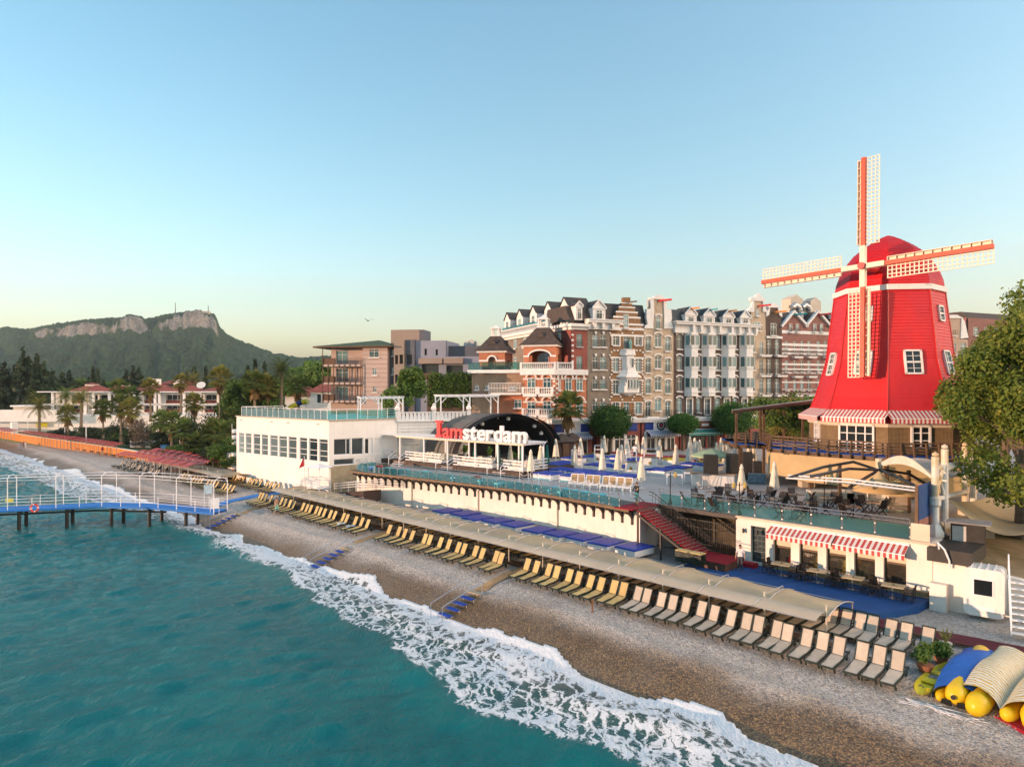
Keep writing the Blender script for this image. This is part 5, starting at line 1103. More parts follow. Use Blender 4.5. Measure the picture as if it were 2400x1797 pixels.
def house(label, x0, x1, ytop, brick, wins, dep=9., y=0., name='gabled_house', back=True, group='houses of the hotel row', zb=ZG):
    q0, q1 = HW.q(z4(x0,0)[0]), HW.q(z4(x1,0)[0]); zt = hz(*z4((x0+x1)/2, ytop))[1]
    t = thing(name, label, 'building', (HW.o.x, HW.o.y, 0), HW.rz, group)
    hs = []
    for wn in wins:
        (a, b), (c, d) = z4(wn[0], wn[1]), z4(wn[2], wn[3]); r = HW.rect(a, b, c, d); hs.append((max(q0+.05, r[0]), r[1], min(q1-.05, r[2]), min(zt-.05, r[3])))
    o = MB(); o.holes(q0, zb, q1, zt, hs, .16, y); o.box(q0, y+.16, zb, q1, y+dep, zt) if back else None; o.build('wall', brick, t)
    for h, wn in zip(hs, wins): kw = wn[4] if len(wn) > 4 else {}; win(t, *h, y=y+.0+.05, **kw)
    return t, q0, q1, zt
def gable_parapet(t, pts, mat, y0=-.05, y1=.35, nm='gable'):    # pts in z4 pixels
    MB().slab([hz(*z4(*p)) for p in pts], y0, y1).build(nm, mat, t)
def band(t, x0, x1, y0, y1, mat=TRIM, pr=.1, nm='string_course'):
    a, b = hz(*z4(x0, y1)), hz(*z4(x1, y0)); MB().box(a[0], -pr, min(a[1], b[1]), b[0], .0-.003, max(a[1], b[1])).build(nm, mat, t)
def cornice(t, x0, x1, y0, y1, corb=()):
    xm = (x0+x1)/2; q0, q1 = HW.q(z4(x0,0)[0]), HW.q(z4(x1,0)[0]); za, zb = hz(*z4(xm, y1))[1], hz(*z4(xm, y0))[1]
    MB().box(q0,-.45,za,q1,.2,zb-.45).build('frieze', TRIM, t); MB().box(q0-.15,-1.1,zb-.45,q1+.15,.2,zb-.15).box(q0-.3,-1.25,zb-.15,q1+.3,.2,zb).build('cornice', TRIM, t)
    for x in corb: q = HW.q(z4(x,0)[0]); MB().slab([(q-.18,za+.2),(q+.18,za+.2),(q+.22,zb-.45),(q-.22,zb-.45)], -.95, -.455).build('corbel', TRIM, t)
    return zb
def dormer(t, x0, x1, ytop, ybot, hoist=None):
    q0, q1 = HW.q(z4(x0,0)[0]), HW.q(z4(x1,0)[0]); xm = (x0+x1)/2; zt, zb = hz(*z4(xm, ytop))[1], hz(*z4(xm, ybot))[1]; w_ = q1-q0; h = zt-zb; ze = zt-w_*.5
    d = MB().box(q0+.12,-.2,zb,q1-.12,2.6,ze).slab([(q0+.12,ze),(q1-.12,ze),((q0+q1)/2,zt-.1)],-.2,2.6).build('dormer', TRIM, t)
    MB().slab([(q0-.02,ze-.1),(q0-.02,ze+.1),((q0+q1)/2,zt+.08),(q1+.02,ze+.1),(q1+.02,ze-.1),((q0+q1)/2,zt-.15)],-.38,-.21).box(q0,-.34,ze-.18,q1,-.205,ze-.02).build('pediment', TRIM, d)
    MB().add([(q0,-.15,ze+.03),((q0+q1)/2,-.15,zt+.02),((q0+q1)/2,3,zt+.02),(q0,3,ze+.03),(q1,-.15,ze+.03),(q1,3,ze+.03)], [(0,1,2,3),(1,4,5,2)]).build('dormer_roof', SLATE, d)
    wq = w_*.36; wz = zb+.15; w2 = win(d, (q0+q1)/2-wq/2-.05, wz, (q0+q1)/2+wq/2+.05, ze-.35, y=-.26, rail=.7, sill=False)
    if hoist: MB().bar(((q0+q1)/2,-.2,zt-.35),((q0+q1)/2+.3,-1.7,zt-.3),.2).build('hoist_beam', hoist, d)
def mansard(t, x0, x1, yb, ytop, mat=SLATE, back=7.):
    q0, q1 = HW.q(z4(x0,0)[0]), HW.q(z4(x1,0)[0]); xm = (x0+x1)/2; zb, zt = hz(*z4(xm, yb))[1], hz(*z4(xm, ytop))[1]
    MB().add([(q0,.1,zb),(q1,.1,zb),(q1,1.4,zt),(q0,1.4,zt),(q0,back,zt),(q1,back,zt),(q0,back,zb),(q1,back,zb)], [(0,1,2,3),(3,2,5,4),(1,7,5,2),(0,3,4,6)]).build('mansard_roof', mat, t)
HO = {c: M('hoist_'+c, v, .5, .1, 2) for c, v in (('red', (.55,.02,.02)), ('orange', (.6,.2,.02)), ('teal', (.03,.3,.33)))}
FR = dict(rail=.95, key=True); FR2 = dict(rail=.95); AR = dict(arch=.22)
# corner and grey brown house
rows = [(435,550),(650,770),(870,960),(1085,1175)]
t, q0, q1, zt = house('grey brown brick house with white cornice beside the stepped gable', 108, 327, 385, BR_GREY, [(c0, r0, c1, r1, FR) for c0, c1 in ((160,215),(233,292)) for r0, r1 in rows])
cornice(t, 100, 408, 290, 385, (155,235,330)); mansard(t, -60, 330, 292, 150, SLATEB); dormer(t, 150, 285, 95, 290); dormer(t, -15, 62, 110, 290)
# stepped gable house
wl = [(c0, r0, c1, r1, dict(surround=.0)) for c0, c1 in ((360,412),(578,630)) for r0, r1 in ((440,535),(655,790),(870,1005),(1085,1200))]+[(460,445,512,570,FR2),(462,1085,515,1205,{})]
t, q0, q1, zt = house('golden brown brick house with a stepped gable and white stone blocks', 329, 658, 375, BR_BRN, wl)
st_ = [(335,330,375),(362,262,330),(388,212,262),(415,165,212),(440,125,165),(458,70,125)]
for xl, ya, yb in st_:
    xr = 964-xl+22; gable_parapet(t, [(xl,yb),(xl,ya),(xr,ya),(xr,yb)], BR_BRN, 0., .5, 'gable_step'); band(t, xl-2, xr+2, ya-1, ya+3, pr=.05) if ya > 100 else None
mansard(t, 300, 700, 345, 125); hh = hz(*z4(505,118)); MB().bar((hh[0],-.1,hh[1]),(hh[0]+.5,-1.4,hh[1]),.2).build('hoist_beam', DSTEEL, t)
wq = HW.rect(*z4(460,235), *z4(506,365)); win(t, *wq, y=-.1, mull=(1,3))
for yb in (375,440,655,870,1085): band(t, 330, 657, yb-4, yb+5, pr=.07)
QB = MB().box(-.13,-.1,-.1,.13,-.004,.1).mesh('stone_block', TRIM)
for c0, c1 in ((360,412),(578,630)):
    for r0, r1 in ((440,535),(655,790),(870,1005),(1085,1200)):
        r = HW.rect(*z4(c0,r0), *z4(c1,r1)); n = 5
        for i in range(n):
            for s in (-1, 1): link('stone_block', QB, t, ((r[0]-.2) if s < 0 else (r[2]+.2), 0, r[1]+(r[3]-r[1])*(i+.4)/n))
        for i in range(6): an = math.pi*(i+.5)/6; link('stone_block', QB, t, ((r[0]+r[2])/2-1.05*math.cos(an), 0, r[3]+.1+.95*math.sin(an)))
        MB().box(r[0]-.15,-.25,r[1]-.18,r[2]+.15,-.004,r[1]-.03).build('sill', TRIM, t)
# its white oriel
a0, a1 = hz(*z4(425,1025)), hz(*z4(600,850)); qc = (a0[0]+a1[0])/2
ol = MB(); z = lambda y: hz(*z4(510,y))[1]
ol.lathe([(.2,0),(1.55,.5),(1.75,.55),(1.75,1.5)], 6, (qc,0,z(1030)), 0, .62); ol.lathe([(1.55,0),(1.55,z(850)-z(960))], 6, (qc,0,z(960)), 0, .62); ol.lathe([(2.1,0),(2.1,.2),(1.55,.55),(1.15,1.1),(1.0,1.9)], 6, (qc,0,z(850)), 0, .62); ol.lathe([(.98,0),(.98,z(640)-z(765))], 6, (qc-.2,0,z(765)), 0, .62); ol.lathe([(1.0,0),(1.35,.15),(1.2,.75),(1.28,.8),(1.28,.95),(0,1.0)], 6, (qc-.2,0,z(640)), 0, .62)
ol = ol.build('oriel', TRIM, t)
for dx in (-.75,-.25,.25,.75): win(ol, qc+dx-.2, z(955), qc+dx+.2, z(865), y=-1.1, sill=False, mull=(0,1))
win(ol, qc+.0, z(755), qc+.45, z(660), y=-.62, sill=False, mull=(0,1))
sta = MB().lathe([(.18,0),(.2,.5),(.25,.9),(.22,1.2),(.1,1.3),(.13,1.45),(0,1.6)],8,(qc-.05,-.4,z(575))).build('statue', M('verdigris', (.15,.35,.34), .6, .2, 3), ol)
balcony(t, HW.q(z4(455,0)[0]), HW.q(z4(560,0)[0]), z(1225))
# beige neck gable
rw = [(430,550),(640,760),(850,970),(1055,1170)]
wl = [(765,r0,825,r1,AR) for r0, r1 in rw]+[(675,r0,725,r1,dict(rail=.95,arch=.15)) for r0, r1 in ((455,590),(665,800),(870,1000),(1085,1225))]+[(865,r0,915,r1,dict(rail=.95,arch=.15)) for r0, r1 in ((460,590),(670,795),(875,1000),(1080,1225))]
t, q0, q1, zt = house('tall beige brick house with a white scrolled neck gable', 659, 946, 370, BR_BEI, wl)
gable_parapet(t, [(716,370),(716,80),(868,80),(868,370)], BR_BEI, 0, .6, 'neck'); gable_parapet(t, [(660,372),(664,345),(690,330),(678,270),(680,185),(720,180),(714,100),(735,78),(750,78),(750,250),(742,320),(745,372)], TRIM, -.18, .3, 'scroll'); gable_parapet(t, [(943,374),(930,345),(910,335),(925,275),(918,190),(872,185),(872,90),(856,80),(842,80),(850,250),(850,320),(848,374)], TRIM, -.18, .3, 'scroll')
gable_parapet(t, [(712,88),(712,74),(742,74),(755,58),(795,48),(830,58),(842,76),(874,80),(874,92)], TRIM, -.25, .4, 'pediment')
r = HW.rect(*z4(770,255), *z4(816,375)); win(t, *r, y=-.1, arch=.2, rail=.9); r = HW.rect(*z4(776,145), *z4(813,203)); MB().box(r[0],-.06,r[1],r[2],-.003,r[3]).build('blind_window', BR_BEI, t)
hh = hz(*z4(795,105)); MB().bar((hh[0],-.1,hh[1]),(hh[0]+1.3,-1.5,hh[1]+.1),.26).build('hoist_beam', HO['red'], t)
for x0, x1 in ((665,780),(850,968)): balcony(t, HW.q(z4(x0,0)[0]), HW.q(z4(x1,0)[0]), hz(*z4((x0+x1)/2,1225))[1])
# dark house with white bays
rw = [(435,570),(640,775),(845,980),(1048,1185)]
wl = [(c0, r0, c1, r1, dict(arch=.2)) for c0, c1 in ((978,1026),(1170,1206),(1347,1395),(1522,1561)) for r0, r1 in rw]+[(c0,1055,c1,1205,dict(surround=.2,arch=.25)) for c0, c1 in ((1075,1122),(1248,1296),(1438,1484),(1610,1655))]
t, q0, q1, zt = house('dark brown house with four white bay columns under a white cornice', 948, 1696, 420, BR_DRK, wl)
cornice(t, 945, 1738, 322, 428, (1108,1185,1275,1365,1480,1555,1640,1715)); mansard(t, 910, 1700, 325, 195, M('grey_green_slate', (.05,.06,.06), .6, .25, 2))
for (x0, x1, yt), hb in zip(((1045,1168,160),(1225,1345,172),(1412,1530,185),(1580,1690,195)), ('orange','teal','orange',None)): dormer(t, x0, x1, yt, 330, HO.get(hb) if hb else None)
for c0, c1 in ((1052,1167),(1219,1335),(1410,1526),(1586,1697)):
    a, b = HW.q(z4(c0,0)[0]), HW.q(z4(c1,0)[0]); zb_, zt_ = hz(*z4((c0+c1)/2,1025))[1], hz(*z4((c0+c1)/2,420))[1]; pl = [(a,0),(a+.55,-.95),(b-.45,-.95),(b,0)]
    b_ = MB().prism(pl, zb_, zt_); 
    for yy in (1020,990,760,745,555,540,430): zz_ = hz(*z4((c0+c1)/2, yy))[1]; b_.prism([(a-.05,-.003),(a+.5,-1.06),(b-.4,-1.06),(b+.05,-.003)], zz_-.12, zz_+.06)
    b_ = b_.build('bay', TRIM, t)
    for r0, r1 in ((440,540),(645,745),(850,945)):
        z0, z1 = hz(*z4((c0+c1)/2,r1))[1], hz(*z4((c0+c1)/2,r0))[1]; xm = (a+b)/2+.05
        for dx in (-.45,.45): win(b_, xm+dx-.38, z0, xm+dx+.38, z1, y=-1.03, sill=False, mull=(0,1))
        ln = math.hypot(.55,.95); an = math.atan2(-.95,.55); w2 = win(b_, 0, 0, .7, z1-z0, y=0, sill=False, mull=(0,1), pane=CURT); w2.location = (a+.05-.06, -.18, z0); w2.rotation_euler.z = an
for i, (x0, x1) in enumerate(((1057,1168),(1236,1342),(1425,1530),(1592,1690))): balcony(t, HW.q(z4(x0,0)[0]), HW.q(z4(x1,0)[0]), hz(*z4((x0+x1)/2,1222))[1])
# second beige and second dark gable
rw = [(500,600),(660,775),(850,980),(1045,1165)]
t, q0, q1, zt = house('narrow beige house with a scrolled white neck gable and red hoist', 1698, 1842, 380, BR_BEI, [(1700,r0,1738,r1,{}) for r0, r1 in rw]+[(1780,r0,1816,r1,{}) for r0, r1 in ((505,620),(670,810),(860,1000),(1050,1165))])
gable_parapet(t, [(1700,382),(1700,205),(1715,200),(1715,100),(1815,100),(1815,205),(1840,215),(1840,382)], BR_BEI, 0, .6, 'neck'); gable_parapet(t, [(1688,105),(1690,70),(1735,68),(1745,45),(1765,32),(1785,45),(1795,70),(1822,78),(1824,108)], TRIM, -.2, .3, 'pediment')
gable_parapet(t, [(1665,210),(1680,170),(1700,165),(1710,100),(1722,100),(1722,215)], TRIM, -.2, .3, 'scroll'); gable_parapet(t, [(1846,215),(1838,180),(1818,170),(1818,105),(1806,105),(1806,210)], TRIM, -.2, .3, 'scroll')
for rr_ in ((1725,310,1786,392),(1742,190,1770,250)): win(t, *HW.rect(*z4(*rr_[:2]), *z4(*rr_[2:])), y=-.1, rail=.6 if rr_[1] > 250 else 0)
hh = hz(*z4(1765,155)); MB().bar((hh[0],-.1,hh[1]),(hh[0]+1.2,-1.5,hh[1]+.1),.24).build('hoist_beam', HO['red'], t)
for y in (630,825,1015): balcony(t, HW.q(z4(1768,0)[0]), HW.q(z4(1868,0)[0]), hz(*z4(1818,y))[1])
t, q0, q1, zt = house('narrow dark brown house with a small white crowned gable', 1843, 1992, 450, BR_DRK, [(c0,r0,c1,r1,{}) for c0, c1 in ((1853,1893),(1932,1970)) for r0, r1 in ((480,625),(670,810),(860,1000),(1050,1160))])
gable_parapet(t, [(1843,452),(1843,255),(1856,245),(1875,160),(1950,160),(1968,245),(1994,258),(1994,452)], BR_DRK, 0, .6, 'gable'); gable_parapet(t, [(1852,168),(1853,152),(1875,150),(1885,132),(1912,126),(1938,134),(1948,152),(1970,156),(1970,172)], TRIM, -.2, .3, 'pediment')
win(t, *HW.rect(*z4(1885,322), *z4(1940,440)), y=-.1, rail=.8); band(t, 1842, 1996, 450, 466, pr=.2)
for p_ in ([(1842,258),(1842,215),(1862,190),(1872,160),(1882,160),(1868,240)], [(1996,262),(1994,220),(1975,195),(1962,165),(1950,165),(1968,245)]): gable_parapet(t, p_, TRIM, -.15, .3, 'scroll')
hh = hz(*z4(1915,215)); MB().bar((hh[0],-.1,hh[1]),(hh[0]+1.2,-1.5,hh[1]+.1),.22).build('hoist_beam', HO['orange'], t)
for y in (632,825,1015): balcony(t, HW.q(z4(1922,0)[0]), HW.q(z4(2022,0)[0]), hz(*z4(1972,y))[1])
# red brick twin gables
z5 = lambda x, y: (1750+.3321*x, 350+.3321*y); to4 = lambda p: ((p[0]-1350)/.2415, (p[1]-680)/.2415)
wl = []
for c0, c1 in ((268,294),(328,352),(378,402),(428,452),(494,518),(543,567)):
    for r0, r1 in ((1355,1440),(1492,1570),(1625,1700),(1768,1840)): a = to4(z5(c0, r0)); b = to4(z5(c1, r1)); wl.append((*a, *b, {}))
t, q0, q1, zt = house('red brick house with twin pointed gables and white stone stripes', to4(z5(246,0))[0], to4(z5(584,0))[0], to4(z5(0,1245))[1], BR_RED, wl)
for ax, x0, x1 in ((327,246,420),(497,415,584)):
    f4 = lambda x, y: to4(z5(x, y)); gable_parapet(t, [f4(x0,1247), f4(ax,1150), f4(x1,1247)], BR_RED, 0, .4, 'gable')
    a, b, c = hz(*z5(x0-6,1250)), hz(*z5(ax,1143)), hz(*z5(x1+6,1250)); MB().bar((a[0],-.1,a[1]),(b[0],-.1,b[1]),.5,.35).bar((b[0],-.1,b[1]),(c[0],-.1,c[1]),.5,.35).build('gable_coping', TRIM, t)
    MB().add([(a[0],.3,a[1]),(b[0],.3,b[1]),(b[0],7,b[1]),(a[0],7,a[1]),(c[0],.3,c[1]),(c[0],7,c[1])], [(0,1,2,3),(1,4,5,2)]).build('roof', SLATE, t)
    for xx in (ax-20, ax+28): r = HW.rect(*z5(xx-11,1232), *z5(xx+11,1288)); win(t, *r, y=-.1, rail=.5)
for yy in (1290,1378,1412,1440,1515,1550,1575,1640,1690,1720,1790): band(t, to4(z5(246,0))[0]+2, to4(z5(584,0))[0]-2, to4(z5(0,yy))[1], to4(z5(0,yy+7))[1], pr=.05)
for xx in (345, 445, 562):
    for yy in (1462,1600,1732): balcony(t, hz(*z5(xx-30,yy))[0], hz(*z5(xx+30,yy))[0], hz(*z5(xx,yy))[1])
for i, (c_, ax) in enumerate((('teal',327),('red',497))): hh = hz(*z5(ax,1168)); MB().bar((hh[0],-.1,hh[1]),(hh[0]+1.4,-1.5,hh[1]+.1),.24).build('hoist_beam', HO[c_], t)
a = to4(z5(585,1245)); b = to4(z5(1296,1250))
wl = [(*to4(z5(c0,r0)), *to4(z5(c0+24,r1)), {}) for c0 in (610,650,700,760,820,880,940,1000,1060,1120,1180,1240) for r0, r1 in ((1248,1315),(1355,1440),(1492,1570),(1625,1700))]
t, q0, q1, zt = house('dark house with white cornice half hidden behind the windmill', a[0], b[0], to4(z5(0,1180))[1], BR_DRK, wl); cornice(t, a[0], b[0], to4(z5(0,1175))[1], to4(z5(0,1215))[1])
for lab, x0, x1, y0 in (('cream chimney block with curved top behind the roofs', 445,532,1040),('plain cream roof block left of the windmill cap', 588,662,1058)):
    q0_, z0_ = HW.at(*z5(x0, 1170)); q1_, z1_ = HW.at(*z5(x1, y0)); c_ = thing('roof_block', lab, 'chimney', HW.w(q0_, 4.0, z0_-2), HW.rz); w_ = (q1_-q0_)*1.02; MB().box(0,0,0,w_,2,z1_-z0_+2.1).build('body', M('cream_render', (.6,.52,.42), .8, .1, 1), c_); MB().slab([(-.1,0),(w_*.25,.3),(w_*.5,.7),(w_*.75,.3),(w_+.1,0)], 0, 2).build('crown', M('cream_render', (.6,.52,.42)), c_).location = (0,0,z1_-z0_+2.1)
for i, px in enumerate((378, 448)):
    q_, z_ = HW.at(*z5(px, 1160)); v_ = thing('roof_vent', '%s grey goose-neck metal vent on the hotel roof' % ('left' if i == 0 else 'right'), 'vent', HW.w(q_, 2.0, z_-.4), HW.rz, 'goose-neck roof vents'); MB().tube([(0,0,-1.5),(0,0,.9),(.25,0,1.6),(.9,0,2.0),(1.6,0,1.7),(1.9,0,1.2)], .55, 12).build('duct', GALV, v_)
# right of the windmill
wl = [(*to4(z5(c0,r0)), *to4(z5(c1,r1)), d_) for c0, c1, d_ in ((1440,1476,{}),(1508,1546,FR2)) for r0, r1 in ((1365,1447),(1500,1577),(1625,1700),(1760,1830))]+[(*to4(z5(1438,1255)), *to4(z5(1478,1312)), FR2)]
t, q0, q1, zt = house('pale pink beige house with white gable right of the windmill', to4(z5(1300,0))[0], to4(z5(1562,0))[0], to4(z5(0,1335))[1], M('pink_beige_render', (.47,.34,.25), .85, .08, .8, streak=.2), wl)
PB_ = M('pink_beige_render', (.47,.34,.25)); f4 = lambda x, y: to4(z5(x, y)); gable_parapet(t, [f4(1395,1337), f4(1405,1185), f4(1520,1185), f4(1525,1337)], PB_, 0, .5, 'neck')
gable_parapet(t, [f4(1370,1335), f4(1385,1215), f4(1405,1180), f4(1412,1335)], TRIM, -.15, .3, 'scroll'); gable_parapet(t, [f4(1505,1335), f4(1512,1185), f4(1535,1215), f4(1560,1330)], TRIM, -.15, .3, 'scroll'); gable_parapet(t, [f4(1395,1192), f4(1420,1178), f4(1440,1168), f4(1480,1168), f4(1500,1180), f4(1525,1192)], TRIM, -.2, .3, 'pediment')
mansard(t, f4(1300,0)[0], f4(1562,0)[0], f4(0,1337)[1], f4(0,1170)[1])
for yy in (1475,1605,1735): balcony(t, hz(*z5(1496,yy))[0], hz(*z5(1578,yy))[0], hz(*z5(1540,yy))[1])
t, q0, q1, zt = house('brown brick house behind the right-hand tree', f4(1563,0)[0], f4(2300,0)[0], f4(0,1210)[1], BR_RED, [(*f4(c0,r0), *f4(c0+36,r1), {}) for c0 in range(1600,2280,75) for r0, r1 in ((1255,1315),(1365,1447),(1500,1577),(1625,1700))]); mansard(t, f4(1563,0)[0], f4(2300,0)[0], f4(0,1212)[1], f4(0,1165)[1], SLATEB)
# ---- ground-floor shops
SHB = M('shop_blue', (.012,.045,.25), .5, .12, 1.5); SHR = BR_DR2; DKG = pane_mat('shop_glass', (.008,.01,.012), (.03,.035,.04), .05)
AWB = stripe_mat('blue_white_stripes', (.03,.1,.3), (.7,.72,.74), .14); AWG = M('green_awning', (.05,.25,.2), .8, .15, 2)
def shop(label, x0, x1, fascia, aw=None, emblem=None, white_mid=False, cols=3, colm=TRIM):
    q0, q1 = HW.q(z4(x0,0)[0]), HW.q(z4(x1,0)[0]); t = thing('shop', label, 'shop', (HW.o.x, HW.o.y, 0), HW.rz, 'shop fronts along the plaza'); y = -1.6; L = q1-q0
    MB().box(q0,y,ZP-.1,q1,-.0-.01,ZG-.55).build('body', SHR, t); MB().box(q0-.1,y-.35,ZG-.55,q1+.1,-.01,ZG-.25).box(q0-.2,y-.5,ZG-.25,q1+.2,-.01,ZG+.02).build('cornice', TRIM, t)
    MB().box(q0+.5,y-.1,8.05,q1-.5,y-.002,ZG-.6).build('fascia', fascia, t)
    if white_mid: MB().box(q0+L*.3,y-.16,7.95,q0+L*.7,y-.102,ZG-.57).build('sign_panel', TRIM, t)
    for i in range(cols):
        a = q0+.6+(L-1.2)*i/cols; b = q0+.6+(L-1.2)*(i+1)/cols
        g = MB().box(a+.2,y-.06,ZP+.02,b-.2,y-.003,7.45).build('glass_front', DKG, t); o = MB()
        for x in (a+.2, (a+b)/2, b-.2): o.box(x-.05,y-.12,ZP,x+.05,y-.062,7.5)
        o.box(a+.15,y-.12,6.9,b-.15,y-.062,7.0); o.build('frame', colm, g)
        MB().box(a-.22,y-.2,ZP,a+.12,y-.004,7.9).build('pilaster', TRIM if colm is TRIM else SHR, t)
    if emblem == 'ring':
        c = (q0+q1)/2; o = MB(); 
        for r0, r1, yy in ((.75,.5,.0),(.4,.0,.0)): 
            n = 24
            for i in range(n): a0, a1 = 2*math.pi*i/n, 2*math.pi*(i+1)/n; o.add([(c+r0*math.cos(a0),y-.2,8.75+r0*math.sin(a0)),(c+r0*math.cos(a1),y-.2,8.75+r0*math.sin(a1)),(c+r1*math.cos(a1),y-.2,8.75+r1*math.sin(a1)),(c+r1*math.cos(a0),y-.2,8.75+r1*math.sin(a0))], [(0,1,2,3)])
        o.build('round_emblem', M('emblem_dark', (.03,.03,.05), .5, .2, 3), t); MB().tube([(c,y-.17,8.75),(c,y-.19,8.75)],.78,24).build('emblem_disc', TRIM, t); MB().box(c-.25,y-.215,8.62,c+.22,y-.202,8.72).box(c-.05,y-.215,8.72,c+.2,y-.202,8.9).build('emblem_mark', HO['red'], t)
    if emblem == 'oval':
        c = (q0+q1)/2+.6; MB().box(c-.95,y-.3,8.3,c+.95,y-.12,9.0).lathe([(.0,0),(.9,.0),(.7,.4),(0,.55)],12,(c,y-.2,9.0),0,.12).build('sign_board', M('sign_brown_red', (.3,.08,.05), .5, .2, 4), t); MB().box(c-.6,y-.33,8.5,c+.6,y-.305,8.85).build('sign_plate', TRIM, t)
    if aw: awning('shop_awning', label.replace('shop front', 'shop awning front').replace('shop awning front', 'awning over the shop'), HW, q0+.6, q1-.6, 8.0, 1.2, .5, .3, aw, y=y-.05)
    return t
shop('blue shop front with round dark emblem below the beige gable', 575, 930, SHB, AWB, 'ring', True, 3)
shop('brown shop front with oval sign below the white bays', 945, 1330, M('shop_brown', (.06,.03,.025), .5, .2, 2), AWG, 'oval', False, 3, DSTEEL)
shop('dark shop front behind the right round trees', 1345, 2000, M('shop_dark', (.05,.04,.04), .5, .2, 2), None, None, False, 5, DSTEEL)
shop('blue shop front behind the big round tree', 150, 560, SHB, None, None, False, 3)
shop('blue shop front with white panel below the orange brick tower', -290, 100, SHB, AWB, None, True, 3)
shop('plain dark shop front behind the windmill', 2010, 4700, M('shop_dark', (.05,.04,.04)), None, None, False, 6, DSTEEL)
# ---- orange brick corner tower
z3 = lambda x, y: (900+.2415*x, 680+.2415*y)
CO = Vector((5.85, 91.7)); TL_ = Wall(CO+Vector((-.95,.3))*4.35, (.95,-.3)); Lw = 4.35/Vector((.95,.3)).length*Vector((.95,.3)).length
tw = thing('corner_tower', 'orange brick corner tower with white balconies, arcade and dark bell roof', 'building', (0,0,0))
def arch_win(par, W, x0, y0, x1, y1, loc_y=-.12, arch=.42, nm='window'):
    r = W.rect(*z3(x0, y0), *z3(x1, y1)); o = win(par, r[0], r[1], r[2], r[3]-.35, y=0, arch=.5, sill=True, mull=(1,2)); m_ = W.w(r[0], loc_y, r[1]); o.location = m_; o.rotation_euler.z = W.rz; return o
zz = lambda W, x, y: W.at(*z3(x, y))[1]
zt = zz(TL_, 1500, 770); ql = TL_.q(z3(1350,0)[0]); qr = TL_.q(z3(1665,0)[0])
TR = Wall(CO, HW.d); q2 = TR.q(z3(1965,0)[0])
back = [TL_.w(ql), CO, TR.w(q2), TR.w(q2, 9), TL_.w(ql, 9)]
MB().prism([tuple(p.xy) if len(p) == 3 else tuple(p) for p in back], ZP, zt).build('body', BR_ORG, tw)
for i, (ya, yb) in enumerate(((770,822),(1240,1262))):
    za, zb_ = zz(TL_,1500,yb), zz(TL_,1500,ya); pp_ = [TL_.w(ql-.3,-.5-.02*i), TL_.w(TL_.q(z3(1665,0)[0]),-.5), TR.w(.2,-.5), TR.w(q2,-.5), TR.w(q2,.5), TL_.w(ql,.5)]; MB().prism([tuple(p.xy) for p in pp_], za, zb_).build('cornice', TRIM, tw)
def balustrade(par, W, q0, q1, z, h=.95, y=-.75, nm='balustrade'):
    o = MB(); o.box(q0,-.12,0,q1,.12,.14).box(q0,-.14,h-.14,q1,.14,h); n = max(2, int((q1-q0)/.27))
    for i in range(n): x = q0+(i+.5)*(q1-q0)/n; o.lathe([(.05,.14),(.09,.3),(.05,.5),(.07,h-.14)],6,(x,0,0))
    for x in (q0, q1): o.box(x-.14,-.16,0,x+.14,.16,h+.05)
    b_ = o.build(nm, TRIM, par, W.w(0, y, z), W.rz); return b_
balustrade(tw, TL_, ql-.2, qr-.0, zt, y=-.3); balustrade(tw, TR, .1, TR.q(z3(1815,0)[0]), zt, y=-.3)
for ya, yb in ((1170,1240),(945,1035)):
    for x0, x1 in ((1365,1495),(1515,1645)):
        qa, qb = TL_.q(z3(x0,0)[0]), TL_.q(z3(x1,0)[0]); zb_ = zz(TL_,1500,yb-25); MB().box(qa,-.9,-.3,qb,.0,0).build('balcony_slab', TRIM, tw, TL_.w(0,0,zb_), TL_.rz); balustrade(tw, TL_, qa, qb, zb_, y=-.78)
for ya, yb in ((825,970),(1050,1190)):
    for x0, x1 in ((1393,1470),(1545,1622)): arch_win(tw, TL_, x0, ya, x1, yb)
for x0, x1, ya, yb in ((1757,1818,828,968),(1862,1924,828,972),(1862,1928,1048,1195),(1757,1818,1048,1195),(1690,1712,830,970)): arch_win(tw, TR, x0, ya, x1, yb)
for yy in (860,1085): 
    for W, a, b in ((TL_, ql, qr), (TR, .05, q2)): MB().box(a,-.08,-.1,b,-.003,.1).build('string_course', TRIM, tw, W.w(0,0,zz(TL_,1500,yy)), W.rz)
BQ = MB().box(-.16,-.07,-.12,.16,-.003,.12).mesh('quoin', TRIM)
for i in range(12): link('quoin', BQ, tw, TL_.w(qr-.2, 0, ZP+4.6+i*.62), TL_.rz); link('quoin', BQ, tw, TR.w(.2, 0, ZP+4.9+i*.62), TR.rz)
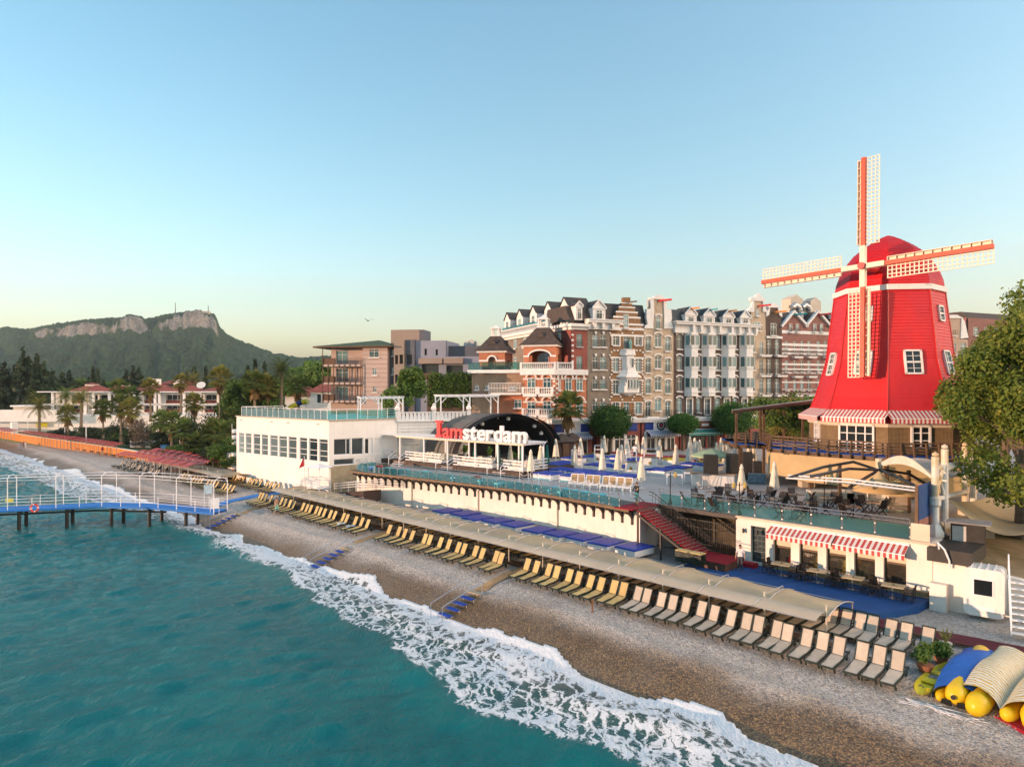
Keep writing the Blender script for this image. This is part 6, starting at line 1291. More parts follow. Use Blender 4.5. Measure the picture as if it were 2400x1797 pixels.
# roof pavilion with bell roof and cupola
def pavilion(par, W, x0, x1, yb, ye, ytop, xt0, xt1, cup, depth=None, brick=BR_ORG, wide=True):
    a, b = W.q(z3(x0,0)[0]), W.q(z3(x1,0)[0]); w_ = b-a; d_ = depth or w_; z0, z1 = zz(W,(x0+x1)/2,yb), zz(W,(x0+x1)/2,ye); zt_ = zz(W,(x0+x1)/2,ytop)
    p_ = MB(); hz_ = z0+.95
    ow = w_*.66 if wide else w_*.3; aw_ = [(-ow/2,hz_-z0)]
    c = w_/2; n = 10; rise = min(1.0, (z1-z0)*.32); sp = z1-z0-rise-.55
    poly = [(0,0),(c-ow/2,0),(c-ow/2,sp)]+[(c-ow/2*math.cos(math.pi*k/n), sp+rise*math.sin(math.pi*k/n)) for k in range(1, n)]+[(c+ow/2,sp),(c+ow/2,0),(w_,0),(w_,z1-z0),(0,z1-z0)]
    p_.slab(poly, 0, .35); p_.slab(poly, d_-.35, d_); p_.box(0,.35,0,.35,d_*.3,z1-z0).box(0,d_*.7,0,.35,d_-.35,z1-z0).box(w_-.35,.35,0,w_,d_*.3,z1-z0).box(w_-.35,d_*.7,0,w_,d_-.35,z1-z0).box(0,d_*.3,z1-z0-1.0,.35,d_*.7,z1-z0).box(w_-.35,d_*.3,z1-z0-1,w_,d_*.7,z1-z0)
    o = p_.build('pavilion', brick, par, W.w(a, 0, z0), W.rz)
    ar = MB()
    for k in range(n): a0, a1 = math.pi*k/n, math.pi*(k+1)/n; ar.slab([(c-ow/2*math.cos(a0), sp+rise*math.sin(a0)),(c-(ow/2+.22)*math.cos(a0), sp+(rise+.22)*math.sin(a0)),(c-(ow/2+.22)*math.cos(a1), sp+(rise+.22)*math.sin(a1)),(c-ow/2*math.cos(a1), sp+rise*math.sin(a1))], -.1, -.003)
    ar.box(0,-.08,sp-.1,c-ow/2,-.003,sp+.12).box(c+ow/2,-.08,sp-.1,w_,-.003,sp+.12); ar.build('arch_trim', TRIM, o); MB().box(-.3,-.3,z1-z0,w_+.3,d_+.3,z1-z0+.25).build('eaves', TRIM, o)
    MB().box(.4,.4,.02,w_-.4,d_-.4,z1-z0-.1).build('shaded_room', M('pavilion_inside', (.16,.1,.06), .9, .3, 1), o) if not wide else None
    ta, tb = (W.q(z3(xt0,0)[0])-a), (W.q(z3(xt1,0)[0])-a); e = .55; tw_ = (tb-ta); zc = z1-z0+.25; hh_ = zt_-z1-.25
    rf = MB(); ring = []
    for f, k in ((0,1.0),(.3,.72),(.62,.5),(1.0,0.)):
        hwid = (w_/2+e)*k+tw_/2*(1-k) if k else tw_/2; hd = (d_/2+e)*k+tw_/2*(1-k) if k else tw_/2
        if f == .3: hwid = (w_/2+e)*.74; hd = (d_/2+e)*.74
        if f == .62: hwid = tw_/2+(w_/2+e-tw_/2)*.36; hd = tw_/2+(d_/2+e-tw_/2)*.36
        ring.append([(c-hwid,d_/2-hd,zc+hh_*f),(c+hwid,d_/2-hd,zc+hh_*f),(c+hwid,d_/2+hd,zc+hh_*f),(c-hwid,d_/2+hd,zc+hh_*f)])
    for i in range(3):
        rf.add(ring[i]+ring[i+1], [(0,1,5,4),(1,2,6,5),(2,3,7,6),(3,0,4,7)])
    rf.add(ring[3], [(0,1,2,3)]); rf.add(ring[0], [(3,2,1,0)])
    rfo = rf.build('bell_roof', SLATEB, o)
    for dx, dy in ((0,-1),(1,0)):
        cx_, cy_ = c+dx*w_*.33, d_/2+dy*d_*.33; MB().slab([(-.4,0),(.4,0),(.4,.35),(0,.75),(-.4,.35)], -.5, .6).build('roof_dormer', SLATEB, rfo, (cx_, cy_, zc+hh_*.42), math.pi/2 if dx else 0)
    if cup:
        zc2 = zc+hh_; ch = zz(W,(x0+x1)/2,cup)-zt_; s = tw_*.36; q = MB().box(c-tw_/2,d_/2-tw_/2,zc2,c+tw_/2,d_/2+tw_/2,zc2+.12)
        for sx in (-1,1):
            for sy in (-1,1): q.box(c+sx*s-.12,d_/2+sy*s-.12,zc2+.12,c+sx*s+.12,d_/2+sy*s+.12,zc2+ch*.62)
        q.box(c-s-.2,d_/2-s-.2,zc2+ch*.62,c+s+.2,d_/2+s+.2,zc2+ch*.7); r0 = [(c-s-.2,d_/2-s-.2),(c+s+.2,d_/2-s-.2),(c+s+.2,d_/2+s+.2),(c-s-.2,d_/2+s+.2)]
        q.add([(x,y,zc2+ch*.7) for x, y in r0]+[(c-.25,d_/2-.25,zc2+ch*.86),(c+.25,d_/2-.25,zc2+ch*.86),(c+.25,d_/2+.25,zc2+ch*.86),(c-.25,d_/2+.25,zc2+ch*.86),(c,d_/2,zc2+ch)], [(0,1,5,4),(1,2,6,5),(2,3,7,6),(3,0,4,7),(4,5,8),(5,6,8),(6,7,8),(7,4,8)]); q.build('cupola', TRIM, rfo)
    return o
pavilion(tw, TL_, 1355, 1668, 712, 548, 355, 1480, 1592, 222, 4.3)
# set back red and grey upper part joining the hotel row
ub = thing('corner_block', 'red and grey brick block with white quoins behind the corner tower', 'building', (HW.o.x, HW.o.y, 0), HW.rz)
qa, qb = HW.q(z3(1820,0)[0]), HW.q(z3(1975,0)[0]); za, zb_ = zt, HW.at(*z3(1895,385))[1]; hs = [HW.rect(*z3(1868,425), *z3(1925,548)), HW.rect(*z3(1868,640), *z3(1925,768))]
o = MB(); o.holes(qa, za, qb, zb_, hs, .16); o.box(qa,.16,za,qb,8,zb_); o.build('wall', BR_DR2, ub)
for h in hs: win(ub, *h, y=.05, rail=.8, frame=M('grey_frame', (.4,.38,.36), .5, .1, 2))
for i in range(9): link('quoin', BQ, ub, (qa+.15, 0, za+.4+i*.72))
fl_q = HW.q(z3(1822,0)[0])
o = MB(); o.box(fl_q, 1.2, za-6, qa+.01, 27, zb_); o.box(qa, 8.0, ZP, qb, 27, zb_-.05); o.build('flank_wall', BR_GREY, ub)
for k in range(2):
    for j in range(6):
        w_ = win(ub, 0, 0, 1.1, 1.9, y=0, frame=TRIM); w_.location = (fl_q-.1, 4.2+3.9*j, za+.6+3.3*k); w_.rotation_euler.z = -math.pi/2
MB().box(fl_q-.5,.6,zb_,fl_q+.2,27.4,zb_+.4).box(fl_q-.9,.3,zb_+.4,fl_q+.4,27.8,zb_+.8).build('cornice', TRIM, ub)
MB().box(qa-.2,-.3,zb_,qb,.8,zb_+.4).box(qa-.4,-.7,zb_+.4,qb+.1,.8,zb_+.8).build('front_cornice', TRIM, ub)
o = MB(); y = 6.
while y < 26.5: o.lathe([(.06,0),(.1,.25),(.06,.5),(.08,.8)],6,(fl_q-.2,y,zb_+.8)); y += .35
o.box(fl_q-.35,6,zb_+1.6,fl_q-.05,26.6,zb_+1.75); o.build('roof_balustrade', TRIM, ub)
MB().add([(fl_q+.6,.6,zb_+.8),(fl_q+2.4,2.,zb_+4.6),(fl_q+2.4,27,zb_+4.6),(fl_q+.6,27,zb_+.8),(qb,.6,zb_+.8),(qb,2.,zb_+4.6),(qb,27,zb_+4.6)], [(0,1,2,3),(0,4,5,1),(1,5,6,2)]).build('mansard_roof', SLATEB, ub)
for i in range(4): MB().box(fl_q+.02,7.2+4.6*i,zb_+.8,fl_q+.04,11.2+4.6*i,zb_+2.2).build('glass_screen', GLASS, ub)
for i in range(5):
    w_ = 2.5; h_ = 4.0; d = thing('roof_dormer_house', 'white pedimented roof dormer on the flank above the corner tower, %s from the right' % nth(i+1), 'dormer', HW.w(fl_q+.5, 4.4+5.2*i, zb_+.8), HW.rz-math.pi/2, 'white roof dormers left of the hotel row')
    MB().box(0,0,0,w_,3,h_-w_*.5).slab([(0,h_-w_*.5),(w_,h_-w_*.5),(w_/2,h_)],0,3).build('body', TRIM, d); MB().add([(-.1,-.2,h_-w_*.52),(w_/2,-.2,h_+.05),(w_/2,3.5,h_+.05),(-.1,3.5,h_-w_*.52),(w_+.1,-.2,h_-w_*.52),(w_+.1,3.5,h_-w_*.52)], [(0,1,2,3),(1,4,5,2)]).build('roof', SLATE, d); win(d, w_*.3, .5, w_*.7, h_-w_*.62, y=-.06, sill=False, rail=.6)
# ---- lower building left of the tower with the smaller pavilion
LWl = Wall(TL_.w(ql, 1.0), (.97,-.24)); LWl = Wall(LWl.w(LWl.q(z3(852,0)[0])), (.97,-.24))
lb = thing('brick_annex', 'low brown brick annex with white cornice and roof terrace left of the tower', 'building')
qe = LWl.q(z3(1350,0)[0]); zt2 = zz(LWl,1000,805); MB().box(0,0,ZP,qe,9,zt2).build('body', brick_mat('tan_brick', (0.362,0.217,0.131), (0.29,0.174,0.102), (0.507,0.406,0.29)), lb, LWl.w(0), LWl.rz); MB().box(-.5,-.5,0,qe,9,.45).build('cornice', TRIM, lb, LWl.w(0,0,zt2), LWl.rz)
for i in range(6): MB().box(-.4+1.9*i,-.35,.45,1.4+1.9*i,-.33,1.5).build('glass_screen', GLASSG, lb, LWl.w(0,0,zt2), LWl.rz)
qd = LWl.q(z3(1040,0)[0]); za = zz(LWl,1200,1000); b_ = MB().box(qd,-1.4,-.2,qe,0,.0).build('balcony', TRIM, lb, LWl.w(0,0,za), LWl.rz); o = MB()
for i in range(22): x = qd+(qe-qd)*i/21; o.bar((x,-1.35,0),(x,-1.35,1.4),.04)
for z_ in (.05,.7,1.4): o.bar((qd,-1.35,z_),(qe,-1.35,z_),.05)
o.build('railing', TRIM, b_)
MB().box(qd+.3,-.1,ZP,qe,-.003,za-.3).build('orange_wall', BR_ORG, lb, LWl.w(0), LWl.rz)
for x0, y0, x1, y1 in ((890,925,922,965),(990,925,1022,965),(1268,1060,1338,1140),(1215,930,1285,968)): r = LWl.rect(*z3(x0,y0), *z3(x1,y1)); w_ = win(lb, *r, y=0); w_.location = LWl.w(r[0], -.15, r[1]); w_.rotation_euler.z = LWl.rz
MB().box(0,-1.2,0,2.6,-.05,.08).build('lilac_awning', M('lilac_cloth', (.45,.36,.46), .8, .1, 2), lb, LWl.w(-.3,0,zz(LWl,930,1010)), LWl.rz)
pavilion(lb, Wall(LWl.w(0,2.2), LWl.d), 922, 1175, 735, 606, 438, 1022, 1112, 322, 4.4, wide=False)
# ---- modern hotel further left
MH = Wall(((757-1200)/1600*114, 114), (.985,-.17)); mh = thing('modern_hotel', 'modern pink and brown hotel with wooden balconies and green hip roof', 'building', (MH.o.x, MH.o.y, 0), MH.rz)
PINK = M('pink_cladding', (.5,.38,.33), .7, .06, .8); DKW = M('brown_wood', (.12,.06,.03), .6, .25, 2); GRN = M('green_roof', (.06,.09,.04), .7, .25, 2); GR1 = M('blue_grey_render', (.27,.28,.34), .75, .08, .6); GR2 = M('dark_grey_render', (.11,.115,.135), .75, .1, .6); TAUP = M('taupe_render', (.3,.235,.19), .75, .08, .6)
mz = lambda x, y: MH.at(*z2(x, y)); fl = [mz(1300,y)[1] for y in (860,780,605,430,255)]
qA, qB, qC, qD = mz(1070,0)[0], mz(1450,0)[0], mz(1690,0)[0], mz(1752,0)[0]
hs = []
for (x0,x1,y0,y1) in ((1515,1605,280,362),(1545,1585,465,535),(1548,1585,640,700)): hs.append(MH.rect(*z2(x0,y0), *z2(x1,y1)))
o = MB(); o.holes(qB, ZP-2, qC, fl[4], hs, .15); o.box(qB,.15,ZP-2,qC,10,fl[4]); o.build('pink_wall', PINK, mh)
for h in hs: win(mh, *h, y=.05)
for i in range(14): z_ = fl[1]+i*.75; MB().box(qB,-.03,z_,qC,-.003,z_+.07).build('cladding_joint', M('cladding_joint', (.3,.2,.17), .8, .1, 1), mh) if z_ < fl[4] else None
o = MB(); o.holes(qA+.6, ZP-2, qB, fl[4], [(qA+1.5+i*3.6, fl[k]+.1, qA+3.6+i*3.6, fl[k]+2.4) for i in range(3) for k in (1,2,3) if qA+3.6+i*3.6 < qB-.2], .3, 1.6); o.build('balcony_wall', PINK, mh)
for i in range(3):
    for k in (1,2,3):
        if qA+3.6+i*3.6 < qB-.2: win(mh, qA+1.5+i*3.6, fl[k]+.1, qA+3.6+i*3.6, fl[k]+2.4, y=1.7, sill=False)
for k in (1,2,3):
    b_ = MB().box(qA,-.3,fl[k]-.35,qB,1.6,fl[k]).build('balcony', PINK, mh); o = MB()
    n = 40
    for i in range(n): x = qA+(qB-qA)*i/(n-1); o.bar((x,-.25,fl[k]),(x,-.25,fl[k]+1.0),.03)
    o.bar((qA,-.25,fl[k]+1.0),(qB,-.25,fl[k]+1.0),.06); o.box(qA,-.27,fl[k],qA+2.2,-.23,fl[k]+1.0); o.box(qA-.03,-.25,fl[k],qA+.03,3,fl[k]+1); o.build('railing', DKW, b_)
for x in np.linspace(qA, qB-.2, 8): MB().bar((x,-.35,fl[1]-.5),(x,-.35,fl[4] if x < qA+.5 else fl[3]+.0),.1).build('timber_post', DKW, mh)
e = .9; q_m = (qA+qC)/2+1; zrf = mz(1490,180)[1]
MB().add([(qA-e-.6,-e,fl[4]),(qC+e,-e,fl[4]),(qC+e,9,fl[4]),(qA-e-.6,9,fl[4]),(q_m+1.6,4,zrf),(q_m+1.6,6,zrf)], [(3,2,1,0),(0,1,4),(1,2,5,4),(2,3,5),(3,0,4,5)]).build('hip_roof', GRN, mh); MB().box(qA-e-.6,-e,fl[4]-.22,qC+e,9,fl[4]-.003).build('eaves', DKW, mh)
MB().box(qC,1.2,ZP-2,qD+.2,10,fl[4]-.4).build('dark_wall', GR2, mh)
for y0, y1 in ((285,345),(460,525),(630,690)): r = MH.rect(*z2(1715,y0), *z2(1745,y1)); win(mh, *r, y=1.0)
gh = thing('grey_hotel_wing', 'blue grey hotel wing with taupe stair tower and satellite dishes', 'building', (MH.o.x, MH.o.y, 0), MH.rz)
def bx(x0, x1, yt, y0, y1, mat, nm, zb=ZP-2):
    a, b = mz(x0,0)[0], mz(x1,0)[0]; z_ = mz((x0+x1)/2, yt)[1]; return MB().box(a, y0, zb, b, y1, z_).build(nm, mat, gh), a, b, z_
def block(x0, x1, yt, y0, dep, mat, nm, wins, dep_w=.4):
    a, b = mz(x0,0)[0], mz(x1,0)[0]; z_ = mz((x0+x1)/2, yt)[1]; hs = [MH.rect(*z2(*w_[:2]), *z2(*w_[2:])) for w_ in wins]; o = MB(); o.holes(a, ZP-2, b, z_, hs, dep_w, y0); o.box(a, y0+dep_w, ZP-2, b, y0+dep, z_); o.build(nm, mat, gh)
    for h in hs: link('pane', MB().box(h[0]+.03,y0+dep_w-.1,h[1]+.03,h[2]-.03,y0+dep_w-.06,h[3]-.03).mesh('pane', PANED), gh)
block(1752, 1852, 190, 0, 9, TAUP, 'taupe_front', [(1762,340,1792,428),(1806,335,1840,425),(1762,528,1792,615),(1806,525,1840,612)])
block(1853, 1945, 188, .5, 9, GR2, 'grey_front', [(1868,335,1918,428),(1868,525,1918,610)])
bx(1662, 1945, 78, 3.0, 7, TAUP, 'roof_tower'); bx(1946, 1990, 78, 3.0, 7, GR2, 'roof_tower_side')
z3m = lambda x, y: ((900+.2415*x-500)/.2415, (680+.2415*y-750)/.2415)
A_ = lambda x, y: z3m(x, y)
block(1946, A_(585,0)[0], A_(0,485)[1], 1.0, 9, GR1, 'pale_front', [(*A_(375,565), *A_(398,628)), (*A_(483,570), *A_(506,628))]+[(*A_(345,715), *A_(515,870))], .5)
block(A_(586,0)[0], A_(930,0)[0], A_(0,640)[1], 1.0, 9, GR1, 'pale_low_front', [(*A_(590,725), *A_(752,860))], .6)
bx(A_(586,0)[0], A_(935,0)[0], A_(0,530)[1], 2.6, 9, GR2, 'dark_upper_front')
for x0, x1 in ((330,560),(575,760)): a, b = mz(*A_(x0,0))[0], mz(*A_(x1,0))[0]; z_ = mz(*A_(450,712))[1]; MB().box(a,.2,z_,b,1.0-.003,z_+.9).build('taupe_canopy', TAUP, gh)
for x0, x1 in ((340,515),(588,752)): a, b = mz(*A_(x0,0))[0], mz(*A_(x1,0))[0]; z_ = mz(*A_(450,868))[1]; MB().box(a,.85,z_,b,.9,z_+1.1).build('balcony_panel', DKW, gh)
for i, (x, y, r) in enumerate(((748,505,.5),(790,502,.75),(832,510,.6))):
    q_, z_ = mz(*A_(x, y)); d_ = thing('satellite_dish', 'satellite dish on the grey hotel roof, %s from the left' % nth(i+1), 'satellite dish', MH.w(q_, 4, z_-.3), MH.rz-R(20), 'roof satellite dishes'); MB().bar((0,0,-.9),(0,0,.1),.08).build('mast', GALV, d_); dd_ = MB().lathe([(0,0),(r*.5,.06),(r,.24)],14).build('dish', M('dish_grey', (.4,.38,.36), .5, .1, 2), d_, (0,0,.2)); dd_.rotation_euler = (R(70),0,0)
# ================= windmill, its deck, tensile roof and the right-hand corner =================
AXM = Vector((33.04, 60.)); RPX = 60/1600.
def zpx(y, Y=60.): return H-(y-HY)*Y/F
wm = thing('windmill', 'big red Dutch style windmill with white lattice sails above a brick base', 'windmill', (AXM.x, AXM.y, 0), math.atan2(-.876,-.482))   # local +x points at the camera
REDW = M('red_siding', (.6,.012,.014), .5, .12, .5, streak=.2, c2=(.52,.014,.022)); REDD = M('red_trim', (.5,.02,.02), .45, .1, 1)
prof = [(985,177),(968,170),(951,163),(930,155),(906,148),(875,139),(845,131),(790,125),(740,118.5),(690,113)]
prof = [(zpx(y), r*RPX) for y, r in prof]; zs_, rs_ = [p[0] for p in prof], [p[1] for p in prof]
def rad(z): return float(np.interp(z, zs_, rs_))
c8 = [math.pi/4*k for k in range(8)]
z0m, z1m = zs_[0], zs_[-1]; nb = 42
for k in range(8):                                        # lapped boards facet by facet
    a0, a1 = c8[k], c8[(k+1) % 8]; o = MB()
    for i in range(nb):
        za, zb_ = z0m+(z1m-z0m)*i/nb, z0m+(z1m-z0m)*(i+1)/nb; ra, rb = rad(za)+.04, rad(zb_)
        p = [(ra*math.cos(a0),ra*math.sin(a0),za),(ra*math.cos(a1),ra*math.sin(a1),za),(rb*math.cos(a1),rb*math.sin(a1),zb_),(rb*math.cos(a0),rb*math.sin(a0),zb_)]
        r2 = rad(za)-.02; o.add(p+[(r2*math.cos(a0),r2*math.sin(a0),za),(r2*math.cos(a1),r2*math.sin(a1),za)], [(0,1,2,3),(0,4,5,1)])
    tag(o.build('siding', REDW, wm), kind='stuff')
    MB().tube([((rad(z)+.03)*math.cos(a0),(rad(z)+.03)*math.sin(a0),z) for z in np.linspace(z0m, z1m, 16)], .07, 4).build('corner_board', REDD, wm)
def ring(z0, z1, r0, r1, nm, mat, t_=.12):
    o = MB(); vs = []
    for r, z in ((r0, z0), (r0+t_, z0), (r1+t_, z1), (r1, z1)): vs += [(r*math.cos(a), r*math.sin(a), z) for a in c8]
    o.add(vs, [(j*8+i, j*8+(i+1) % 8, ((j+1) % 4)*8+(i+1) % 8, ((j+1) % 4)*8+i) for j in range(4) for i in range(8)]); return o.build(nm, mat, wm)
ring(z1m-.12, z1m+.32, rad(z1m), rad(z1m), 'white_band', TRIM, .2)
# cap
cap = [(690,113),(665,110),(642,102),(615,87),(596,72),(578,50),(562,24),(553,4)]
cap = [(r*RPX, zpx(y)) for y, r in cap]; nbc = 24
zc_, rc_ = [p[1] for p in cap], [p[0] for p in cap]
cp = None
for k in range(8):
    a0, a1 = c8[k], c8[(k+1) % 8]; o = MB()
    for i in range(nbc):
        za, zb_ = zc_[0]+.3+(zc_[-1]-zc_[0]-.3)*i/nbc, zc_[0]+.3+(zc_[-1]-zc_[0]-.3)*(i+1)/nbc; ra, rb = float(np.interp(za, zc_, rc_))+.06, float(np.interp(zb_, zc_, rc_)); r2 = ra-.08
        o.add([(ra*math.cos(a0),ra*math.sin(a0),za),(ra*math.cos(a1),ra*math.sin(a1),za),(rb*math.cos(a1),rb*math.sin(a1),zb_),(rb*math.cos(a0),rb*math.sin(a0),zb_),(r2*math.cos(a0),r2*math.sin(a0),za),(r2*math.cos(a1),r2*math.sin(a1),za)], [(0,1,2,3),(0,4,5,1)])
    tag(o.build('cap_siding', REDW, wm), kind='stuff')
# brick base
ZDK = zpx(1062, 56); bz1 = z0m; rb_ = rad(z0m)*.96
MB().lathe([(rb_,ZDK-.2),(rb_,bz1)], 8).build('brick_base', brick_mat('windmill_brick', (.2,.12,.045), (.14,.08,.03), (.34,.26,.15)), wm)
ring(bz1-.3, bz1+.02, rb_-.02, rb_+.06, 'base_band', M('cream_band', (.66,.56,.42), .6, .1, 1), .12)
def facet_obj(o, k, z, u=0., off=.06, lean=True):           # place an object on facet k; local x right, y inward
    a = (c8[k]+math.pi/8); ap = rad(z)*math.cos(math.pi/8)+off if z > z0m else rb_*math.cos(math.pi/8)+off
    nrm = Vector((math.cos(a), math.sin(a))); tg = Vector((-nrm.y, nrm.x)); p = nrm*ap+tg*u
    tilt = math.atan2(rad(z-.01)-rad(z+2.), 2.01)*math.cos(math.pi/8) if lean and z > z0m else 0
    o.parent = wm; o.rotation_euler = (-tilt, 0, math.atan2(tg.y, tg.x)); o.location = (p.x, p.y, z); return o
def mill_window(k, z, w_, h, u=0., mull=(1,4)):
    o = MB(); o.box(-w_/2,-.1,0,-w_/2+.14,.12,h).box(w_/2-.14,-.1,0,w_/2,.12,h).box(-w_/2,-.1,0,w_/2,.12,.14).box(-w_/2,-.1,h-.14,w_/2,.12,h).box(-w_/2+.14,-.06,h*.5-.07,w_/2-.14,.1,h*.5+.07)
    o.box(-.025,-.03,.14,.025,.05,h-.14)
    for f in (.25,.75): o.box(-w_/2+.14,-.03,h*f-.02,w_/2-.14,.05,h*f+.02)
    f_ = o.build('window', TRIM, None); facet_obj(f_, k, z, u); MB().box(-w_/2+.14,.0,.14,w_/2-.14,.02,h-.14).build('pane', PANE, f_); return f_
# facet 0 lies right of the front corner as seen from the sea, facet 7 left
for k in (0, 1, 6, 7):
    mill_window(k, zpx(880), 1.4, 2.05, 0.)
    if k in (1, 7): mill_window(k, zpx(762), 1.1, 1.35, 0.)
awk = []
for k, lab in ((0,'right red striped awning on the windmill skirt'),(7,'left red striped awning on the windmill skirt'),(6,'short red striped awning at the left side of the windmill'),(1,'red striped awning at the right side of the windmill')):
    t = thing('striped_awning', lab, 'awning'); L = 5.2; o = MB(); o.add([(0,-.05,0),(L,-.05,0),(L,-1.05,-.6),(0,-1.05,-.6),(0,-.05,.03),(L,-.05,.03),(L,-1.05,-.57),(0,-1.05,-.57)], [(0,1,2,3),(7,6,5,4),(0,3,7,4),(1,5,6,2)]); o.build('canopy', AWR, t)
    o = MB(); nn = 30
    for i in range(nn): x0, x1 = L*i/nn, L*(i+1)/nn; o.add([(x0,-1.055,-.6),(x1,-1.055,-.6),(x1,-1.055,-.95),((x0+x1)/2,-1.055,-1.0),(x0,-1.055,-.95)], [(0,4,3,2,1)])
    o.build('valance', AWR, t); MB().bar((0,-1.05,-.58),(L,-1.05,-.58),.05).build('front_bar', WHITEM, t)
    a = c8[k]+math.pi/8; zz_ = zpx(958); ap = rad(zz_)*math.cos(math.pi/8); nr = Vector((math.cos(a), math.sin(a))); tg = Vector((-nr.y, nr.x)); rz0 = wm.rotation_euler.z; p = nr*ap-tg*L/2
    t.location = (AXM.x+p.x*math.cos(rz0)-p.y*math.sin(rz0), AXM.y+p.x*math.sin(rz0)+p.y*math.cos(rz0), zz_); t.rotation_euler.z = rz0+math.atan2(tg.y, tg.x)
for k, w_ in ((7,2.9),(0,1.5),(6,1.2)):
    o = MB(); h = 1.85 if k != 7 else 2.3; z_ = bz1-.1-h
    o.box(-w_/2,-.12,0,-w_/2+.16,.1,h).box(w_/2-.16,-.12,0,w_/2,.1,h).box(-w_/2,-.12,0,w_/2,.1,.14).box(-w_/2,-.12,h-.14,w_/2,.1,h)
    n = 4 if k == 7 else 2
    for i in range(1, n): x = -w_/2+w_*i/n; o.box(x-.05,-.1,.14,x+.05,.06,h-.14)
    for f in (.33,.66): o.box(-w_/2+.16,-.06,h*f-.035,w_/2-.16,.05,h*f+.035)
    f_ = o.build('base_window', TRIM, None); facet_obj(f_, k, z_, 0., .05); MB().box(-w_/2+.16,-.0,.14,w_/2-.16,.02,h-.14).build('pane', PANED, f_)
# sails
hubW = Vector((28.75, 55.8, 23.8)); sn = Vector((-.78,-.625,0)); sd = Vector((.625,-.78,0)).normalized()
sails = thing('windmill_sails', 'four white lattice sails with red spars on the windmill', 'sails', hubW, math.atan2(sd.y, sd.x))   # local x right along the sail plane, -y towards the sea
sails.rotation_euler.x = R(-3.5); sails.scale = (.975,)*3
CRM = M('cream_sail_wood', (.78,.68,.52), .55, .08, 1); RSP = M('red_orange_spar', (.62,.07,.025), .5, .08, 1)
for i in range(4):
    th = math.pi/2*i-R(1.2); c, s = math.cos(th), math.sin(th)
    def T(r, w_, y=0.): return (r*s+w_*c, y, r*c-w_*s)        # r along the arm (up for i=0), w to the right
    sp = MB().bar(T(1.55,0,-.1), T(9.3,0,-.1), .34, .3, (0,1,0)).build('spar', RSP, sails)
    MB().bar(T(.1,0,-.12), T(1.75,0,-.12), .42, .42, (0,1,0)).build('stock', CRM, sails)
    o = MB(); w0, w1 = .24, 1.22; r0, r1 = 1.9, 9.25; nr = 22
    for j in range(nr+1): r = r0+(r1-r0)*j/nr; o.bar(T(r,w0-.06,.04), T(r,w1+.03,.04), .075, .06, (0,1,0))
    for w_ in (w0+.03, w0+.36, w0+.68, w1): o.bar(T(r0-.03,w_,-.0), T(r1+.03,w_,-.0), .075, .06, (0,1,0))
    o.build('lattice', CRM, sp)
    o = MB(); o.bar(T(1.9,-.33,.12), T(9.2,-.33,.12), .3, .05, (0,1,0)); o.bar(T(1.9,-.5,.0), T(9.2,-.5,.0), .05, .26, (0,1,0))
    for j in range(12): r = 1.9+7.2*j/11; o.bar(T(r,-.5,.0), T(r,-.2,.0), .05, .2, (0,1,0))
    o.build('leading_board', CRM, sp)
MB().tube([(0,-.55,0),(0,4.6,.3)], .3, 12).build('windshaft', REDD, sails); MB().tube([(0,-.42,0),(0,-.35,0)], .2, 12).build('hub_boss', M('bronze', (.3,.22,.12), .4, .2, 3, metal=.5), sails)
# ---- windmill deck
WOOD = M('brown_timber', (.13,.075,.04), .7, .3, 1.5, ovar=.15, bump=.3, bscale=20); BLUED = M('blue_deck_carpet', (.01,.1,.42), .8, .15, 1)
dk = thing('windmill_deck', 'raised timber deck round the windmill with post and rail fence', 'deck')
v8 = []
rzm = wm.rotation_euler.z; RD = 224*RPX
def oct_pt(k, r): a = rzm+c8[k % 8]; return Vector((AXM.x+r*math.cos(a), AXM.y+r*math.sin(a)))
L0 = PT(1808, 1050, ZDK); Lp = [Vector((L0.x, L0.y)), oct_pt(7, RD), oct_pt(0, RD), oct_pt(1, RD), oct_pt(2, RD)]
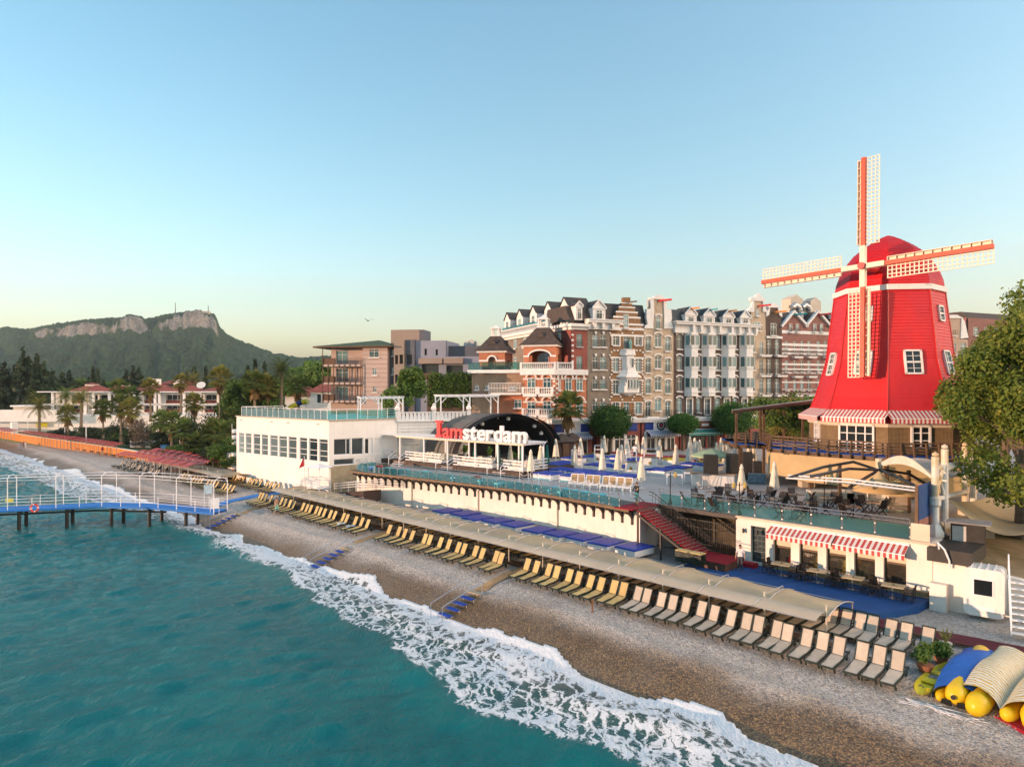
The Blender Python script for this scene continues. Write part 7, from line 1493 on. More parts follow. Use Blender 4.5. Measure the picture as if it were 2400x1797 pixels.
# left platform reaching to the pergola
A0 = PT(1722, 1046, ZDK-.2).xy; A1 = PT(1800, 1043, ZDK).xy
poly = [tuple(A0), tuple(A1), tuple(Lp[0])]+[tuple(p) for p in Lp[1:]]+[tuple(oct_pt(3, RD)), tuple(oct_pt(4, RD)), tuple(oct_pt(5, RD)), tuple(oct_pt(5, RD)+Vector((-9, 2))), tuple(A0+Vector((1.5, 9)))]
MB().prism(poly, ZDK-.35, ZDK-.03).build('deck_frame', WOOD, dk); MB().prism([tuple(Vector(p)*.997+Vector(AXM)*.003) for p in poly], ZDK-.029, ZDK).build('deck_carpet', BLUED, dk)
for p in [A0, A1]+Lp+[oct_pt(3, RD)]:
    q = p*.96+AXM*.04; MB().bar((q.x,q.y,ZP),(q.x,q.y,ZDK-.35),.34).build('support_post', WOOD, dk)
def deck_fence(P, Q, n, lat=False):
    for i in range(n+1):
        p = P+(Q-P)*i/n; d = (Q-P).normalized(); out = Vector((d.y, -d.x))
        MB().bar((p.x+out.x*.25,p.y+out.y*.25,ZDK-.3),(p.x+out.x*.04,p.y+out.y*.04,ZDK+1.1),.14,.1).build('fence_post', WOOD, dk)
        MB().bar((p.x-out.x*.1,p.y-out.y*.1,ZDK-.22),(p.x+out.x*.35,p.y+out.y*.35,ZDK-.22),.16).build('joist_end', WOOD, dk)
    for z in (.3,.55,.8,1.08): MB().bar((P.x,P.y,ZDK+z),(Q.x,Q.y,ZDK+z),.05,.11).build('fence_rail', WOOD, dk)
    if lat:
        for i in range(16):
            p = P+(Q-P)*i/16; q = P+(Q-P)*(i+1.5)/16; MB().bar((p.x,p.y,ZDK+.1),(q.x,q.y,ZDK+1.05),.04,.07).build('lattice_strip', WOOD, dk); MB().bar((q.x,q.y,ZDK+.1),(p.x,p.y,ZDK+1.05),.04,.07).build('lattice_strip', WOOD, dk)
deck_fence(A0, A1, 3); deck_fence(A1, Lp[0], 2, True); deck_fence(Lp[0], Lp[1], 3); deck_fence(Lp[1], Lp[2], 7); deck_fence(Lp[2], Lp[3], 7); deck_fence(Lp[3], Lp[4], 5)
# canvas skirt hung below the deck
sk = thing('canvas_skirt', 'tan canvas screen hung below the windmill deck', 'screen'); o = MB(); pts_ = [A1, Lp[0], Lp[1], Lp[2], Lp[3]]; TANC = M('tan_canvas', (.5,.36,.18), .85, .1, .8, bump=.2, bscale=8)
for i in range(len(pts_)-1):
    P, Q = pts_[i], pts_[i+1]; h0, h1 = ((1.0,1.9),(1.9,2.2),(2.2,2.3),(2.3,2.3))[i]; d = (Q-P).normalized(); out = Vector((d.y,-d.x))
    o.grid(lambda u, v: (*(P+(Q-P)*u+out*(.12+.12*math.sin(u*9+i)*v)), ZDK-.35-(h0+(h1-h0)*u)*v), 12, 4)
o.build('cloth', TANC, sk)
# timber pergola on the deck
pg2 = thing('timber_pergola', 'brown timber pergola with pale roof sheet on the windmill deck', 'pergola')
B0, B1 = PT(1726, 1044, ZDK).xy, PT(1790, 1038, ZDK).xy; zt_ = zpx(962, B0.y); bk = Vector((5.0, 7.0))
for p in (B0, B1, B0+bk*.9, B1+bk*.9, (B0+B1)/2+bk*.45+Vector((4.5,1))): MB().bar((p.x,p.y,ZP if p is B1 else ZDK-.3),(p.x,p.y,zt_),.2).build('post', WOOD, pg2); MB().bar((p.x,p.y,zt_-.9),(p.x+.6,p.y+.3,zt_-.1),.1).build('brace', WOOD, pg2)
E1 = B1+Vector((6.6,.8)); MB().add([(*(B0-Vector((.6,.4))),zt_),(*E1,zt_+1.0),(*(E1+bk),zt_+1.2),(*(B0+bk),zt_+.2),(*(B0-Vector((.6,.4))),zt_+.1),(*E1,zt_+1.1),(*(E1+bk),zt_+1.3),(*(B0+bk),zt_+.3)], [(3,2,1,0),(4,5,6,7),(0,1,5,4),(3,0,4,7)]).build('roof_sheet', M('pale_sheet', (.5,.44,.36), .7, .15, 1), pg2)
for f in (0,.33,.66,1): p, q = B0-Vector((.5,.3))+bk*f, E1+bk*f; MB().bar((p.x,p.y,zt_-.12),(q.x,q.y,zt_+.88),.16,.22).build('beam', WOOD, pg2)
# dining set on the deck
sw = thing('garden_swing', 'brown timber swing seat on the windmill deck before the glazed door', 'swing', PT(2022, 1052, ZDK+.0)+Vector((0,0,0)), R(8))
for x in (-1.1,1.1): MB().bar((x,-.5,0),(x,0,2.0),.1).bar((x,.5,0),(x,0,2.0),.1).build('a_frame', WOOD, sw)
MB().bar((-1.3,0,2.0),(1.3,0,2.0),.12).build('top_bar', WOOD, sw); MB().box(-.9,-.25,.45,.9,.3,.52).box(-.9,.28,.5,.9,.34,1.0).build('seat', M('striped_seat', (.25,.1,.06), .8, .4, 8), sw)
for i, (px, k) in enumerate(((1880,0),(1915,1),(2130,2),(1855,3))):
    q = copy_tree(FT); p = PT(px, 1045, ZDK+.75); q.location = (p.x, p.y+1.0, ZDK); q['label'] = 'wooden table on the windmill deck, %s' % ('left of the brick base','at the left corner of the base','below the small base window','beside the timber pergola')[i]; q['group'] = 'tables on the windmill deck'
# ---- lounge below the deck: white sofas, bar and brick wall
lo = thing('lounge_bar', 'cream counter blocks of the lounge under the windmill deck', 'counter', (0,0,0)); CRB = M('cream_block', (.55,.47,.36), .7, .12, 1.5)
for px0, px1, py0, py1 in ((1900,1985,1150,1178),(1985,2035,1150,1180),(2035,2075,1138,1182),(1880,1910,1128,1142),(2083,2130,1140,1200),(1975,2003,1155,1180)):
    a = PT(px0, py1, ZP); w_ = (px1-px0)/F*a.y; h = (py1-py0)/F*a.y; MB().cbox(a.x,a.y,ZP,a.x+w_,a.y+.9,ZP+h,.03).build('block', CRB, lo)
bw = thing('lounge_back_wall', 'brown brick wall with cream windows under the windmill deck', 'wall', (0,0,0)); ba, bb_ = PT(1850, 1118, ZP).xy, PT(2200, 1128, ZP).xy
BWl = Wall(ba, bb_-ba); Lb = (bb_-ba).length; MB().box(0,0,ZP,Lb,.3,ZDK-.36).build('brick_face', brick_mat('windmill_brick', (0,0,0), (0,0,0), (0,0,0)), bw, BWl.w(0), BWl.rz)
for f in (.3,.45,.62): w_ = win(bw, 0, 0, 2.0, 1.8, y=0, mull=(3,3), pane=PANED, sill=False, frame=M('cream_band', (0,0,0))); w_.location = BWl.w(Lb*f, -.1, ZP+.8); w_.rotation_euler.z = BWl.rz
MB().box(0,-6,ZDK-.42,Lb,.0,ZDK-.37).build('ceiling', WOOD, bw, BWl.w(0), BWl.rz)
# ---- steel masts and tensile canopy
MSTW = M('white_steel_mast', (.74,.72,.66), .4, .1, 1, streak=.45, c2=(.6,.45,.25))
ms = thing('steel_mast_frame', 'white tubular steel mast frame with ball finials beside the tree', 'mast')
mp = [(PT(2191, 1270, 5.1), 1072), (PT(2213, 1268, 5.1), 1056), None, None]
M1 = PT(2192, 1262, 5.1); M2 = PD(2214, 1255, 41.2); M3 = PD(2262, 1225, 46.5); M4 = PD(2281, 1235, 47.5)
for p, yt in ((M1,1070),(M2,1052),(M3,1046),(M4,1057)):
    zt_ = zpx(yt, p.y); MB().tube([(p.x,p.y,5.6),(p.x,p.y,zt_)], .2, 12).build('mast', MSTW, ms); MB().lathe([(.0,0),(.17,.06),(.17,.2),(0,.3)],10,(p.x,p.y,zt_)).build('ball_finial', MSTW, ms); MB().lathe([(.18,0),(.5,.55),(.5,.75),(.28,1.2)],6,(p.x,p.y,4.75)).build('mast_foot', MSTW, ms)
    MB().lathe([(.22,0),(.3,.1),(.3,.5),(.22,.6)],12,(p.x,p.y,zt_-2.9)).build('collar', MSTW, ms) if p is M1 else None
for P, Q, ya, yb in ((M1,M3,1098,1080),(M1,M3,1170,1152),(M1,M3,1232,1212),(M2,M4,1098,1082)):
    MB().tube([(P.x,P.y,zpx(ya,P.y)),(Q.x,Q.y,zpx(yb,Q.y))], .15, 10).build('cross_tube', MSTW, ms)
MB().tube([(M1.x,M1.y,zpx(1165,M1.y)),(M2.x,M2.y,zpx(1085,M2.y))], .09, 8).tube([(M2.x,M2.y,zpx(1165,M2.y)),(M1.x,M1.y,zpx(1085,M1.y))], .09, 8).build('brace', MSTW, ms)
ap = PD(2060, 1086, 47.5)
ws_ = thing('white_membrane', 'white curved membrane roof stretched from the masts over the terrace', 'canopy'); zt1 = zpx(1125, M1.y)
o = MB(); e0 = Vector((ap.x, ap.y, ap.z)); e1 = Vector((M1.x, M1.y, zt1)); e2 = Vector((M3.x, M3.y, zpx(1112, M3.y))); e3 = PD(2095, 1080, 52)
def memb(u, v):
    f = e0.lerp(e1, u); b = e3.lerp(e2, u); p = f.lerp(b, v); p.z += .95*math.sin(math.pi*u)*(1-.35*v)-.5*math.sin(math.pi*v)*math.sin(math.pi*u); return p
o.grid(memb, 16, 8); o.grid(lambda u, v: memb(u, 1-v)-Vector((0,0,.03)), 16, 8); o.build('membrane', M('white_membrane', (.72,.64,.52), .6, .1, 1), ws_, smooth=True)
o = MB(); o.grid(lambda u, v: memb(u, 0)+Vector((0,-.02,-.55*math.sin(math.pi*min(1, .12+.85*u))*v)), 16, 3); o.build('edge_drop', M('white_membrane', (0,0,0)), ws_)
MB().tube([(ap.x,ap.y,ap.z-.7),(ap.x,ap.y,ap.z+.35)], .24, 10).build('head_ring', MSTW, ws_)
tc = thing('terrace_canopy', 'flat tent canopy with white lattice edge over the terrace bar', 'canopy')
C = [PD(1843, 1120, 45.0), PD(2148, 1150, 40.5), PD(2178, 1140, 47), PD(1900, 1112, 51)]; tip = PD(2060, 1104, 46.5)
o = MB()
for i in (0,1):
    P, Q = C[i], C[(i+1) % 4]; o.grid(lambda u, v: P.lerp(Q, u).lerp(tip, v)+Vector((0,0,-.55*math.sin(math.pi*u)*(1-v)-.5*math.sin(math.pi*v)*(1-.0*u)-.25*math.sin(math.pi*u)*math.sin(math.pi*v))), 12, 8) if False else None
def peak(px, py, w_, D):                                       # small tent peaks
    t0 = PD(px, py, D); o.lathe([(1.6*w_,-1.3),(1.0*w_,-1.0),(.55*w_,-.6),(.18*w_,-.15),(.05,0)], 12, t0)
peak(2060, 1104, 1., 44.5); peak(2110, 1112, .9, 46.5)
o.build('tent_peak', M('tan_canvas', (0,0,0)), tc, smooth=True)
DARKT = M('dark_tube', (.035,.035,.038), .4, .2, 2)
for pts2 in ([(1850,1119,45),(1930,1094,45.5),(2000,1082,46.5),(2058,1101,46.5)], [(1900,1116,44),(1990,1098,45),(2058,1101,46.5)], [(2062,1101,46.5),(2110,1120,44),(2160,1146,41.5)], [(2058,1102,46.5),(2020,1125,44),(1990,1142,43)], [(2062,1100,46.5),(2130,1110,47),(2178,1138,47)]):
    MB().tube([PD(*p) for p in pts2], .1, 6).build('arched_tube', DARKT, tc)
o = MB()
for (a, b) in ((C[0], C[1]), (C[0]+Vector((.3,.5,.12)), C[1]+Vector((.3,.5,.12)))): o.tube([a, a.lerp(b,.5)+Vector((0,0,.12)), b], .05, 5)
for i in range(24): a = C[0].lerp(C[1], i/24); b = (C[0]+Vector((.3,.5,.12))).lerp(C[1]+Vector((.3,.5,.12)), (i+1)/24); o.bar(a, b, .03)
for (a, b) in ((C[0], C[3]), (C[1], C[2])): o.tube([a, b], .05, 5)
o.build('lattice_edge', WHITEM, tc)
o = MB(); o.grid(lambda u, v: C[0].lerp(C[1], u).lerp(C[3].lerp(C[2], u), v*.28)+Vector((0,0,.12-.25*math.sin(math.pi*u)*v)), 12, 3); o.build('edge_cloth', CANVAS, tc)
for px, py in ((2075,1185),(1968,1180),(2130,1200)): p = PT(px, py, ZP); MB().bar((p.x,p.y,ZP),(p.x,p.y,ZP+2.9),.2).build('post', WOOD, tc)
# brick side wall with blue boarding at the terrace end
sb_ = thing('terrace_end_wall', 'red brick and blue boarded end wall of the roof terrace', 'wall', (0,0,0), RS)
MB().box(-11.8,RW+.1,3.0,-11.6,RW+4,ZP+1.1).build('brick_part', BR_RED, sb_); MB().box(-11.82,RW+.1,ZP+1.102,-11.62,RW+4,ZP+3.0).build('blue_board', M('blue_board', (.012,.06,.2), .6, .15, 2), sb_)
MB().box(-12.0,RW-.1,ZP,-11.03,RW-.02,ZP+.95).build('cream_panel', M('cream_band', (0,0,0)), sb_); MB().bar((-11.7,RW-.02,5.2),(-11.7,RW-.02,ZP+3.1),.14).build('corner_post', WOOD, sb_)
# white concrete pier blocks right of the restaurant, then the low retaining wall
pw = thing('concrete_buttress', 'white concrete buttress with black cladding under the mast', 'buttress', (0,0,0), RS)
MB().box(-10.75,RW-.55,1.5,-9.2,RW+2.2,4.4).build('block', WALLP, pw); MB().box(-11.0,RW-.75,4.42,-8.9,RW+2.4,5.15).build('cladding', SPK, pw); MB().box(-10.8,RW-1.05,1.5,-10.0,RW-.56,3.3).build('meter_box', WALLP, pw)
MB().tube([(-10.4,RW-.8,5.15),(-10.4,RW-1.0,5.5),(-10.1,RW-1.0,5.2),(-9.9,RW-.85,4.6),(-9.9,RW-.8,4.2)], .05, 6).build('white_pipe', WHITEM, pw)
lw = thing('low_wall', 'crumbling white washed retaining wall behind the kiosk', 'wall', (0,0,0), RS); o = MB(); n = 40
for i in range(n):
    a0, a1 = -9.2+22*i/n, -9.2+22*(i+1)/n; f = lambda a: 4.15-.09*(a+9.2)+.14*math.sin(a*3.1)*(a > -7)+.1*math.sin(a*7.7)*(a > -7); o.add([(a0,43.4,1.5),(a1,43.4,1.5),(a1,43.4,f(a1)),(a0,43.4,f(a0)),(a1,43.9,f(a1)),(a0,43.9,f(a0))], [(0,1,2,3),(3,2,4,5)])
o.build('wall_face', WALLP, lw)
o = MB(); o.grid(lambda u, v: SH(-11+40*u, 43.7+50*v, 4.05-.09*(40*u-1.8 if 40*u < 24 else 22)+1.0*v+.25*noise.noise(Vector((u*12,v*12,0)))), 40, 30)
structure(o.build('earth_bank', M('dusty_earth', (.27,.2,.11), .95, .3, .7, bump=.6, bscale=6, c2=(.12,.11,.04)), None, smooth=True))
cb2 = thing('black_cabinet', 'black equipment cabinet beside the mast feet', 'cabinet', PT(2228, 1287, 4.6), RS+R(8)); MB().cbox(0,0,0,1.6,1.3,1.55,.02).build('body', SPK, cb2); MB().box(.08,-.02,.1,.75,-.003,1.4).build('panel', M('cabinet_panel', (.5,.48,.44), .5, .15, 3), cb2); MB().box(-.2,-.2,1.552,1.9,1.5,1.62).build('top', M('grey_sheet', (.25,.24,.23), .7, .2, 2), cb2)
tag(MB().cbox(0,0,0,1.0,.7,.6,.08).build('crate', M('white_crate', (.55,.5,.42), .6, .15, 3), None, PT(2284, 1258, 4.8), R(-30)), 'white plastic crate on the earth bank under the sail', 'crate')
# shade sail
ss = thing('shade_sail', 'beige fabric shade sail sagging under the big tree', 'shade sail'); c4 = [PD(2222, 1170, 42), PD(2480, 1225, 36), PD(2520, 1160, 48), PD(2330, 1158, 50)]
o = MB(); fn = lambda u, v: c4[0].lerp(c4[1], u).lerp(c4[3].lerp(c4[2], u), v)+Vector((0,0,-1.5*math.sin(math.pi*u)*(.9-.4*v)-.3*math.sin(math.pi*v))); o.grid(fn, 18, 10); o.grid(lambda u, v: fn(u, 1-v)-Vector((0,0,.02)), 18, 10); o.build('cloth', M('sail_cloth', (.42,.32,.18), .85, .1, 1), ss, smooth=True)
for i in (0,3): p = c4[i]; MB().tube([p, p+Vector((-1.2,.3,.6))], .02, 4).build('rope', WHITEM, ss)
# ---- white cabin, metal stairs
kb = thing('white_cabin', 'white fibreglass cabin with rounded corners and one window', 'kiosk', PT(2258, 1437, 2.1), RS+R(6))
def rrect(w_, h, r, n=4):
    pts = []
    for cx_, cz_, a0 in ((w_-r,r,-90),(w_-r,h-r,0),(r,h-r,90),(r,r,180)):
        for i in range(n+1): an = R(a0+90*i/n); pts.append((cx_+r*math.cos(an), cz_+r*math.sin(an)))
    return pts
MB().slab(rrect(1.75, 2.45, .28), .0, .12).slab([(x*.94+.05, z*.965+.04) for x, z in rrect(1.75, 2.45, .28)], .12, 1.3).slab(rrect(1.75, 2.45, .28), 1.3, 1.42).build('shell', M('fibreglass', (.78,.75,.7), .35, .05, 1, streak=.2), kb)
f_ = MB().box(.4,-.04,1.05,.46,-.002,1.95).box(1.24,-.04,1.05,1.3,-.002,1.95).box(.46,-.04,1.05,1.24,-.002,1.11).box(.46,-.04,1.89,1.24,-.002,1.95).build('window', WHITEM, kb); MB().box(.46,-.02,1.11,1.24,-.01,1.89).build('pane', PANED, f_); MB().box(.4,-.03,.3,1.35,-.002,.52).build('vent_panel', WHITEM, kb)
for i in range(4): MB().box(.3+.33*i,.1,2.46,.36+.33*i,1.35,2.5).build('roof_rib', WHITEM, kb)
ms2 = thing('metal_stairs', 'white metal stairs leading up the bank at the right edge', 'stairs', PT(2372, 1490, 2.0), RS+R(12))
for i in range(9): MB().box(0,.28*i,.24*i+.1,1.2,.28*i+.3,.24*i+.15).build('tread', WHITEM, ms2)
for x in (-.03,1.23): MB().bar((x,0,0),(x,2.7,2.35),.06,.16).build('stringer', WHITEM, ms2); MB().bar((x,0,1.0),(x,2.7,3.35),.06).bar((x,0,0),(x,0,1.0),.06).bar((x,1.35,1.1),(x,1.35,2.2),.05).bar((x,2.7,2.3),(x,2.7,3.35),.06).bar((x,0,.55),(x,2.7,2.9),.04).build('handrail', WHITEM, ms2)
# ================= planting =================
def leafmat(name, c1, c2, c3=None, sc=.8):
    m = bpy.data.materials.new(name); k = N(m); p = k.pos(); cc = k.mix(k.g(k.noise(p, sc, 4, .65), .32, .68), c1, c2)
    if c3: cc = k.mix(k.g(k.noise(p, sc*5, 3, .6), .55, .72), cc, c3)
    oi = k.new('ObjectInfo'); hs = k.new('HueSaturation'); k.ln(cc, hs.inputs['Color']); k.ln(k.math('ADD', k.math('MULTIPLY', oi.outputs['Random'], .5), .75), hs.inputs['Value']); k.col(hs.outputs[0]); k.b.inputs['Roughness'].default_value = .6; k.b.inputs['Specular IOR Level'].default_value = .25
    tr = k.new('BsdfTranslucent'); k.ln(hs.outputs[0], tr.inputs[0]); mx = k.new('MixShader'); mx.inputs[0].default_value = .35; k.ln(k.b.outputs[0], mx.inputs[1]); k.ln(tr.outputs[0], mx.inputs[2]); k.ln(mx.outputs[0], k.n['Material Output'].inputs[0]); return m
LEAF = leafmat('plane_tree_leaves', (0.096,0.16,0.0256), (0.208,0.256,0.04), (0.384,0.304,0.048), .6)
LGRN = leafmat('bright_leaves', (0.064,0.136,0.024), (0.136,0.224,0.04), (0.208,0.256,0.048))
LDRK = leafmat('conifer_needles', (0.0192,0.0416,0.0192), (0.0448,0.072,0.032), (0.072,0.088,0.04), .5)
LTOP = leafmat('clipped_ficus', (0.0288,0.096,0.016), (0.064,0.16,0.0256), (0.096,0.208,0.032), 1.5)
PALM = leafmat('palm_green', (.07,.13,.03), (.15,.19,.045), (.27,.22,.06), .7); PALY = leafmat('palm_olive', (.12,.15,.035), (.26,.23,.055), (.4,.27,.07), .7)
DEADP = leafmat('dead_frond', (.26,.16,.06), (.17,.1,.04), (.36,.24,.09)); BARK = M('bark', (.16,.12,.085), .9, .35, 3, bump=.6, bscale=12); PBARK = M('palm_bark', (.24,.18,.12), .9, .3, 4, bump=.6, bscale=14)
TWIG = leafmat('dry_twigs', (.2,.14,.1), (.27,.2,.14), (.14,.12,.07))
def quads(name, c, a, b, mat, smooth=False):                 # n leaf diamonds: centres and two half axes
    n = len(c); v = np.stack([c-a, c-b*.5, c+a, c+b*.5], 1).reshape(-1, 3).astype(np.float32); me = bpy.data.meshes.new(name)
    me.vertices.add(4*n); me.vertices.foreach_set('co', v.ravel()); me.loops.add(4*n); me.loops.foreach_set('vertex_index', np.arange(4*n, dtype=np.int32)); me.polygons.add(n); me.polygons.foreach_set('loop_start', np.arange(0, 4*n, 4, dtype=np.int32)); me.update(calc_edges=True); me.materials.append(mat); return me
def leafcloud(name, clumps, n, size, mat, seed=0, shell=.55, up=.3, asp=.9):
    g = np.random.RandomState(seed); vol = np.array([c[1][0]*c[1][1]+c[1][2]*c[1][0] for c in clumps]); idx = g.choice(len(clumps), n, p=vol/vol.sum())
    d = g.normal(size=(n, 3)); d /= np.linalg.norm(d, axis=1)[:, None]; r = shell+(1-shell)*g.rand(n)**.6; r *= 1+.12*g.normal(size=n)
    C = np.array([c[0] for c in clumps])[idx]; RR = np.array([c[1] for c in clumps])[idx]; p = C+d*r[:, None]*RR
    nr = d+np.array([0,0,up])+.7*g.normal(size=(n, 3)); nr /= np.linalg.norm(nr, axis=1)[:, None]; t = np.cross(nr, g.normal(size=(n, 3))); t /= np.linalg.norm(t, axis=1)[:, None]; b = np.cross(nr, t); s = size*(.55+.9*g.rand(n))[:, None]
    return quads(name, p, t*s*.5, b*s*asp, mat)
def tree(name, label, loc, clumps, n, size, mat, trunk, seed=0, bark=BARK, rz=0., group=None, cat='tree', limbs=5):
    t = thing(name, label, cat, loc, rz, group)
    if trunk:
        h, r = trunk; o = MB(); o.tube([(0,0,-.4),(.05*r,0,h*.35),(-.1*r,.1*r,h*.7),(0,0,h)], [r*1.25,r,r*.85,r*.6], 8)
        gg = random.Random(seed)
        for c in gg.sample(clumps, min(limbs, len(clumps))): a = Vector((0,0,h*gg.uniform(.6,.98))); b = Vector(c[0]); o.tube([a, a.lerp(b,.5)+Vector((0,0,.2)), b], [r*.45,r*.3,r*.1], 5)
        o.build('trunk', bark, t)
    link('crown', leafcloud('crown', clumps, n, size, mat, seed), t); return t
def blob(rx, ry, rz_, n, seed, k=.45, base=None):            # irregular crown made of clumps
    g = random.Random(seed); cl = []
    for i in range(n):
        th = g.uniform(0, 6.28); ph = math.acos(g.uniform(-.8, 1)); f = g.uniform(.45, .85); cl.append(((rx*f*math.sin(ph)*math.cos(th), ry*f*math.sin(ph)*math.sin(th), rz_*f*math.cos(ph)+(base or 0)), (rx*k*g.uniform(.7,1.3), ry*k*g.uniform(.7,1.3), rz_*k*g.uniform(.6,1.1))))
    return cl
# the big tree on the right
tp = PT(2376, 1252, 4.5); cl = blob(4.9, 5.0, 5.2, 52, 3, .24, 9.0)+[((-3.2,-1,4.4),(1.8,1.6,1.3)),((-2.4,-2.2,3.4),(1.6,1.5,1.2)),((-1.5,-2.5,13.3),(1.6,1.5,1.3)),((.8,0,15.0),(1.8,1.8,1.3)),((-3.6,-1,11),(1.3,1.3,1)),((-4.4,-.5,8.2),(1.3,1.3,1.2)),((2.5,-2,14),(2,2,1.5)),((3,-3,4.6),(2,2,1.3))]
tree('plane_tree', 'large leafy tree with yellowing leaves beside the windmill', (tp.x+.6, tp.y, tp.z), cl, 46000, .2, LEAF, (6.5, .42), 5, limbs=14)
g_ = random.Random(9)
for i, (px, py, z) in enumerate(((2440,1240,4.5),(2580,1200,4.8))): p = PT(px, py, z); tree('plane_tree', '%s tree standing behind the big right-hand tree' % ('nearer' if i == 0 else 'farther'), (p.x+2, p.y+6, z), blob(4.5,4.5,5,18,20+i,.4,8.5), 6000, .42, LEAF, (6,.35), 22+i)
# clipped round trees on the plaza
for i, (px, py, r, lab) in enumerate(((1430,1062,2.55,'big clipped round tree before the blue shop front'),(1600,1056,2.0,'clipped flat sided tree before the green awning'),(1716,1050,2.7,'clipped round tree left of the timber pergola'))):
    p = PT(px, py, ZP); tr = thing('clipped_tree', lab, 'tree', p, 0, 'clipped trees on the plaza'); MB().tube([(0,0,-.1),(.05,0,1.2),(0,0,2.6)], [.22,.17,.15], 8).build('trunk', BARK, tr); link('crown', leafcloud('crown', [((0,0,2.2+r*.78),(r,r,r*.8 if i != 1 else r*.62))], 9000, .2, LTOP, 40+i, .86, .1), tr); MB().lathe([(r*.3,-r*.7),(r*.8,-r*.4),(r*.88,0),(r*.7,r*.5),(0,r*.72)],14,(0,0,2.2+r*.78)).build('inner_growth', LTOP, tr)
# ---- palms
def fan_palm_meshes(seed):
    g = random.Random(seed); o = MB(); dead = MB()
    for i in range(34):
        az = i*2.399+g.uniform(-.2,.2); el = R(78-(i/34)*120+g.uniform(-8,8)); L = g.uniform(.75,1.05); d = Vector((math.cos(az)*math.cos(el), math.sin(az)*math.cos(el), math.sin(el))); sd_ = Vector((-math.sin(az), math.cos(az), 0)); b = d*L; upv = sd_.cross(d)
        o.bar((0,0,0), b, .05, .03)
        n = 11
        for k in range(n):
            f = (k/(n-1)-.5)*R(190); ln = g.uniform(.75,1.0)*(1-.25*abs(k/(n-1)-.5)); e = b+(d*math.cos(f)+sd_*math.sin(f))*ln-Vector((0,0,.28*ln*ln+.1*abs(math.sin(f)))); q = (d*-math.sin(f)+sd_*math.cos(f))*.085; mid = b+(e-b)*.55+Vector((0,0,.06)); o.add([b, mid+q, e, mid-q], [(0,1,2,3)])
    for i in range(30):
        az = i*2.399; el = R(-52-g.uniform(0,32)); L = g.uniform(1.0,1.9); d = Vector((math.cos(az)*math.cos(el), math.sin(az)*math.cos(el), math.sin(el))); s_ = Vector((-math.sin(az), math.cos(az), 0))*g.uniform(.15,.3); st0 = Vector((0,0,-.2-g.uniform(0,.5))); dead.add([st0, st0+d*L*.6+s_, st0+d*L, st0+d*L*.6-s_], [(0,1,2,3)])
    return o.mesh('crown', PALM if seed % 2 else PALY), dead.mesh('dead_skirt', DEADP)
FP = [fan_palm_meshes(s) for s in (1,2,3)]
def date_palm_mesh(seed):
    g = random.Random(seed); o = MB()
    for i in range(44):
        az = i*2.399+g.uniform(-.15,.15); e0 = R(80-(i/44)*105); L = g.uniform(2.6,3.2); pr = Vector((0,0,0)); pts = [pr]
        for k in range(8): el = e0-R(9+k*6.5)*(.3+.1*k); pr = pr+Vector((math.cos(az)*math.cos(el), math.sin(az)*math.cos(el), math.sin(el)))*L/8; pts.append(pr)
        s_ = Vector((-math.sin(az), math.cos(az), 0))
        for k in range(1, 8):
            for h in (0,.5):
                p = pts[k].lerp(pts[min(8, k+1)], h); fw = (pts[min(8,k+1)]-pts[k-1]).normalized(); ll = .62*(1-.5*abs(k/8-.4))
                for sg_ in (-1, 1): e = p+s_*sg_*ll*.8+fw*ll*.55-Vector((0,0,.16*ll)); o.add([p-fw*.05, p+fw*.05, e], [(0,1,2)])
        o.tube(pts, [.05,.045,.04,.035,.03,.025,.02,.015,.01], 3, False)
    return o.mesh('crown', PALY if seed % 2 else PALM)
DP_ = [date_palm_mesh(s) for s in (5,6)]
PN = [0]
PY_ = {353:150,307:150,280:150,516:118,598:112,625:115,700:125,424:168,456:140,659:116}
def palm(px, pyc, pyb, label, kind='fan', z=3.0, sc=1., Y=None):
    Y = Y or PY_.get(px)
    b = PT(px, pyb, z) if Y is None else PD(px, pyb, Y); hgt = max(2., (pyb-pyc)/F*b.y); PN[0] += 1; k = PN[0]
    t = thing(kind+'_palm', label, 'palm tree', b, k*1.1, 'palms'); g = random.Random(k); lx = g.uniform(-.25,.25)
    MB().tube([(0,0,-.3),(lx*.4,0,hgt*.4),(lx*.9,0,hgt*.8),(lx,0,hgt)], [.26*sc+.06,.19*sc,.17*sc,.2*sc] if kind == 'fan' else [.36,.3,.3,.36], 8).build('trunk', PBARK, t)
    if kind == 'fan':
        c, d = FP[k % 3]; q = link('crown', c, t, (lx,0,hgt)); q.scale = (1.5*sc,)*3; q = link('dead_skirt', d, t, (lx,0,hgt)); q.scale = (1.4*sc,)*3
    else: q = link('crown', DP_[k % 2], t, (lx,0,hgt)); q.scale = (sc,)*3
    return t
for i, (x, yc, yb) in enumerate(((160,970,1029),(242,958,1034),(283,948,1042),(304,958,1045),(380,986,1052),(429,1008,1066),(353,908,985),(307,926,992),(280,908,985),(516,885,990),(503,1010,1078),(532,1016,1088),(456,944,1010),(402,990,1058),(470,1040,1078),(424,895,965),(545,985,1070),(598,895,985),(625,905,975),(700,905,965))):
    palm(x, yc, yb, 'fan palm in the left park, %s from the left' % nth(sorted([160,242,283,304,380,429,353,307,280,516,503,532,456,402,470,424,545,598,625,700]).index(x)+1), 'fan', 3.0 if yb > 1000 else 5.0, 1.0)
for i, (x, yc, yb) in enumerate(((84,934,992),(92,955,1010),(152,930,1000),(190,936,1012),(659,872,985),(455,892,990))): palm(x, yc, yb, 'feathery date palm in the left park, %s from the left' % nth(sorted([84,92,152,190,659,455]).index(x)+1), 'date', 4.0, 1.15 if x == 659 else 1.25)
palm(1331, 955, 1066, 'fan palm rising from the plaza before the orange tower', 'fan', ZP, 1.05)
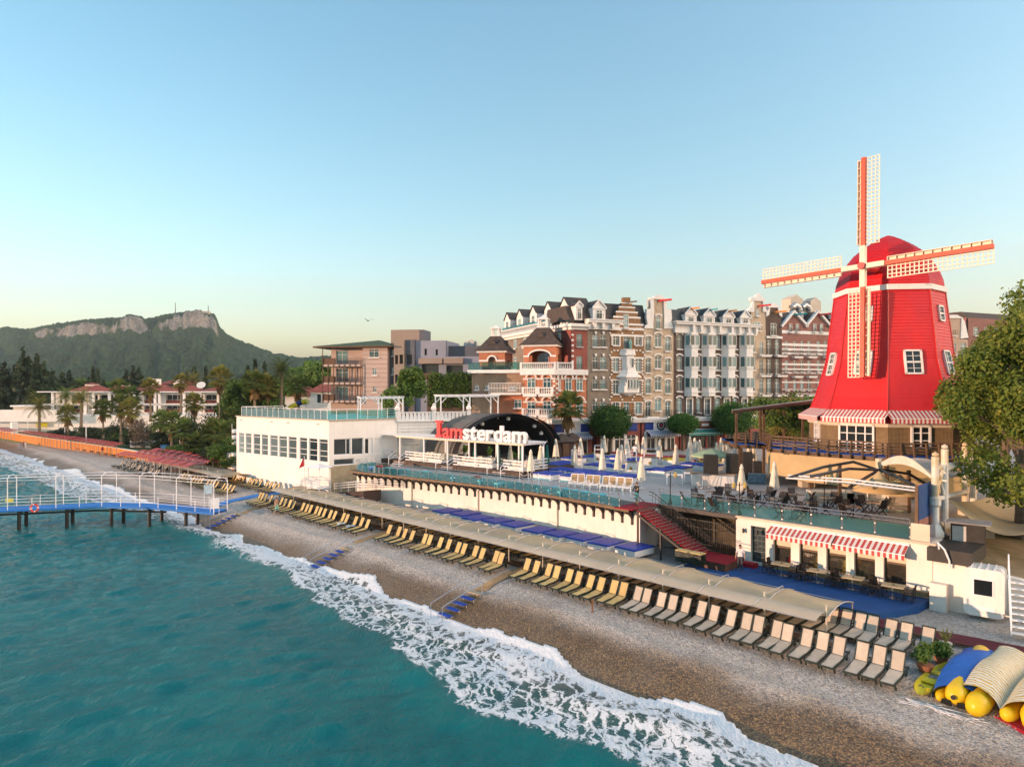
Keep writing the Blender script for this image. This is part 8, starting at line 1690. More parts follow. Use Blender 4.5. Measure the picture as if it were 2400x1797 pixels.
palm(1843, 985, 1040, 'young fan palm left of the windmill behind the pergola', 'fan', ZP+1, 1.1, 76); palm(1876, 978, 1040, 'fan palm behind the windmill deck tables', 'fan', ZP+1, 1.1, 80)
# ---- conifers and park trees
def conifer(px, ytop, Y, w_, lab, name='conifer', z=3.0, n=2600, seed=0):
    X = (px-CX)/F*Y; hgt = H-(ytop-HY)*Y/F-z; g = random.Random(seed); cl = []
    for i in range(26):
        f = (i+.5)/26; r = w_*(1-f)**.8*(.75+.5*g.random())*(1 if f > .12 else .7); a = i*2.4; cl.append(((r*.45*math.cos(a), r*.45*math.sin(a), hgt*(.08+.92*f)), (max(.35, r*.62), max(.35, r*.62), hgt*.055)))
    return tree(name, lab, (X, Y, z), cl, n, .055*hgt if name != 'cypress' else .045*hgt, LDRK, (hgt*.9, .25), seed, limbs=0, group='dark conifers behind the park')
CN = [(-60,850,205,6),(-20,838,215,6.5),(8,846,200,6),(35,858,205,4.5),(54,818,200,5.5),(68,838,212,4.5),(86,834,198,4),(104,850,205,6.5),(122,868,215,6),(146,872,230,5),(163,870,230,5),(178,900,235,5),(218,862,245,2.6),(229,864,245,2.6),(207,885,250,5),(242,890,250,5),(296,866,260,4.5),(312,860,255,5),(326,862,255,4.5),(455,858,230,5.5),(438,872,235,4.5),(482,862,240,2.8),(580,860,190,3.4),(598,846,190,2.1),(620,852,190,2.1)]
for i, (x, yt, Y, w_) in enumerate(CN): conifer(x, yt, Y, w_, 'dark %s behind the left park, %s from the left' % ('cypress' if w_ < 3 else 'conifer', nth(i+1)), 'cypress' if w_ < 3 else 'conifer', seed=100+i)
def bush(px, py, z, rx, rz_, lab, mat=LGRN, n=1800, size=.35, seed=0, Y=None, name='bush', trunk=None, cat='bush', grp='bushes and small trees in the park'):
    p = PT(px, py, z) if Y is None else PD(px, py, Y); return tree(name, lab, p, blob(rx, rx, rz_, 14, seed, .45, rz_*.75+(trunk[0]*.7 if trunk else 0)), n, size, mat, trunk, seed, limbs=4 if trunk else 0, group=grp, cat=cat)
tree('leafy_tree', 'tall bright green tree left of the white restaurant', PT(566, 1062, 3.0), blob(3.2,3.2,4.6,26,61,.34,8.5), 8000, .42, LGRN, (7,.3), 61, limbs=8)
tree('leafy_tree', 'yellow green tree behind the left part of the white restaurant', PT(622, 1060, 3.0), blob(3.2,3.2,4.2,22,62,.36,8.2), 7000, .45, LGRN, (6.5,.3), 62, limbs=6)
tree('leafy_tree', 'green tree between the palms at the park edge', PT(545, 1040, 3.0), blob(3.,3.,4.,18,63,.4,7.), 5500, .42, LGRN, (6,.25), 63, limbs=6)
k_ = 0
for (x, y, rx, rz_, mt, sd) in ((190,1030,3.2,1.5,LDRK,70),(225,1032,3,1.6,LDRK,71),(262,1040,3.2,2.4,LDRK,72),(290,1040,2.6,1.6,LGRN,73),(325,1046,2.8,2.0,LDRK,74),(350,1048,3.4,3.0,TWIG,75),(372,1054,2.4,1.8,LDRK,76),(455,1066,3.2,3.0,LDRK,77),(480,1076,3,2.6,LDRK,78),(515,1090,2.8,2.4,LDRK,79),(540,1098,2.5,2.2,LGRN,80),(440,1052,3,3.4,LDRK,81),(145,1026,2.4,1.3,LDRK,82),(410,1072,2.2,1.2,LGRN,83),(500,1056,3.6,3.6,LDRK,84),(308,1030,3,3,TWIG,85)):
    k_ += 1; bush(x, y, 3.0, rx, rz_, '%s in the left park, %s of the park bushes' % ('dry twiggy shrub' if mt is TWIG else 'dense shrub', nth(k_)), mt, 2200, .3, sd)
for i, (x, y, Y, rx, rz_, mt) in enumerate(((700,915,165,7,5.5,LGRN),(735,900,170,7,7,LGRN),(762,905,160,6,6,LGRN),(180,905,260,8,5,LGRN),(255,910,265,8,4.5,LGRN),(660,930,150,6,4,LGRN),(40,920,250,9,4,LDRK),(345,905,270,9,4,LGRN),(530,925,200,7,4,LGRN),(620,915,210,8,4,LGRN),(400,910,265,8,4,LDRK),(130,905,250,7,5,LDRK))):
    bush(x, y+22, 0, rx*.8, rz_*.52, 'rounded tree in the tree belt before the hill, %s of the belt trees' % nth(i+1), mt, 2600, .7, 120+i, Y, 'belt_tree', (3,.3), 'tree', 'tree belt before the hill')
bush(962, 966, 0, 2.1, 2.3, 'dark leafy tree on the terrace before the grey hotel wing', LGRN, 3600, .35, 140, 92, 'terrace_tree', (3,.2), 'tree', None); bush(930, 958, 0, 2.2, 1.8, 'low shrub on the terrace left of the dark leafy tree', LGRN, 1600, .3, 141, 90)
vh = thing('vine_screen', 'green vine covered screen before the grey hotel wing', 'hedge', PD(1050, 950, 98)); link('foliage', leafcloud('foliage', [((x,0,z),(1.4,.7,1.0)) for x in (-1.8,0,1.8,3.2) for z in (.6,1.8,3.0,3.9)], 6500, .28, LGRN, 150, .4), vh); MB().box(-3,-.05,-1,4.2,.05,4.2).build('trellis', WOOD, vh)
for i, (x, y, Y) in enumerate(((1850,1000,72),(1890,1005,74),(1800,990,85),(1830,1005,80))): bush(x, y+10, 0, 2.6, 2.2, 'green shrub left of the windmill, %s from the left' % nth((2,3,0,1)[i]+1), LGRN, 2200, .3, 160+i, Y, grp='shrubs beside the windmill')
# potted plants and bananas under the pergola
def banana(t, s=1., n=9, seed=0):
    g = random.Random(seed); o = MB()
    for i in range(n):
        az = i*2.4; el = R(g.uniform(45,82)); L = s*g.uniform(.8,1.4); d = Vector((math.cos(az)*math.cos(el), math.sin(az)*math.cos(el), math.sin(el))); s_ = Vector((-math.sin(az), math.cos(az), 0))*.16*s; a = Vector((0,0,.3)); pts = [a, a+d*L*.4, a+d*L*.75-Vector((0,0,.05*L)), a+d*L-Vector((0,0,.2*L))]
        o.add([pts[0], pts[1]+s_, pts[1]-s_, pts[2]+s_*.9, pts[2]-s_*.9, pts[3]], [(0,1,2),(2,1,3,4),(4,3,5)])
    o.build('leaves', LGRN, t)
for i, (px, py) in enumerate(((1045,1062),(1090,1065),(1148,1072),(1205,1082),(1275,1088))):
    p = PT(px, py+4, ZD); t = thing('potted_plant', 'broad leaved potted plant on the pergola terrace, %s from the left' % nth(i+1), 'plant', (p.x, p.y, ZD), i, 'potted plants under the pergola'); MB().lathe([(.2,0),(.26,.4),(.22,.42)],10).build('pot', WHITE, t); banana(t, 1.15, 9, i)
GP = M('green_parasol', (.015,.12,.1), .8, .15, 2)
for i, (px, py) in enumerate(((1168,1038),(1222,1044),(1113,1035),(1282,1040))):
    q = copy_tree(U0); p = PT(px, py, ZD+2.4); q.location = (p.x, p.y, ZD-.3); q.scale = (.75,.75,.95); q['label'] = 'closed dark green parasol behind the pergola, %s from the left' % nth((1,2,0,3)[i]+1); q['group'] = 'closed green parasols'
    for c in q.children:
        if c.name.startswith('canopy'): c.data = c.data.copy(); c.data.materials[0] = GP
# brown hip roofed huts on the plaza
for i, (px, py) in enumerate(((1318,1071),(1341,1068))):
    p = PT(px, py, ZP); t = thing('brown_hut', '%s small brown hip roofed hut beside the stage' % ('left' if i == 0 else 'right'), 'hut', p, R(20)); MB().box(-1.1,-1.1,0,1.1,1.1,2.0).build('wall', M('hut_brown', (.05,.025,.018), .7, .2, 2), t); MB().add([(-1.4,-1.4,2),(1.4,-1.4,2),(1.4,1.4,2),(-1.4,1.4,2),(0,0,3.0)], [(3,2,1,0),(0,1,4),(1,2,4),(2,3,4),(3,0,4)]).build('roof', SLATEB, t); MB().box(-.4,-1.13,0,.4,-1.103,1.8).build('door', DKW, t)
# ================= left park and resort =================
o = MB(); LW_ = [(-90,36.5),(-94,37.5),(-115,36.0),(-137,34.4),(-160,32.3),(-182,30),(-236,25.5)]
pts_ = [(-72,46)]+[(a, t+.25) for a, t in LW_]+[(-236,170),(-72,170)]
o.prism(pts_, 1.0, 3.0); structure(o.build('park_lawn', LAWN, None, (0,0,0), RS))
OR = M('orange_wall_paint', (.55,.2,.035), .8, .12, .6, streak=.35)
t = thing('orange_beach_wall', 'long orange painted retaining wall along the left beach', 'wall', (0,0,0), RS)
for i in range(len(LW_)-1):
    (a0,t0),(a1,t1) = LW_[i], LW_[i+1]; MB().add([(a1,t1,1.5),(a0,t0,1.5),(a0,t0,3.25),(a1,t1,3.25),(a0,t0+.3,3.25),(a1,t1+.3,3.25)], [(0,1,2,3),(3,2,4,5)]).build('wall_section', OR, t); MB().bar((a0,t0+.12,3.29),(a1,t1+.12,3.29),.42,.08).build('coping', WALLP, t)
RCOR = M('red_corrugated', (.42,.05,.035), .5, .2, 1, streak=.2)
def red_roof(label, p0, p1, wd, z=4.0, n=None):
    A = Vector(toS(PT(*p0, z))); B = Vector(toS(PT(*p1, z))); L = (B-A).length; t = thing('red_beach_roof', label, 'roof', (0,0,0), RS, 'red beach roofs'); n = n or max(3, int(L/2.2)); d = (B-A).normalized(); q = Vector((-d.y, d.x))
    if q.y < 0: q = -q
    for i in range(n):
        a = A+(B-A)*i/n; b = A+(B-A)*(i+.96)/n; MB().add([(*a,z-.12),(*b,z),(*(b+q*wd),z+.4),(*(a+q*wd),z+.28),(*a,z-.06),(*b,z+.06),(*(b+q*wd),z+.46),(*(a+q*wd),z+.34)], [(3,2,1,0),(4,5,6,7),(0,1,5,4),(1,2,6,5),(2,3,7,6),(3,0,4,7)]).build('panel', RCOR, t)
        c = (a+b)/2+q*wd*.5; MB().bar((*c,1.4),(*c,z+.1),.08).build('post', GALV, t)
red_roof('long red roof strip far left along the orange wall', (45,1012), (160,1030), 1.6, 3.9); red_roof('red roof strip over far loungers by the orange wall', (150,1027), (268,1045), 1.6, 3.9)
red_roof('red roof nearest the sea left of the beige sunshades', (270,1064), (385,1080), 1.3); red_roof('long middle red roof behind the far loungers', (312,1060), (472,1089), 1.3); red_roof('red roof directly left of the far beige sunshade', (342,1079), (440,1094), 1.3); red_roof('red roof at the back by the blue bin', (345,1056), (432,1068), 1.3); red_roof('right-hand red roof before the orange wall and palms', (414,1069), (515,1084), 1.3); red_roof('red roof strip at the left edge of the picture', (-60,1002), (24,1012), 2.2, 3.9)
gpx = PT(33, 1020, 2.6); tag(MB().box(-1.2,-.6,0,1.2,.6,3.2).build('gate_pier', WPEACH, None, gpx, RS), 'white gate pier in the far orange wall', 'pillar')
fn_ = thing('white_fence', 'white slatted fence above the orange wall between palms', 'fence', PT(305, 1049, 3.0), 0); p1 = PT(385, 1049, 3.0)-PT(305, 1049, 3.0); Lf = p1.length
for i in range(int(Lf/.18)): MB().box(.18*i,-.02,.1,.18*i+.1,.02,1.25).build('slat', WHITEM, fn_) if i < 40 else None
MB().box(0,-.04,1.2,Lf,.04,1.3).box(0,-.04,.05,Lf,.04,.15).build('rail', WHITEM, fn_)
# resort with red hip roofs
RT = M('red_tile_roof', (.26,.065,.045), .8, .2, 1, bump=.4, bscale=5); RZ = 7.4
RSW = Wall(((130-1200)/1600*185, 185), (1, 0)); rs_t = thing('resort_building', 'white two storey resort building with red hip roofs behind the palms', 'building', (RSW.o.x, RSW.o.y, 0), 0)
rx = lambda px: RSW.q(px); rzv = lambda y, Y=185: H-(y-HY)*Y/F
x0, x1 = rx(130), rx(512); ze = rzv(917); bays = [rx(v) for v in (216,230,266,325,339,372,380,442)]
hs = []
for px0, px1 in ((140,158),(168,205),(216,229),(233,265),(272,300),(305,322),(338,372),(388,438),(455,475),(480,508)):
    hs.append((rx(px0), rzv(945), rx(px1), rzv(925))); hs.append((rx(px0), rzv(966), rx(px1), rzv(951)))
o = MB(); o.holes(x0, rzv(970), x1, ze, hs, 1.2); o.box(x0,1.2,rzv(970),x1,16,ze); o.build('wall', WPEACH, rs_t)
for h in hs:
    w_ = MB(); n = max(1, int((h[2]-h[0])/1.4))
    for i in range(n+1): x = h[0]+(h[2]-h[0])*i/n; w_.box(x-.06,.8,h[1],x+.06,.9,h[3])
    w_.box(h[0],.8,h[1]+.9,h[2],.9,h[1]+1.0); w_ = w_.build('window', TRIM, rs_t); MB().box(h[0],.92,h[1],h[2],.95,h[3]).build('pane', PANED, w_); MB().box(h[0],.2,h[1],h[2],.26,h[1]+.75).build('railing', M('terracotta_rail', (.2,.05,.035), .8, .2, 2), w_)
def hip(px0, px1, ye, ya, yd=0., lan=None, dep=12, nm='hip_roof'):
    a, b = rx(px0), rx(px1); z0, z1 = rzv(ye), rzv(ya-4); c = (a+b)/2; f = (b-a)*.16
    h_ = MB().add([(a-.4,-.6+yd,z0),(b+.4,-.6+yd,z0),(b+.4,dep+yd,z0),(a-.4,dep+yd,z0),(c-f,dep*.45+yd,z1),(c+f,dep*.45+yd,z1),(c+f,dep*.55+yd,z1),(c-f,dep*.55+yd,z1)], [(3,2,1,0),(0,1,5,4),(1,2,6,5),(2,3,7,6),(3,0,4,7),(4,5,6,7)]).build(nm, RT, rs_t)
    if lan:
        l0, l1, yl0, yl1 = lan; la, lb = rx(l0), rx(l1); MB().box(la,dep*.38+yd,z1-.3,lb,dep*.62+yd,rzv(yl1)).build('lantern', TRIM, h_); MB().add([(la-.3,dep*.34+yd,rzv(yl1)),(lb+.3,dep*.34+yd,rzv(yl1)),(lb+.3,dep*.66+yd,rzv(yl1)),(la-.3,dep*.66+yd,rzv(yl1)),((la+lb)/2,dep*.5+yd,rzv(yl0))], [(3,2,1,0),(0,1,4),(1,2,4),(2,3,4),(3,0,4)]).build('lantern_roof', RT, h_)
hip(160,216,917,906,0,(174,194,896,900)); hip(231,275,917,906,0,(253,270,897,901)); hip(276,330,917,906,4); hip(318,378,916,905,1); hip(378,440,917,905,0,(399,419,898,902)); hip(452,512,919,912,1); hip(330,392,899,889,10,(355,364,882,886))
for px0, px1, yt in ((325,338,887),(381,394,888)): MB().box(rx(px0),6,ze,rx(px1),9,rzv(yt)).build('chimney_stack', WPEACH, rs_t)
MB().box(x0-3,-3,ze-.25,x1+2,-.003,ze).build('eaves_slab', TRIM, rs_t); MB().box(x0-2,-2.5,rzv(948),x1+1,-.003,rzv(946)).build('balcony_slab', TRIM, rs_t)
for px in (137,163,212,231,268,302,326,374,384,441,478): MB().box(rx(px)-.3,-2.5,rzv(970),rx(px)+.3,-2.0,ze-.25).build('column', TRIM, rs_t)
MB().box(x0-14,-10,2.5,x1+6,-.01,rzv(970)).build('podium', WPEACH, rs_t)
gt2 = thing('garden_house', 'small cream flat roofed garden house at the far left', 'building', PD(31, 985, 180)); MB().box(0,0,0,6,6,3.6).build('wall', CRB, gt2); MB().box(-.5,-.5,3.6,6.5,6.5,4.0).build('roof', TRIM, gt2); MB().box(1.6,-.05,1.6,2.6,-.003,2.6).build('window', PANED, gt2)
tag(MB().box(-16,0,0,12,.4,3.0).build('garden_wall', WPEACH, None, PD(20, 988, 172)), 'long white garden wall far left behind the lawn', 'wall')
for i, (px0, px1, y0, y1, ya) in enumerate(((668,732,928,952,906),(728,768,918,950,899))):
    b = PD(px0, y1, 148-8*i); w_ = (px1-px0)/F*b.y; t = thing('red_roof_villa', '%s white villa with red hip roof left of the modern hotel' % ('lower' if i == 0 else 'taller'), 'building', b); h = (y1-y0)/F*b.y; hr = (y0-ya)/F*b.y; MB().box(0,0,-3,w_,8,h).build('wall', WPEACH, t); MB().add([(-.6,-.6,h),(w_+.6,-.6,h),(w_+.6,8.6,h),(-.6,8.6,h),(w_*.3,4,h+hr),(w_*.7,4,h+hr)], [(3,2,1,0),(0,1,5,4),(1,2,5),(2,3,4,5),(3,0,4)]).build('roof', RT, t); MB().box(w_*.4,-.06,.6,w_*.6,-.003,h-.5).build('window', PANED, t)
sl_ = thing('water_slide', 'yellow and blue tube water slide behind the roof terrace', 'slide', PD(695, 958, 118)); sl_.scale = (.7,.7,.55); YS = M('slide_yellow', (.65,.55,.02), .35, .08, 2)
MB().tube([(-1.6,0,.2),(-.9,0,.9),(0,.3,1.4)], .75, 12).build('lower_tube', YS, sl_); MB().tube([(0,.3,1.4),(.8,.5,1.9),(1.5,.4,2.1)], .72, 12).build('middle_tube', M('slide_blue', (.01,.03,.2), .35, .1, 2), sl_); MB().tube([(1.5,.4,2.1),(2.6,.2,2.5)], .85, 12).build('upper_tube', YS, sl_); MB().bar((2.2,.4,-3),(2.2,.4,1.7),.2).build('support', WHITEM, sl_)
# park furniture: banners, posts, nets
for i, (px, c) in enumerate(((77,'red'),(82,'navy'),(87,'violet'))): p = PT(px, 1010, 3.0); t = thing('beach_banner', '%s feather banner standing on the far lawn' % c, 'banner', p); MB().tube([(0,0,0),(0,0,4.4)],.04,5).build('pole', GALV, t); MB().box(.03,-.01,.6,.85,.01,4.3).build('cloth', M('banner_'+c, {'red':(.45,.02,.03),'navy':(.03,.04,.2),'violet':(.12,.08,.3)}[c], .8, .15, 2), t)
tag(MB().box(-1.4,-.05,0,1.4,.05,1.1).build('yellow_board', YS, None, PT(98, 1000, 4.2)), 'yellow board on the far lawn behind the banners', 'board')
for i, (px, pb, pt_) in enumerate(((65,1013,985),(137,1026,995),(202,1036,992),(152,1027,998),(422,1066,1012),(4,1008,980))): p = PT(px, pb, 3.0); hh = (pb-pt_)/F*p.y; t = thing('white_lamp_pole', 'thin white lamp pole in the left park, %s from the left' % nth((2,3,5,4,6,1)[i]), 'lamp pole', p, 0, 'white lamp poles'); MB().tube([(0,0,0),(0,0,hh)],.09,6).build('pole', WHITEM, t); MB().lathe([(.1,0),(.22,.12),(.18,.3),(0,.36)],8,(0,0,hh)).build('lamp_head', WHITEM, t)
bn = thing('blue_bin', 'blue bin behind the back red roof', 'bin', PT(386, 1060, 3.0)); MB().cbox(-.5,-.4,0,.5,.4,1.2,.04).build('body', M('bin_blue', (.02,.14,.32), .5, .1, 2), bn); MB().cbox(-.55,-.45,1.2,.55,.45,1.3,.05).build('lid', M('bin_blue', (0,0,0)), bn)
tag(MB().lathe([(0,0),(.7,.2),(1.1,.5)],16).build('satellite_dome', M('dish_white', (.7,.68,.64), .5, .1, 2), None, PD(472, 905, 175), (R(50),0,R(10))), 'big white satellite dish among the palms', 'satellite dish')
# masts on the hill
for i, (px, yb, yt) in enumerate(((411,738,709),(488,733,716),(470,733,727))): p = PD(px, yb, 1490); hh = (yb-yt)/F*1490; t = thing('hilltop_mast', ('tall lattice radio mast on the hill crest','flag pole at the hill summit','short antenna left of the summit flag pole')[i], 'mast', p-Vector((0,0,6))); MB().tube([(0,0,0),(0,0,hh+6)],[1.1,.6],4).build('mast', DSTEEL, t)
hb = PD(484, 736, 1488); tag(MB().box(-8,-4,-4,8,4,6).build('hilltop_hut', CRB, None, hb), 'small pale building on the hill summit', 'building')
# ================= inflatables, pots, people =================
YI = M('yellow_inflatable', (.72,.48,.012), .35, .1, 2); YK = M('yellow_kayak', (.88,.7,.05), .4, .1, 2); BT = M('blue_tarpaulin', (.015,.11,.42), .7, .15, 2.5, bump=.35, bscale=7)
def frame_at(px, py, z): p = PT(px, py, z); return p
# covered banana boat: a half round tarp over a yellow nose
A_ = PG(2240, 1655); B_ = PG(2300, 1545); dv = (B_-A_); Lb_ = dv.xy.length*1.02; rz_ = math.atan2(dv.y, dv.x)
bo = thing('covered_boat', 'yellow inflatable banana boat under a blue tarpaulin', 'boat', (A_.x, A_.y, A_.z-.02), rz_)
MB().tube([(-.35,0,.42),(-.2,0,.45),(.1,0,.5),(Lb_*.5,0,.55),(Lb_,0,.62)], [.16,.32,.38,.4,.36], 18).build('nose', YI, bo, smooth=True)
for y in (-.55,.55): MB().tube([(-.1,y,.2),(.2,y,.22),(Lb_*.6,y,.3),(Lb_+.2,y,.38)], [.1,.2,.22,.2], 10).build('side_float', YI, bo, smooth=True)
def tarp(u, v):
    x = .25+(Lb_+.35)*u; an = math.pi*(v-.0); y = -.82*math.cos(an); z = .08+.86*math.sin(an)**.6+.08*math.sin(math.pi*u)+.05*math.sin(9*u+5*v)*math.sin(an); z *= (1 if u < .93 else .75); return (x-.25*abs(math.cos(an))+.1*math.sin(7*v), y*(1.0+.08*math.sin(6*u)), max(.03, z*(.82+.25*math.sin(math.pi*min(1, u*1.15)))+.1*u))
o = MB(); o.grid(tarp, 26, 22); o.build('tarpaulin', BT, bo, smooth=True)
EYE = M('black_print', (.012,.012,.012), .5, .1, 3)
MB().tube([(-.42,.0,.52),(-.47,.0,.52)], .09, 12).build('valve', EYE, bo)
for y in (-.26,.26): MB().slab([(-.2,-.12),(.2,-.1),(.14,.12),(-.16,.14)], 0, .02).build('sunglasses_print', EYE, bo).matrix_local = Matrix.Translation((-.36+.05,y,.22)) @ Matrix.Rotation(R(90), 4, 'Z') @ Matrix.Rotation(R(-18), 4, 'X')
# kayak
K0, K1 = PG(2158, 1638), PG(2230, 1562); dv = K1-K0; Lk = dv.xy.length*1.05; ky = thing('kayak', 'yellow plastic kayak lying beside the covered boat', 'kayak', (K0.x, K0.y, K0.z+.0), math.atan2(dv.y, dv.x))
def hull(u, v): x = Lk*u; w_ = .46*math.sin(math.pi*(.06+.9*u))**.5; an = math.pi*v; return (x-.1+.06*math.cos(an), -w_*math.cos(an), .42+.1*(2*u-1)**2-.42*math.sin(an)*(1-.25*(2*u-1)**4))
o = MB(); o.grid(hull, 20, 10); o.grid(lambda u, v: (hull(u, 1-v)[0], hull(u, 1-v)[1]*.88, max(.24, hull(u, 1-v)[2])-.015), 20, 10); o.build('hull', YK, ky, smooth=True)
MB().box(Lk*.3,-.36,.3,Lk*.42,.36,.36).build('seat', YK, ky); MB().box(Lk*.6,-.36,.3,Lk*.7,.36,.36).build('seat', YK, ky); MB().tube([(.02,-.1,.5),(.05,0,.56),(.02,.1,.5)], .02, 6).build('handle', EYE, ky)
pt_ = thing('pink_cloth', 'pink and white cloth lump between the kayak and the tarpaulin', 'cloth', PG(2212, 1606)); MB().lathe([(.2,0),(.22,.15),(.12,.3),(0,.34)],8).build('bundle', M('pink_cloth', (.6,.06,.16), .8, .3, 8), pt_)
# striped cloth over yellow tubes
SY = bpy.data.materials.new('striped_cloth'); k = N(SY); sx = k.new('SeparateXYZ'); k.ln(k.obj(), sx.inputs[0]); wv = k.math('ADD', sx.outputs[0], k.math('MULTIPLY', k.noise(k.obj(), 2.2, 2), .35)); fr_ = k.math('FRACT', k.math('MULTIPLY', wv, 5.)); k.col(k.ramp(fr_, [(0,(.7,.64,.5)),(.35,(.68,.66,.6)),(.5,(.66,.4,.03)),(.72,(.6,.36,.03)),(.78,(.18,.17,.05)),(.86,(.7,.66,.55))], 'CONSTANT')); k.b.inputs['Roughness'].default_value = .8
C0 = PG(2318, 1690); C1 = PG(2400, 1560); dv = C1-C0; Lc = dv.xy.length; tf = thing('tube_inflatable', 'group of fat yellow tubes forming an inflatable under striped cloth', 'inflatable', (C0.x, C0.y, C0.z-.05), math.atan2(dv.y, dv.x))
for y, r, x0 in ((.45,.42,.0),(-.5,.3,.25),(-1.35,.5,.1),(1.05,.32,.55),(-2.3,.5,.2)): MB().tube([(x0-.1,y,.38),(x0,y,.38),(x0+.35,y,r),(Lc,y,r+.1),(Lc+.3,y,r)], [.05,r*.75,r,r,r*.6], 16).build('tube', YI, tf, smooth=True)
o = MB(); o.grid(lambda u, v: (.45+(Lc-.2)*u+.12*math.sin(9*v), 1.25-4.0*v, .12+.95*abs(math.sin(math.pi*(.12+2.3*v)))**.4*(.85+.2*math.sin(5*u))*(1 if .06 < v < .97 else .3)+.2*u+.1), 26, 40); o.build('striped_cover', SY, tf, smooth=True)
tag(MB().prism([tuple(PT(*q, 1.3).xy) for q in ((2330,1688),(2400,1725),(2480,1760),(2500,1700),(2420,1650))], 1.0, 1.5).build('red_mat', REDC, None), 'red mat under the striped inflatable', 'mat')
rp_ = MB(); g = random.Random(4)
for i in range(26): a = Vector((g.uniform(-1.1,1.1), g.uniform(-.3,.3), 0)); rp_.tube([a, a+Vector((g.uniform(-.6,.6), g.uniform(-.25,.25), .05)), a+Vector((g.uniform(-.9,.9), g.uniform(-.3,.3), .0))], .008, 4)
q = PG(2205, 1668); tag(rp_.build('rope_tangle', WHITEM, None, (q.x, q.y, q.z+.06), RS), 'tangle of thin white rope lying on the pebbles', 'rope')
TERR = M('terracotta_pot', (.34,.13,.06), .8, .15, 3)
for i, (px, py, r, kind, lab) in enumerate(((2205,1553,.3,'bush','bushy green plant in a round terracotta pot'),(2168,1575,.32,'shrub','straggly shrub in a tilted terracotta bowl by the kayak'),(2216,1522,.26,'agave','striped agave in a pale bowl beside the maroon carpet'))):
    p = PG(px, py); t = thing('potted_plant', lab, 'plant', p, i); MB().lathe([(r*.6,0),(r*1.05,.3),(r*1.1,.34),(r*.95,.34)],12).build('pot', TERR if i < 2 else M('pale_bowl', (.5,.48,.42), .7, .15, 3), t)
    if kind == 'agave':
        o = MB()
        for j in range(16):
            az = j*2.4; el = R(78-2.2*j); d = Vector((math.cos(az)*math.cos(el), math.sin(az)*math.cos(el), math.sin(el))); s_ = Vector((-math.sin(az), math.cos(az), 0))*.05; a = Vector((0,0,.33)); o.add([a-s_*.6, a+s_*.6, a+d*.35+s_, a+d*.35-s_, a+d*.72], [(0,1,2,3),(3,2,4)])
        o.build('leaves', leafmat('agave_leaf', (.2,.22,.06), (.4,.36,.12), (.12,.18,.06), 6), t)
    else: link('foliage', leafcloud('foliage', [((0,0,.6),(.42,.42,.32))] if kind == 'bush' else [((0,.1,.75),(.5,.4,.35)),((.3,0,.95),(.3,.3,.25))], 1400 if kind == 'bush' else 700, .12, LGRN, 200+i, .2), t)
# white sun chairs along the plaza edge
def sun_chair():
    t = thing('white_sun_chair', 'x', 'sun chair'); TQ2 = M('tan_sling', (.4,.27,.14), .8, .15, 5)
    o = MB()
    for x in (-.3,.3): o.tube([(x,-.6,.02),(x,-.3,.42),(x,.3,.36),(x,.62,1.05)], .035, 6).tube([(x,.5,.02),(x,-.2,.38)], .035, 6)
    o.bar((-.3,.62,1.05),(.3,.62,1.05),.06).bar((-.3,-.6,.36),(.3,-.6,.36),.05); o.build('frame', WHITEM, t); o = MB(); o.grid(lambda i, j: (-.25+.5*i, .33+.28*j, .4+.6*j), 2, 3); o.grid(lambda i, j: (.25-.5*i, .35+.28*j, .4+.6*j), 2, 3); o.build('back_sling', TQ2, t); MB().box(-.26,-.3,.38,.26,.3,.41).build('seat', WHITEM, t); return t
S0_ = sun_chair(); first = True
for i, px in enumerate((1343,1359,1379,1395,1418,1433,1452,1471)):
    q = S0_ if first else copy_tree(S0_); first = False; p = PT(px, 1140+(px-1343)*.085, ZP); q.location = (p.x, p.y, ZP); q.rotation_euler.z = RS+R(25); q['label'] = 'white frame sun chair with tan back by the plaza edge, %s from the left' % nth(i+1); q['group'] = 'white sun chairs on the plaza'
rf = thing('rope_fence', 'low white post and rope fence along the plaza edge', 'fence', (0,0,0), RS); pr = None
for px in (1218,1238,1262,1289,1311,1334,1381,1405,1430,1460,1478): 
    p = toS(PT(px, 1133+(px-1262)*.14 if px > 1262 else 1133-(1262-px)*.1, ZP)); MB().tube([(*p,ZP),(*p,ZP+.85)],.03,6).lathe([(.05,0),(.05,.05),(0,.08)],6,(*p,ZP+.85)).build('post', WHITEM, rf)
    if pr: a, b = Vector((*pr,ZP+.8)), Vector((*p,ZP+.8)); MB().tube([a, a.lerp(b,.25)-Vector((0,0,.16)), a.lerp(b,.5)-Vector((0,0,.22)), a.lerp(b,.75)-Vector((0,0,.16)), b], .018, 5).build('rope', WHITEM, rf)
    pr = p
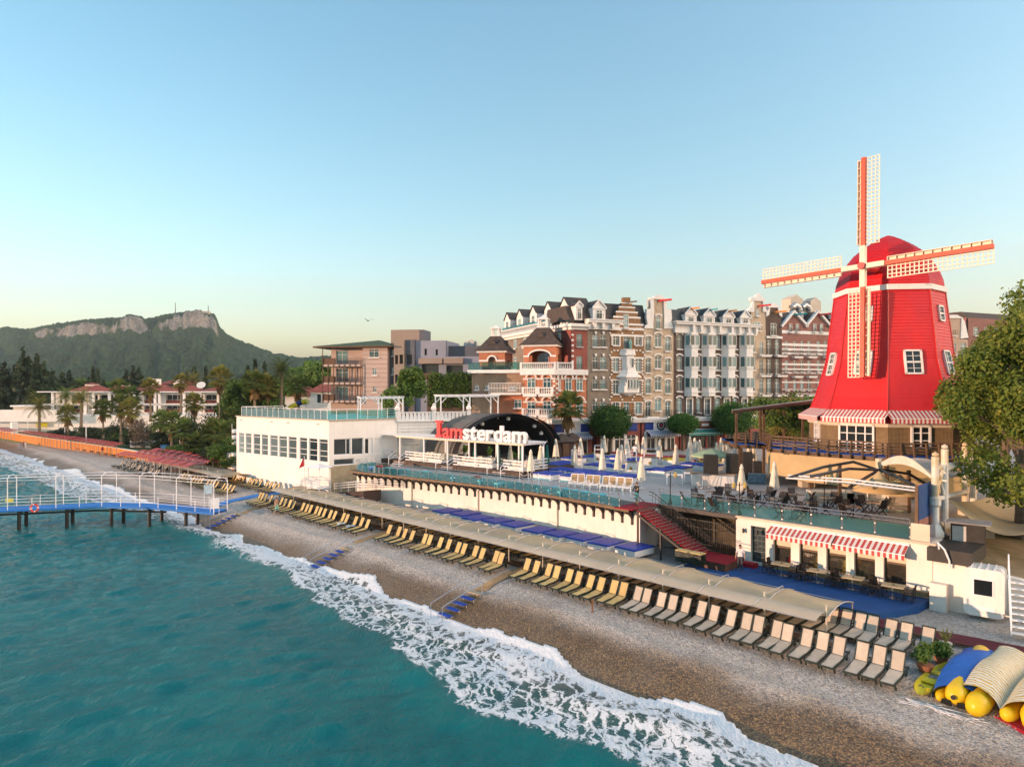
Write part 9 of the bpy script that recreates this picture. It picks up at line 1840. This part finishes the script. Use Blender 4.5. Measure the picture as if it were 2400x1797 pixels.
# ---- people
SKIN = M('skin', (.42,.24,.16), .6, .1, 4); HAIR = M('dark_hair', (.02,.014,.01), .6, .2, 6)
def person(label, loc, rz, shirt, legs, shoes=(.03,.03,.03), arms=((.02,-.05),(.03,-.03)), stride=.12, short=False, bare=False, lean=0., hgt=1.75, armp=None):
    t = thing('person', label, 'person', loc, rz); me = bpy.data.meshes.new('body'); ob = bpy.data.objects.new('body', me)
    J = {'pel':(0,0,.95,.15,.115),'spi':(0,-lean*.4,1.17,.14,.105),'che':(0,-lean,1.38,.165,.115),'nec':(0,-lean-.01,1.5,.055,.055),'hd0':(0,-lean-.03,1.575,.072,.085),'hd1':(0,-lean-.025,1.68,.075,.09)}
    for s, n in ((-1,'l'),(1,'r')):
        ax, ay = arms[0 if s < 0 else 1]; J['sh'+n] = (s*.185,-lean,1.42,.062,.062)
        if armp and armp.get(n): e, w_ = armp[n]
        else: e, w_ = (s*(.23+ax),.02-lean,1.15), (s*(.25+ax*1.1),ay-lean,.9)
        J['el'+n] = (*e,.045,.045); J['wr'+n] = (*w_,.03,.03); dv = (Vector(w_)-Vector(e)).normalized(); pw_ = Vector(w_)+dv*.08; J['pa'+n] = (*pw_,.042,.025)
        st = stride*s; J['hi'+n] = (s*.1,0,.9,.098,.1); J['kn'+n] = (s*.11,-.06-st*.4,.5,.062,.065); J['an'+n] = (s*.115,st*-.9+.02,.09,.04,.042); J['to'+n] = (s*.13,st*-.9-.15,.03,.04,.028)
    ks = list(J); E = [('pel','spi'),('spi','che'),('che','nec'),('nec','hd0'),('hd0','hd1')]
    for n in 'lr': E += [('che','sh'+n),('sh'+n,'el'+n),('el'+n,'wr'+n),('wr'+n,'pa'+n),('pel','hi'+n),('hi'+n,'kn'+n),('kn'+n,'an'+n),('an'+n,'to'+n)]
    sc_ = hgt/1.78; me.from_pydata([Vector(J[k][:3])*sc_ for k in ks], [(ks.index(a), ks.index(b)) for a, b in E], []); COL.objects.link(ob)
    ob.modifiers.new('s', 'SKIN'); sv = me.skin_vertices[0].data
    for i, k in enumerate(ks): sv[i].radius = (J[k][3]*sc_, J[k][4]*sc_)
    sv[0].use_root = True; sm = ob.modifiers.new('d', 'SUBSURF'); sm.levels = 2; sm.render_levels = 2
    dg = bpy.context.evaluated_depsgraph_get(); bm2 = bpy.data.meshes.new_from_object(ob.evaluated_get(dg)); bpy.data.objects.remove(ob); bm2.name = 'body'
    o = MB(); o.v = [tuple(v.co) for v in bm2.vertices]; o.f = [tuple(p.vertices) for p in bm2.polygons]; nb_ = len(o.f)
    for n, s in (('l',-1),('r',1)):
        pa = Vector(J['pa'+n][:3])*sc_; wr = Vector(J['wr'+n][:3])*sc_; d = (pa-wr).normalized(); sd2 = Vector((0,1,0)).cross(d).normalized() if abs(d.y) < .9 else Vector((1,0,0)); fw = d.cross(sd2)
        for j in range(4): b = pa+d*.02+fw*(.03-.02*j); e = b+d*(.07,.08,.075,.06)[j]*.6-sd2*s*.0; o.tube([b, b.lerp(e,.5), e+sd2*.015*-s], [.009,.009,.006], 5)
        b = pa-d*.03+fw*.035; o.tube([b, b+fw*.03+d*.02, b+fw*.04+d*.05], [.011,.01,.007], 5)
    hd = Vector(J['hd0'][:3])*sc_; o.tube([hd+Vector((0,-.075,.045)), hd+Vector((0,-.105,.02)), hd+Vector((0,-.08,.0))], [.01,.016,.01], 5)
    for s in (-1,1): o.tube([hd+Vector((s*.072,0,.06)), hd+Vector((s*.088,.01,.03)), hd+Vector((s*.072,0,0))], [.01,.018,.01], 5)
    mats = [SKIN, M('cloth_%.2f_%.2f_%.2f' % shirt, shirt, .85, .15, 5), M('cloth_%.2f_%.2f_%.2f' % legs, legs, .85, .15, 5), M('cloth_%.2f_%.2f_%.2f' % shoes, shoes, .6, .15, 5)]
    m = o.mesh('body', mats, True); idx = []
    for i, p in enumerate(m.polygons):
        c = p.center/sc_; mi = 0
        if i < nb_:
            if .93 < c.z < 1.47 and not bare and (abs(c.x) < .2 or (c.z > 1.2 and abs(c.x) < .3 and not armp)): mi = 1
            if c.z > 1.3 and c.z < 1.46 and abs(c.x) >= .2 and not bare: mi = 1
            if c.z <= .97 and c.z > (.45 if short else .1) and abs(c.x) < .21: mi = 2
            if c.z <= .1 and not bare: mi = 3
        idx.append(mi)
    m.polygons.foreach_set('material_index', idx); link('body', m, t)
    h0 = Vector(J['hd1'][:3])*sc_; hm = MB(); hm.grid(lambda u, v: (h0.x+.088*math.sin(math.pi*.52*v)*math.cos(6.2832*u), h0.y+.012+.1*math.sin(math.pi*.52*v)*math.sin(6.2832*u), h0.z-.025+.1*math.cos(math.pi*.52*v)-(.05*v*max(0, math.sin(6.2832*u)))), 16, 6); hm.build('hair', HAIR, t, smooth=True)
    for s in (-1,1): MB().lathe([(0,-.008),(.01,0),(0,.008)],6,hd+Vector((s*.032,-.083,.055))).build('eye', EYE, t)
    MB().box(-.022,-.006,-.004,.022,.004,.004).build('mouth', M('lips', (.3,.1,.08), .5, .1, 5), t, hd+Vector((0,-.083,-.025)))
    return t
p = PT(1735, 1338, 2.23); person('standing person in a white short sleeved shirt and dark trousers on the blue platform', (p.x, p.y, 2.225), RS+R(20), (.72,.68,.66), (.045,.05,.06), stride=.06)
p = PT(1493, 1184, ZP); person('person in a black shirt and teal shorts leaning on the promenade rail', (p.x, p.y, ZP+.012), RS+R(-15), (.02,.02,.022), (.05,.25,.27), short=True, stride=.04, armp={'l':((-.2,-.2,1.15),(-.05,-.4,1.12)),'r':((.22,-.18,1.15),(.08,-.42,1.12))})
p = PT(648, 1203, 1.5); person('bare chested person in mint green shorts walking among the loungers', (p.x, p.y, beach_z(0, toS(p)[1])+.03), R(70), (.4,.22,.14), (.2,.5,.42), short=True, bare=True, stride=.2, armp={'r':((.24,-.05,1.18),(.12,-.16,1.42))})
p = PT(1488, 1112, ZP); person('person in a white top behind the rail of the emblem pod', (p.x+.1, p.y+.55, ZP+1.31), R(160), (.75,.75,.76), (.03,.03,.05), stride=.03)
for i, (px, py, sh, lg, lab) in enumerate(((49,1047,(.1,.12,.25),(.15,.17,.3),'far person in dark blue by the shore, leftmost of three'),(55,1046,(.3,.12,.08),(.1,.09,.08),'far person in brown by the shore, middle of three'),(60,1047,(.75,.75,.78),(.6,.6,.62),'far person in white by the shore, rightmost of three'))): p = PT(px, py, 1.2); person(lab, (p.x, p.y, beach_z(0, toS(p)[1])+.02), R(-30+60*i), sh, lg)
p = PT(240, 1062, 2.2); person('far person with red top beside the loungers by the orange wall', (p.x, p.y, beach_z(0, toS(p)[1])+.02), R(40), (.5,.03,.04), (.5,.4,.3))
# bird
b_ = thing('bird', 'small dark bird gliding high above the hotels', 'bird', PD(863, 752, 90), R(30)); MB().tube([(0,-.35,0),(0,0,.03),(0,.4,0)], [.02,.09,.02], 6).build('body', EYE, b_)
for s in (-1,1): MB().add([(s*.05,-.1,.03),(s*.05,.15,.03),(s*.5,.1,.3),(s*.9,.3,.15),(s*.5,-.12,.3)], [(0,1,2,4),(4,2,3)]).build('wing', EYE, b_)
# small life on the loungers and the beach
for i, (idx, c) in enumerate(((44,(.5,.6,.68)),(45,(.75,.75,.75)))):
    a = a_at(ROW1[idx], 32.1); q = tag(MB().grid(lambda u, v: (-.28+.56*u, .5+.7*v, .34+.05*math.sin(7*u+4*v)), 6, 8).build('towel', M('towel_%d' % i, c, .95, .3, 6), None, SH(a, 30.45, beach_z(0, 31.3)), (R(7),0,RS)), '%s towel left on a yellow lounger by the middle path' % ('blue patterned' if i == 0 else 'white'), 'towel')
tag(MB().bar((0,0,-.2),(0,0,.75),.07).build('stake', M('rusty_stake', (.2,.08,.03), .9, .3, 5), None, PG(1388, 1436)), 'short rusty stake standing in the pebbles', 'stake')
# ---- hazy air over everything
hz_ = MB().box(-2600, -300, -8, 3200, 2600, 330); hm_ = bpy.data.materials.new('haze'); hm_.use_nodes = True; k = hm_.node_tree; k.nodes.remove(k.nodes['Principled BSDF']); pv = k.nodes.new('ShaderNodeVolumePrincipled'); pv.inputs['Density'].default_value = HAZE; pv.inputs['Color'].default_value = (.72,.85,.95,1); pv.inputs['Anisotropy'].default_value = .2; k.links.new(pv.outputs[0], k.nodes['Material Output'].inputs['Volume'])
if HAZE > 0: tag(hz_.build('haze', hm_), kind='stuff')
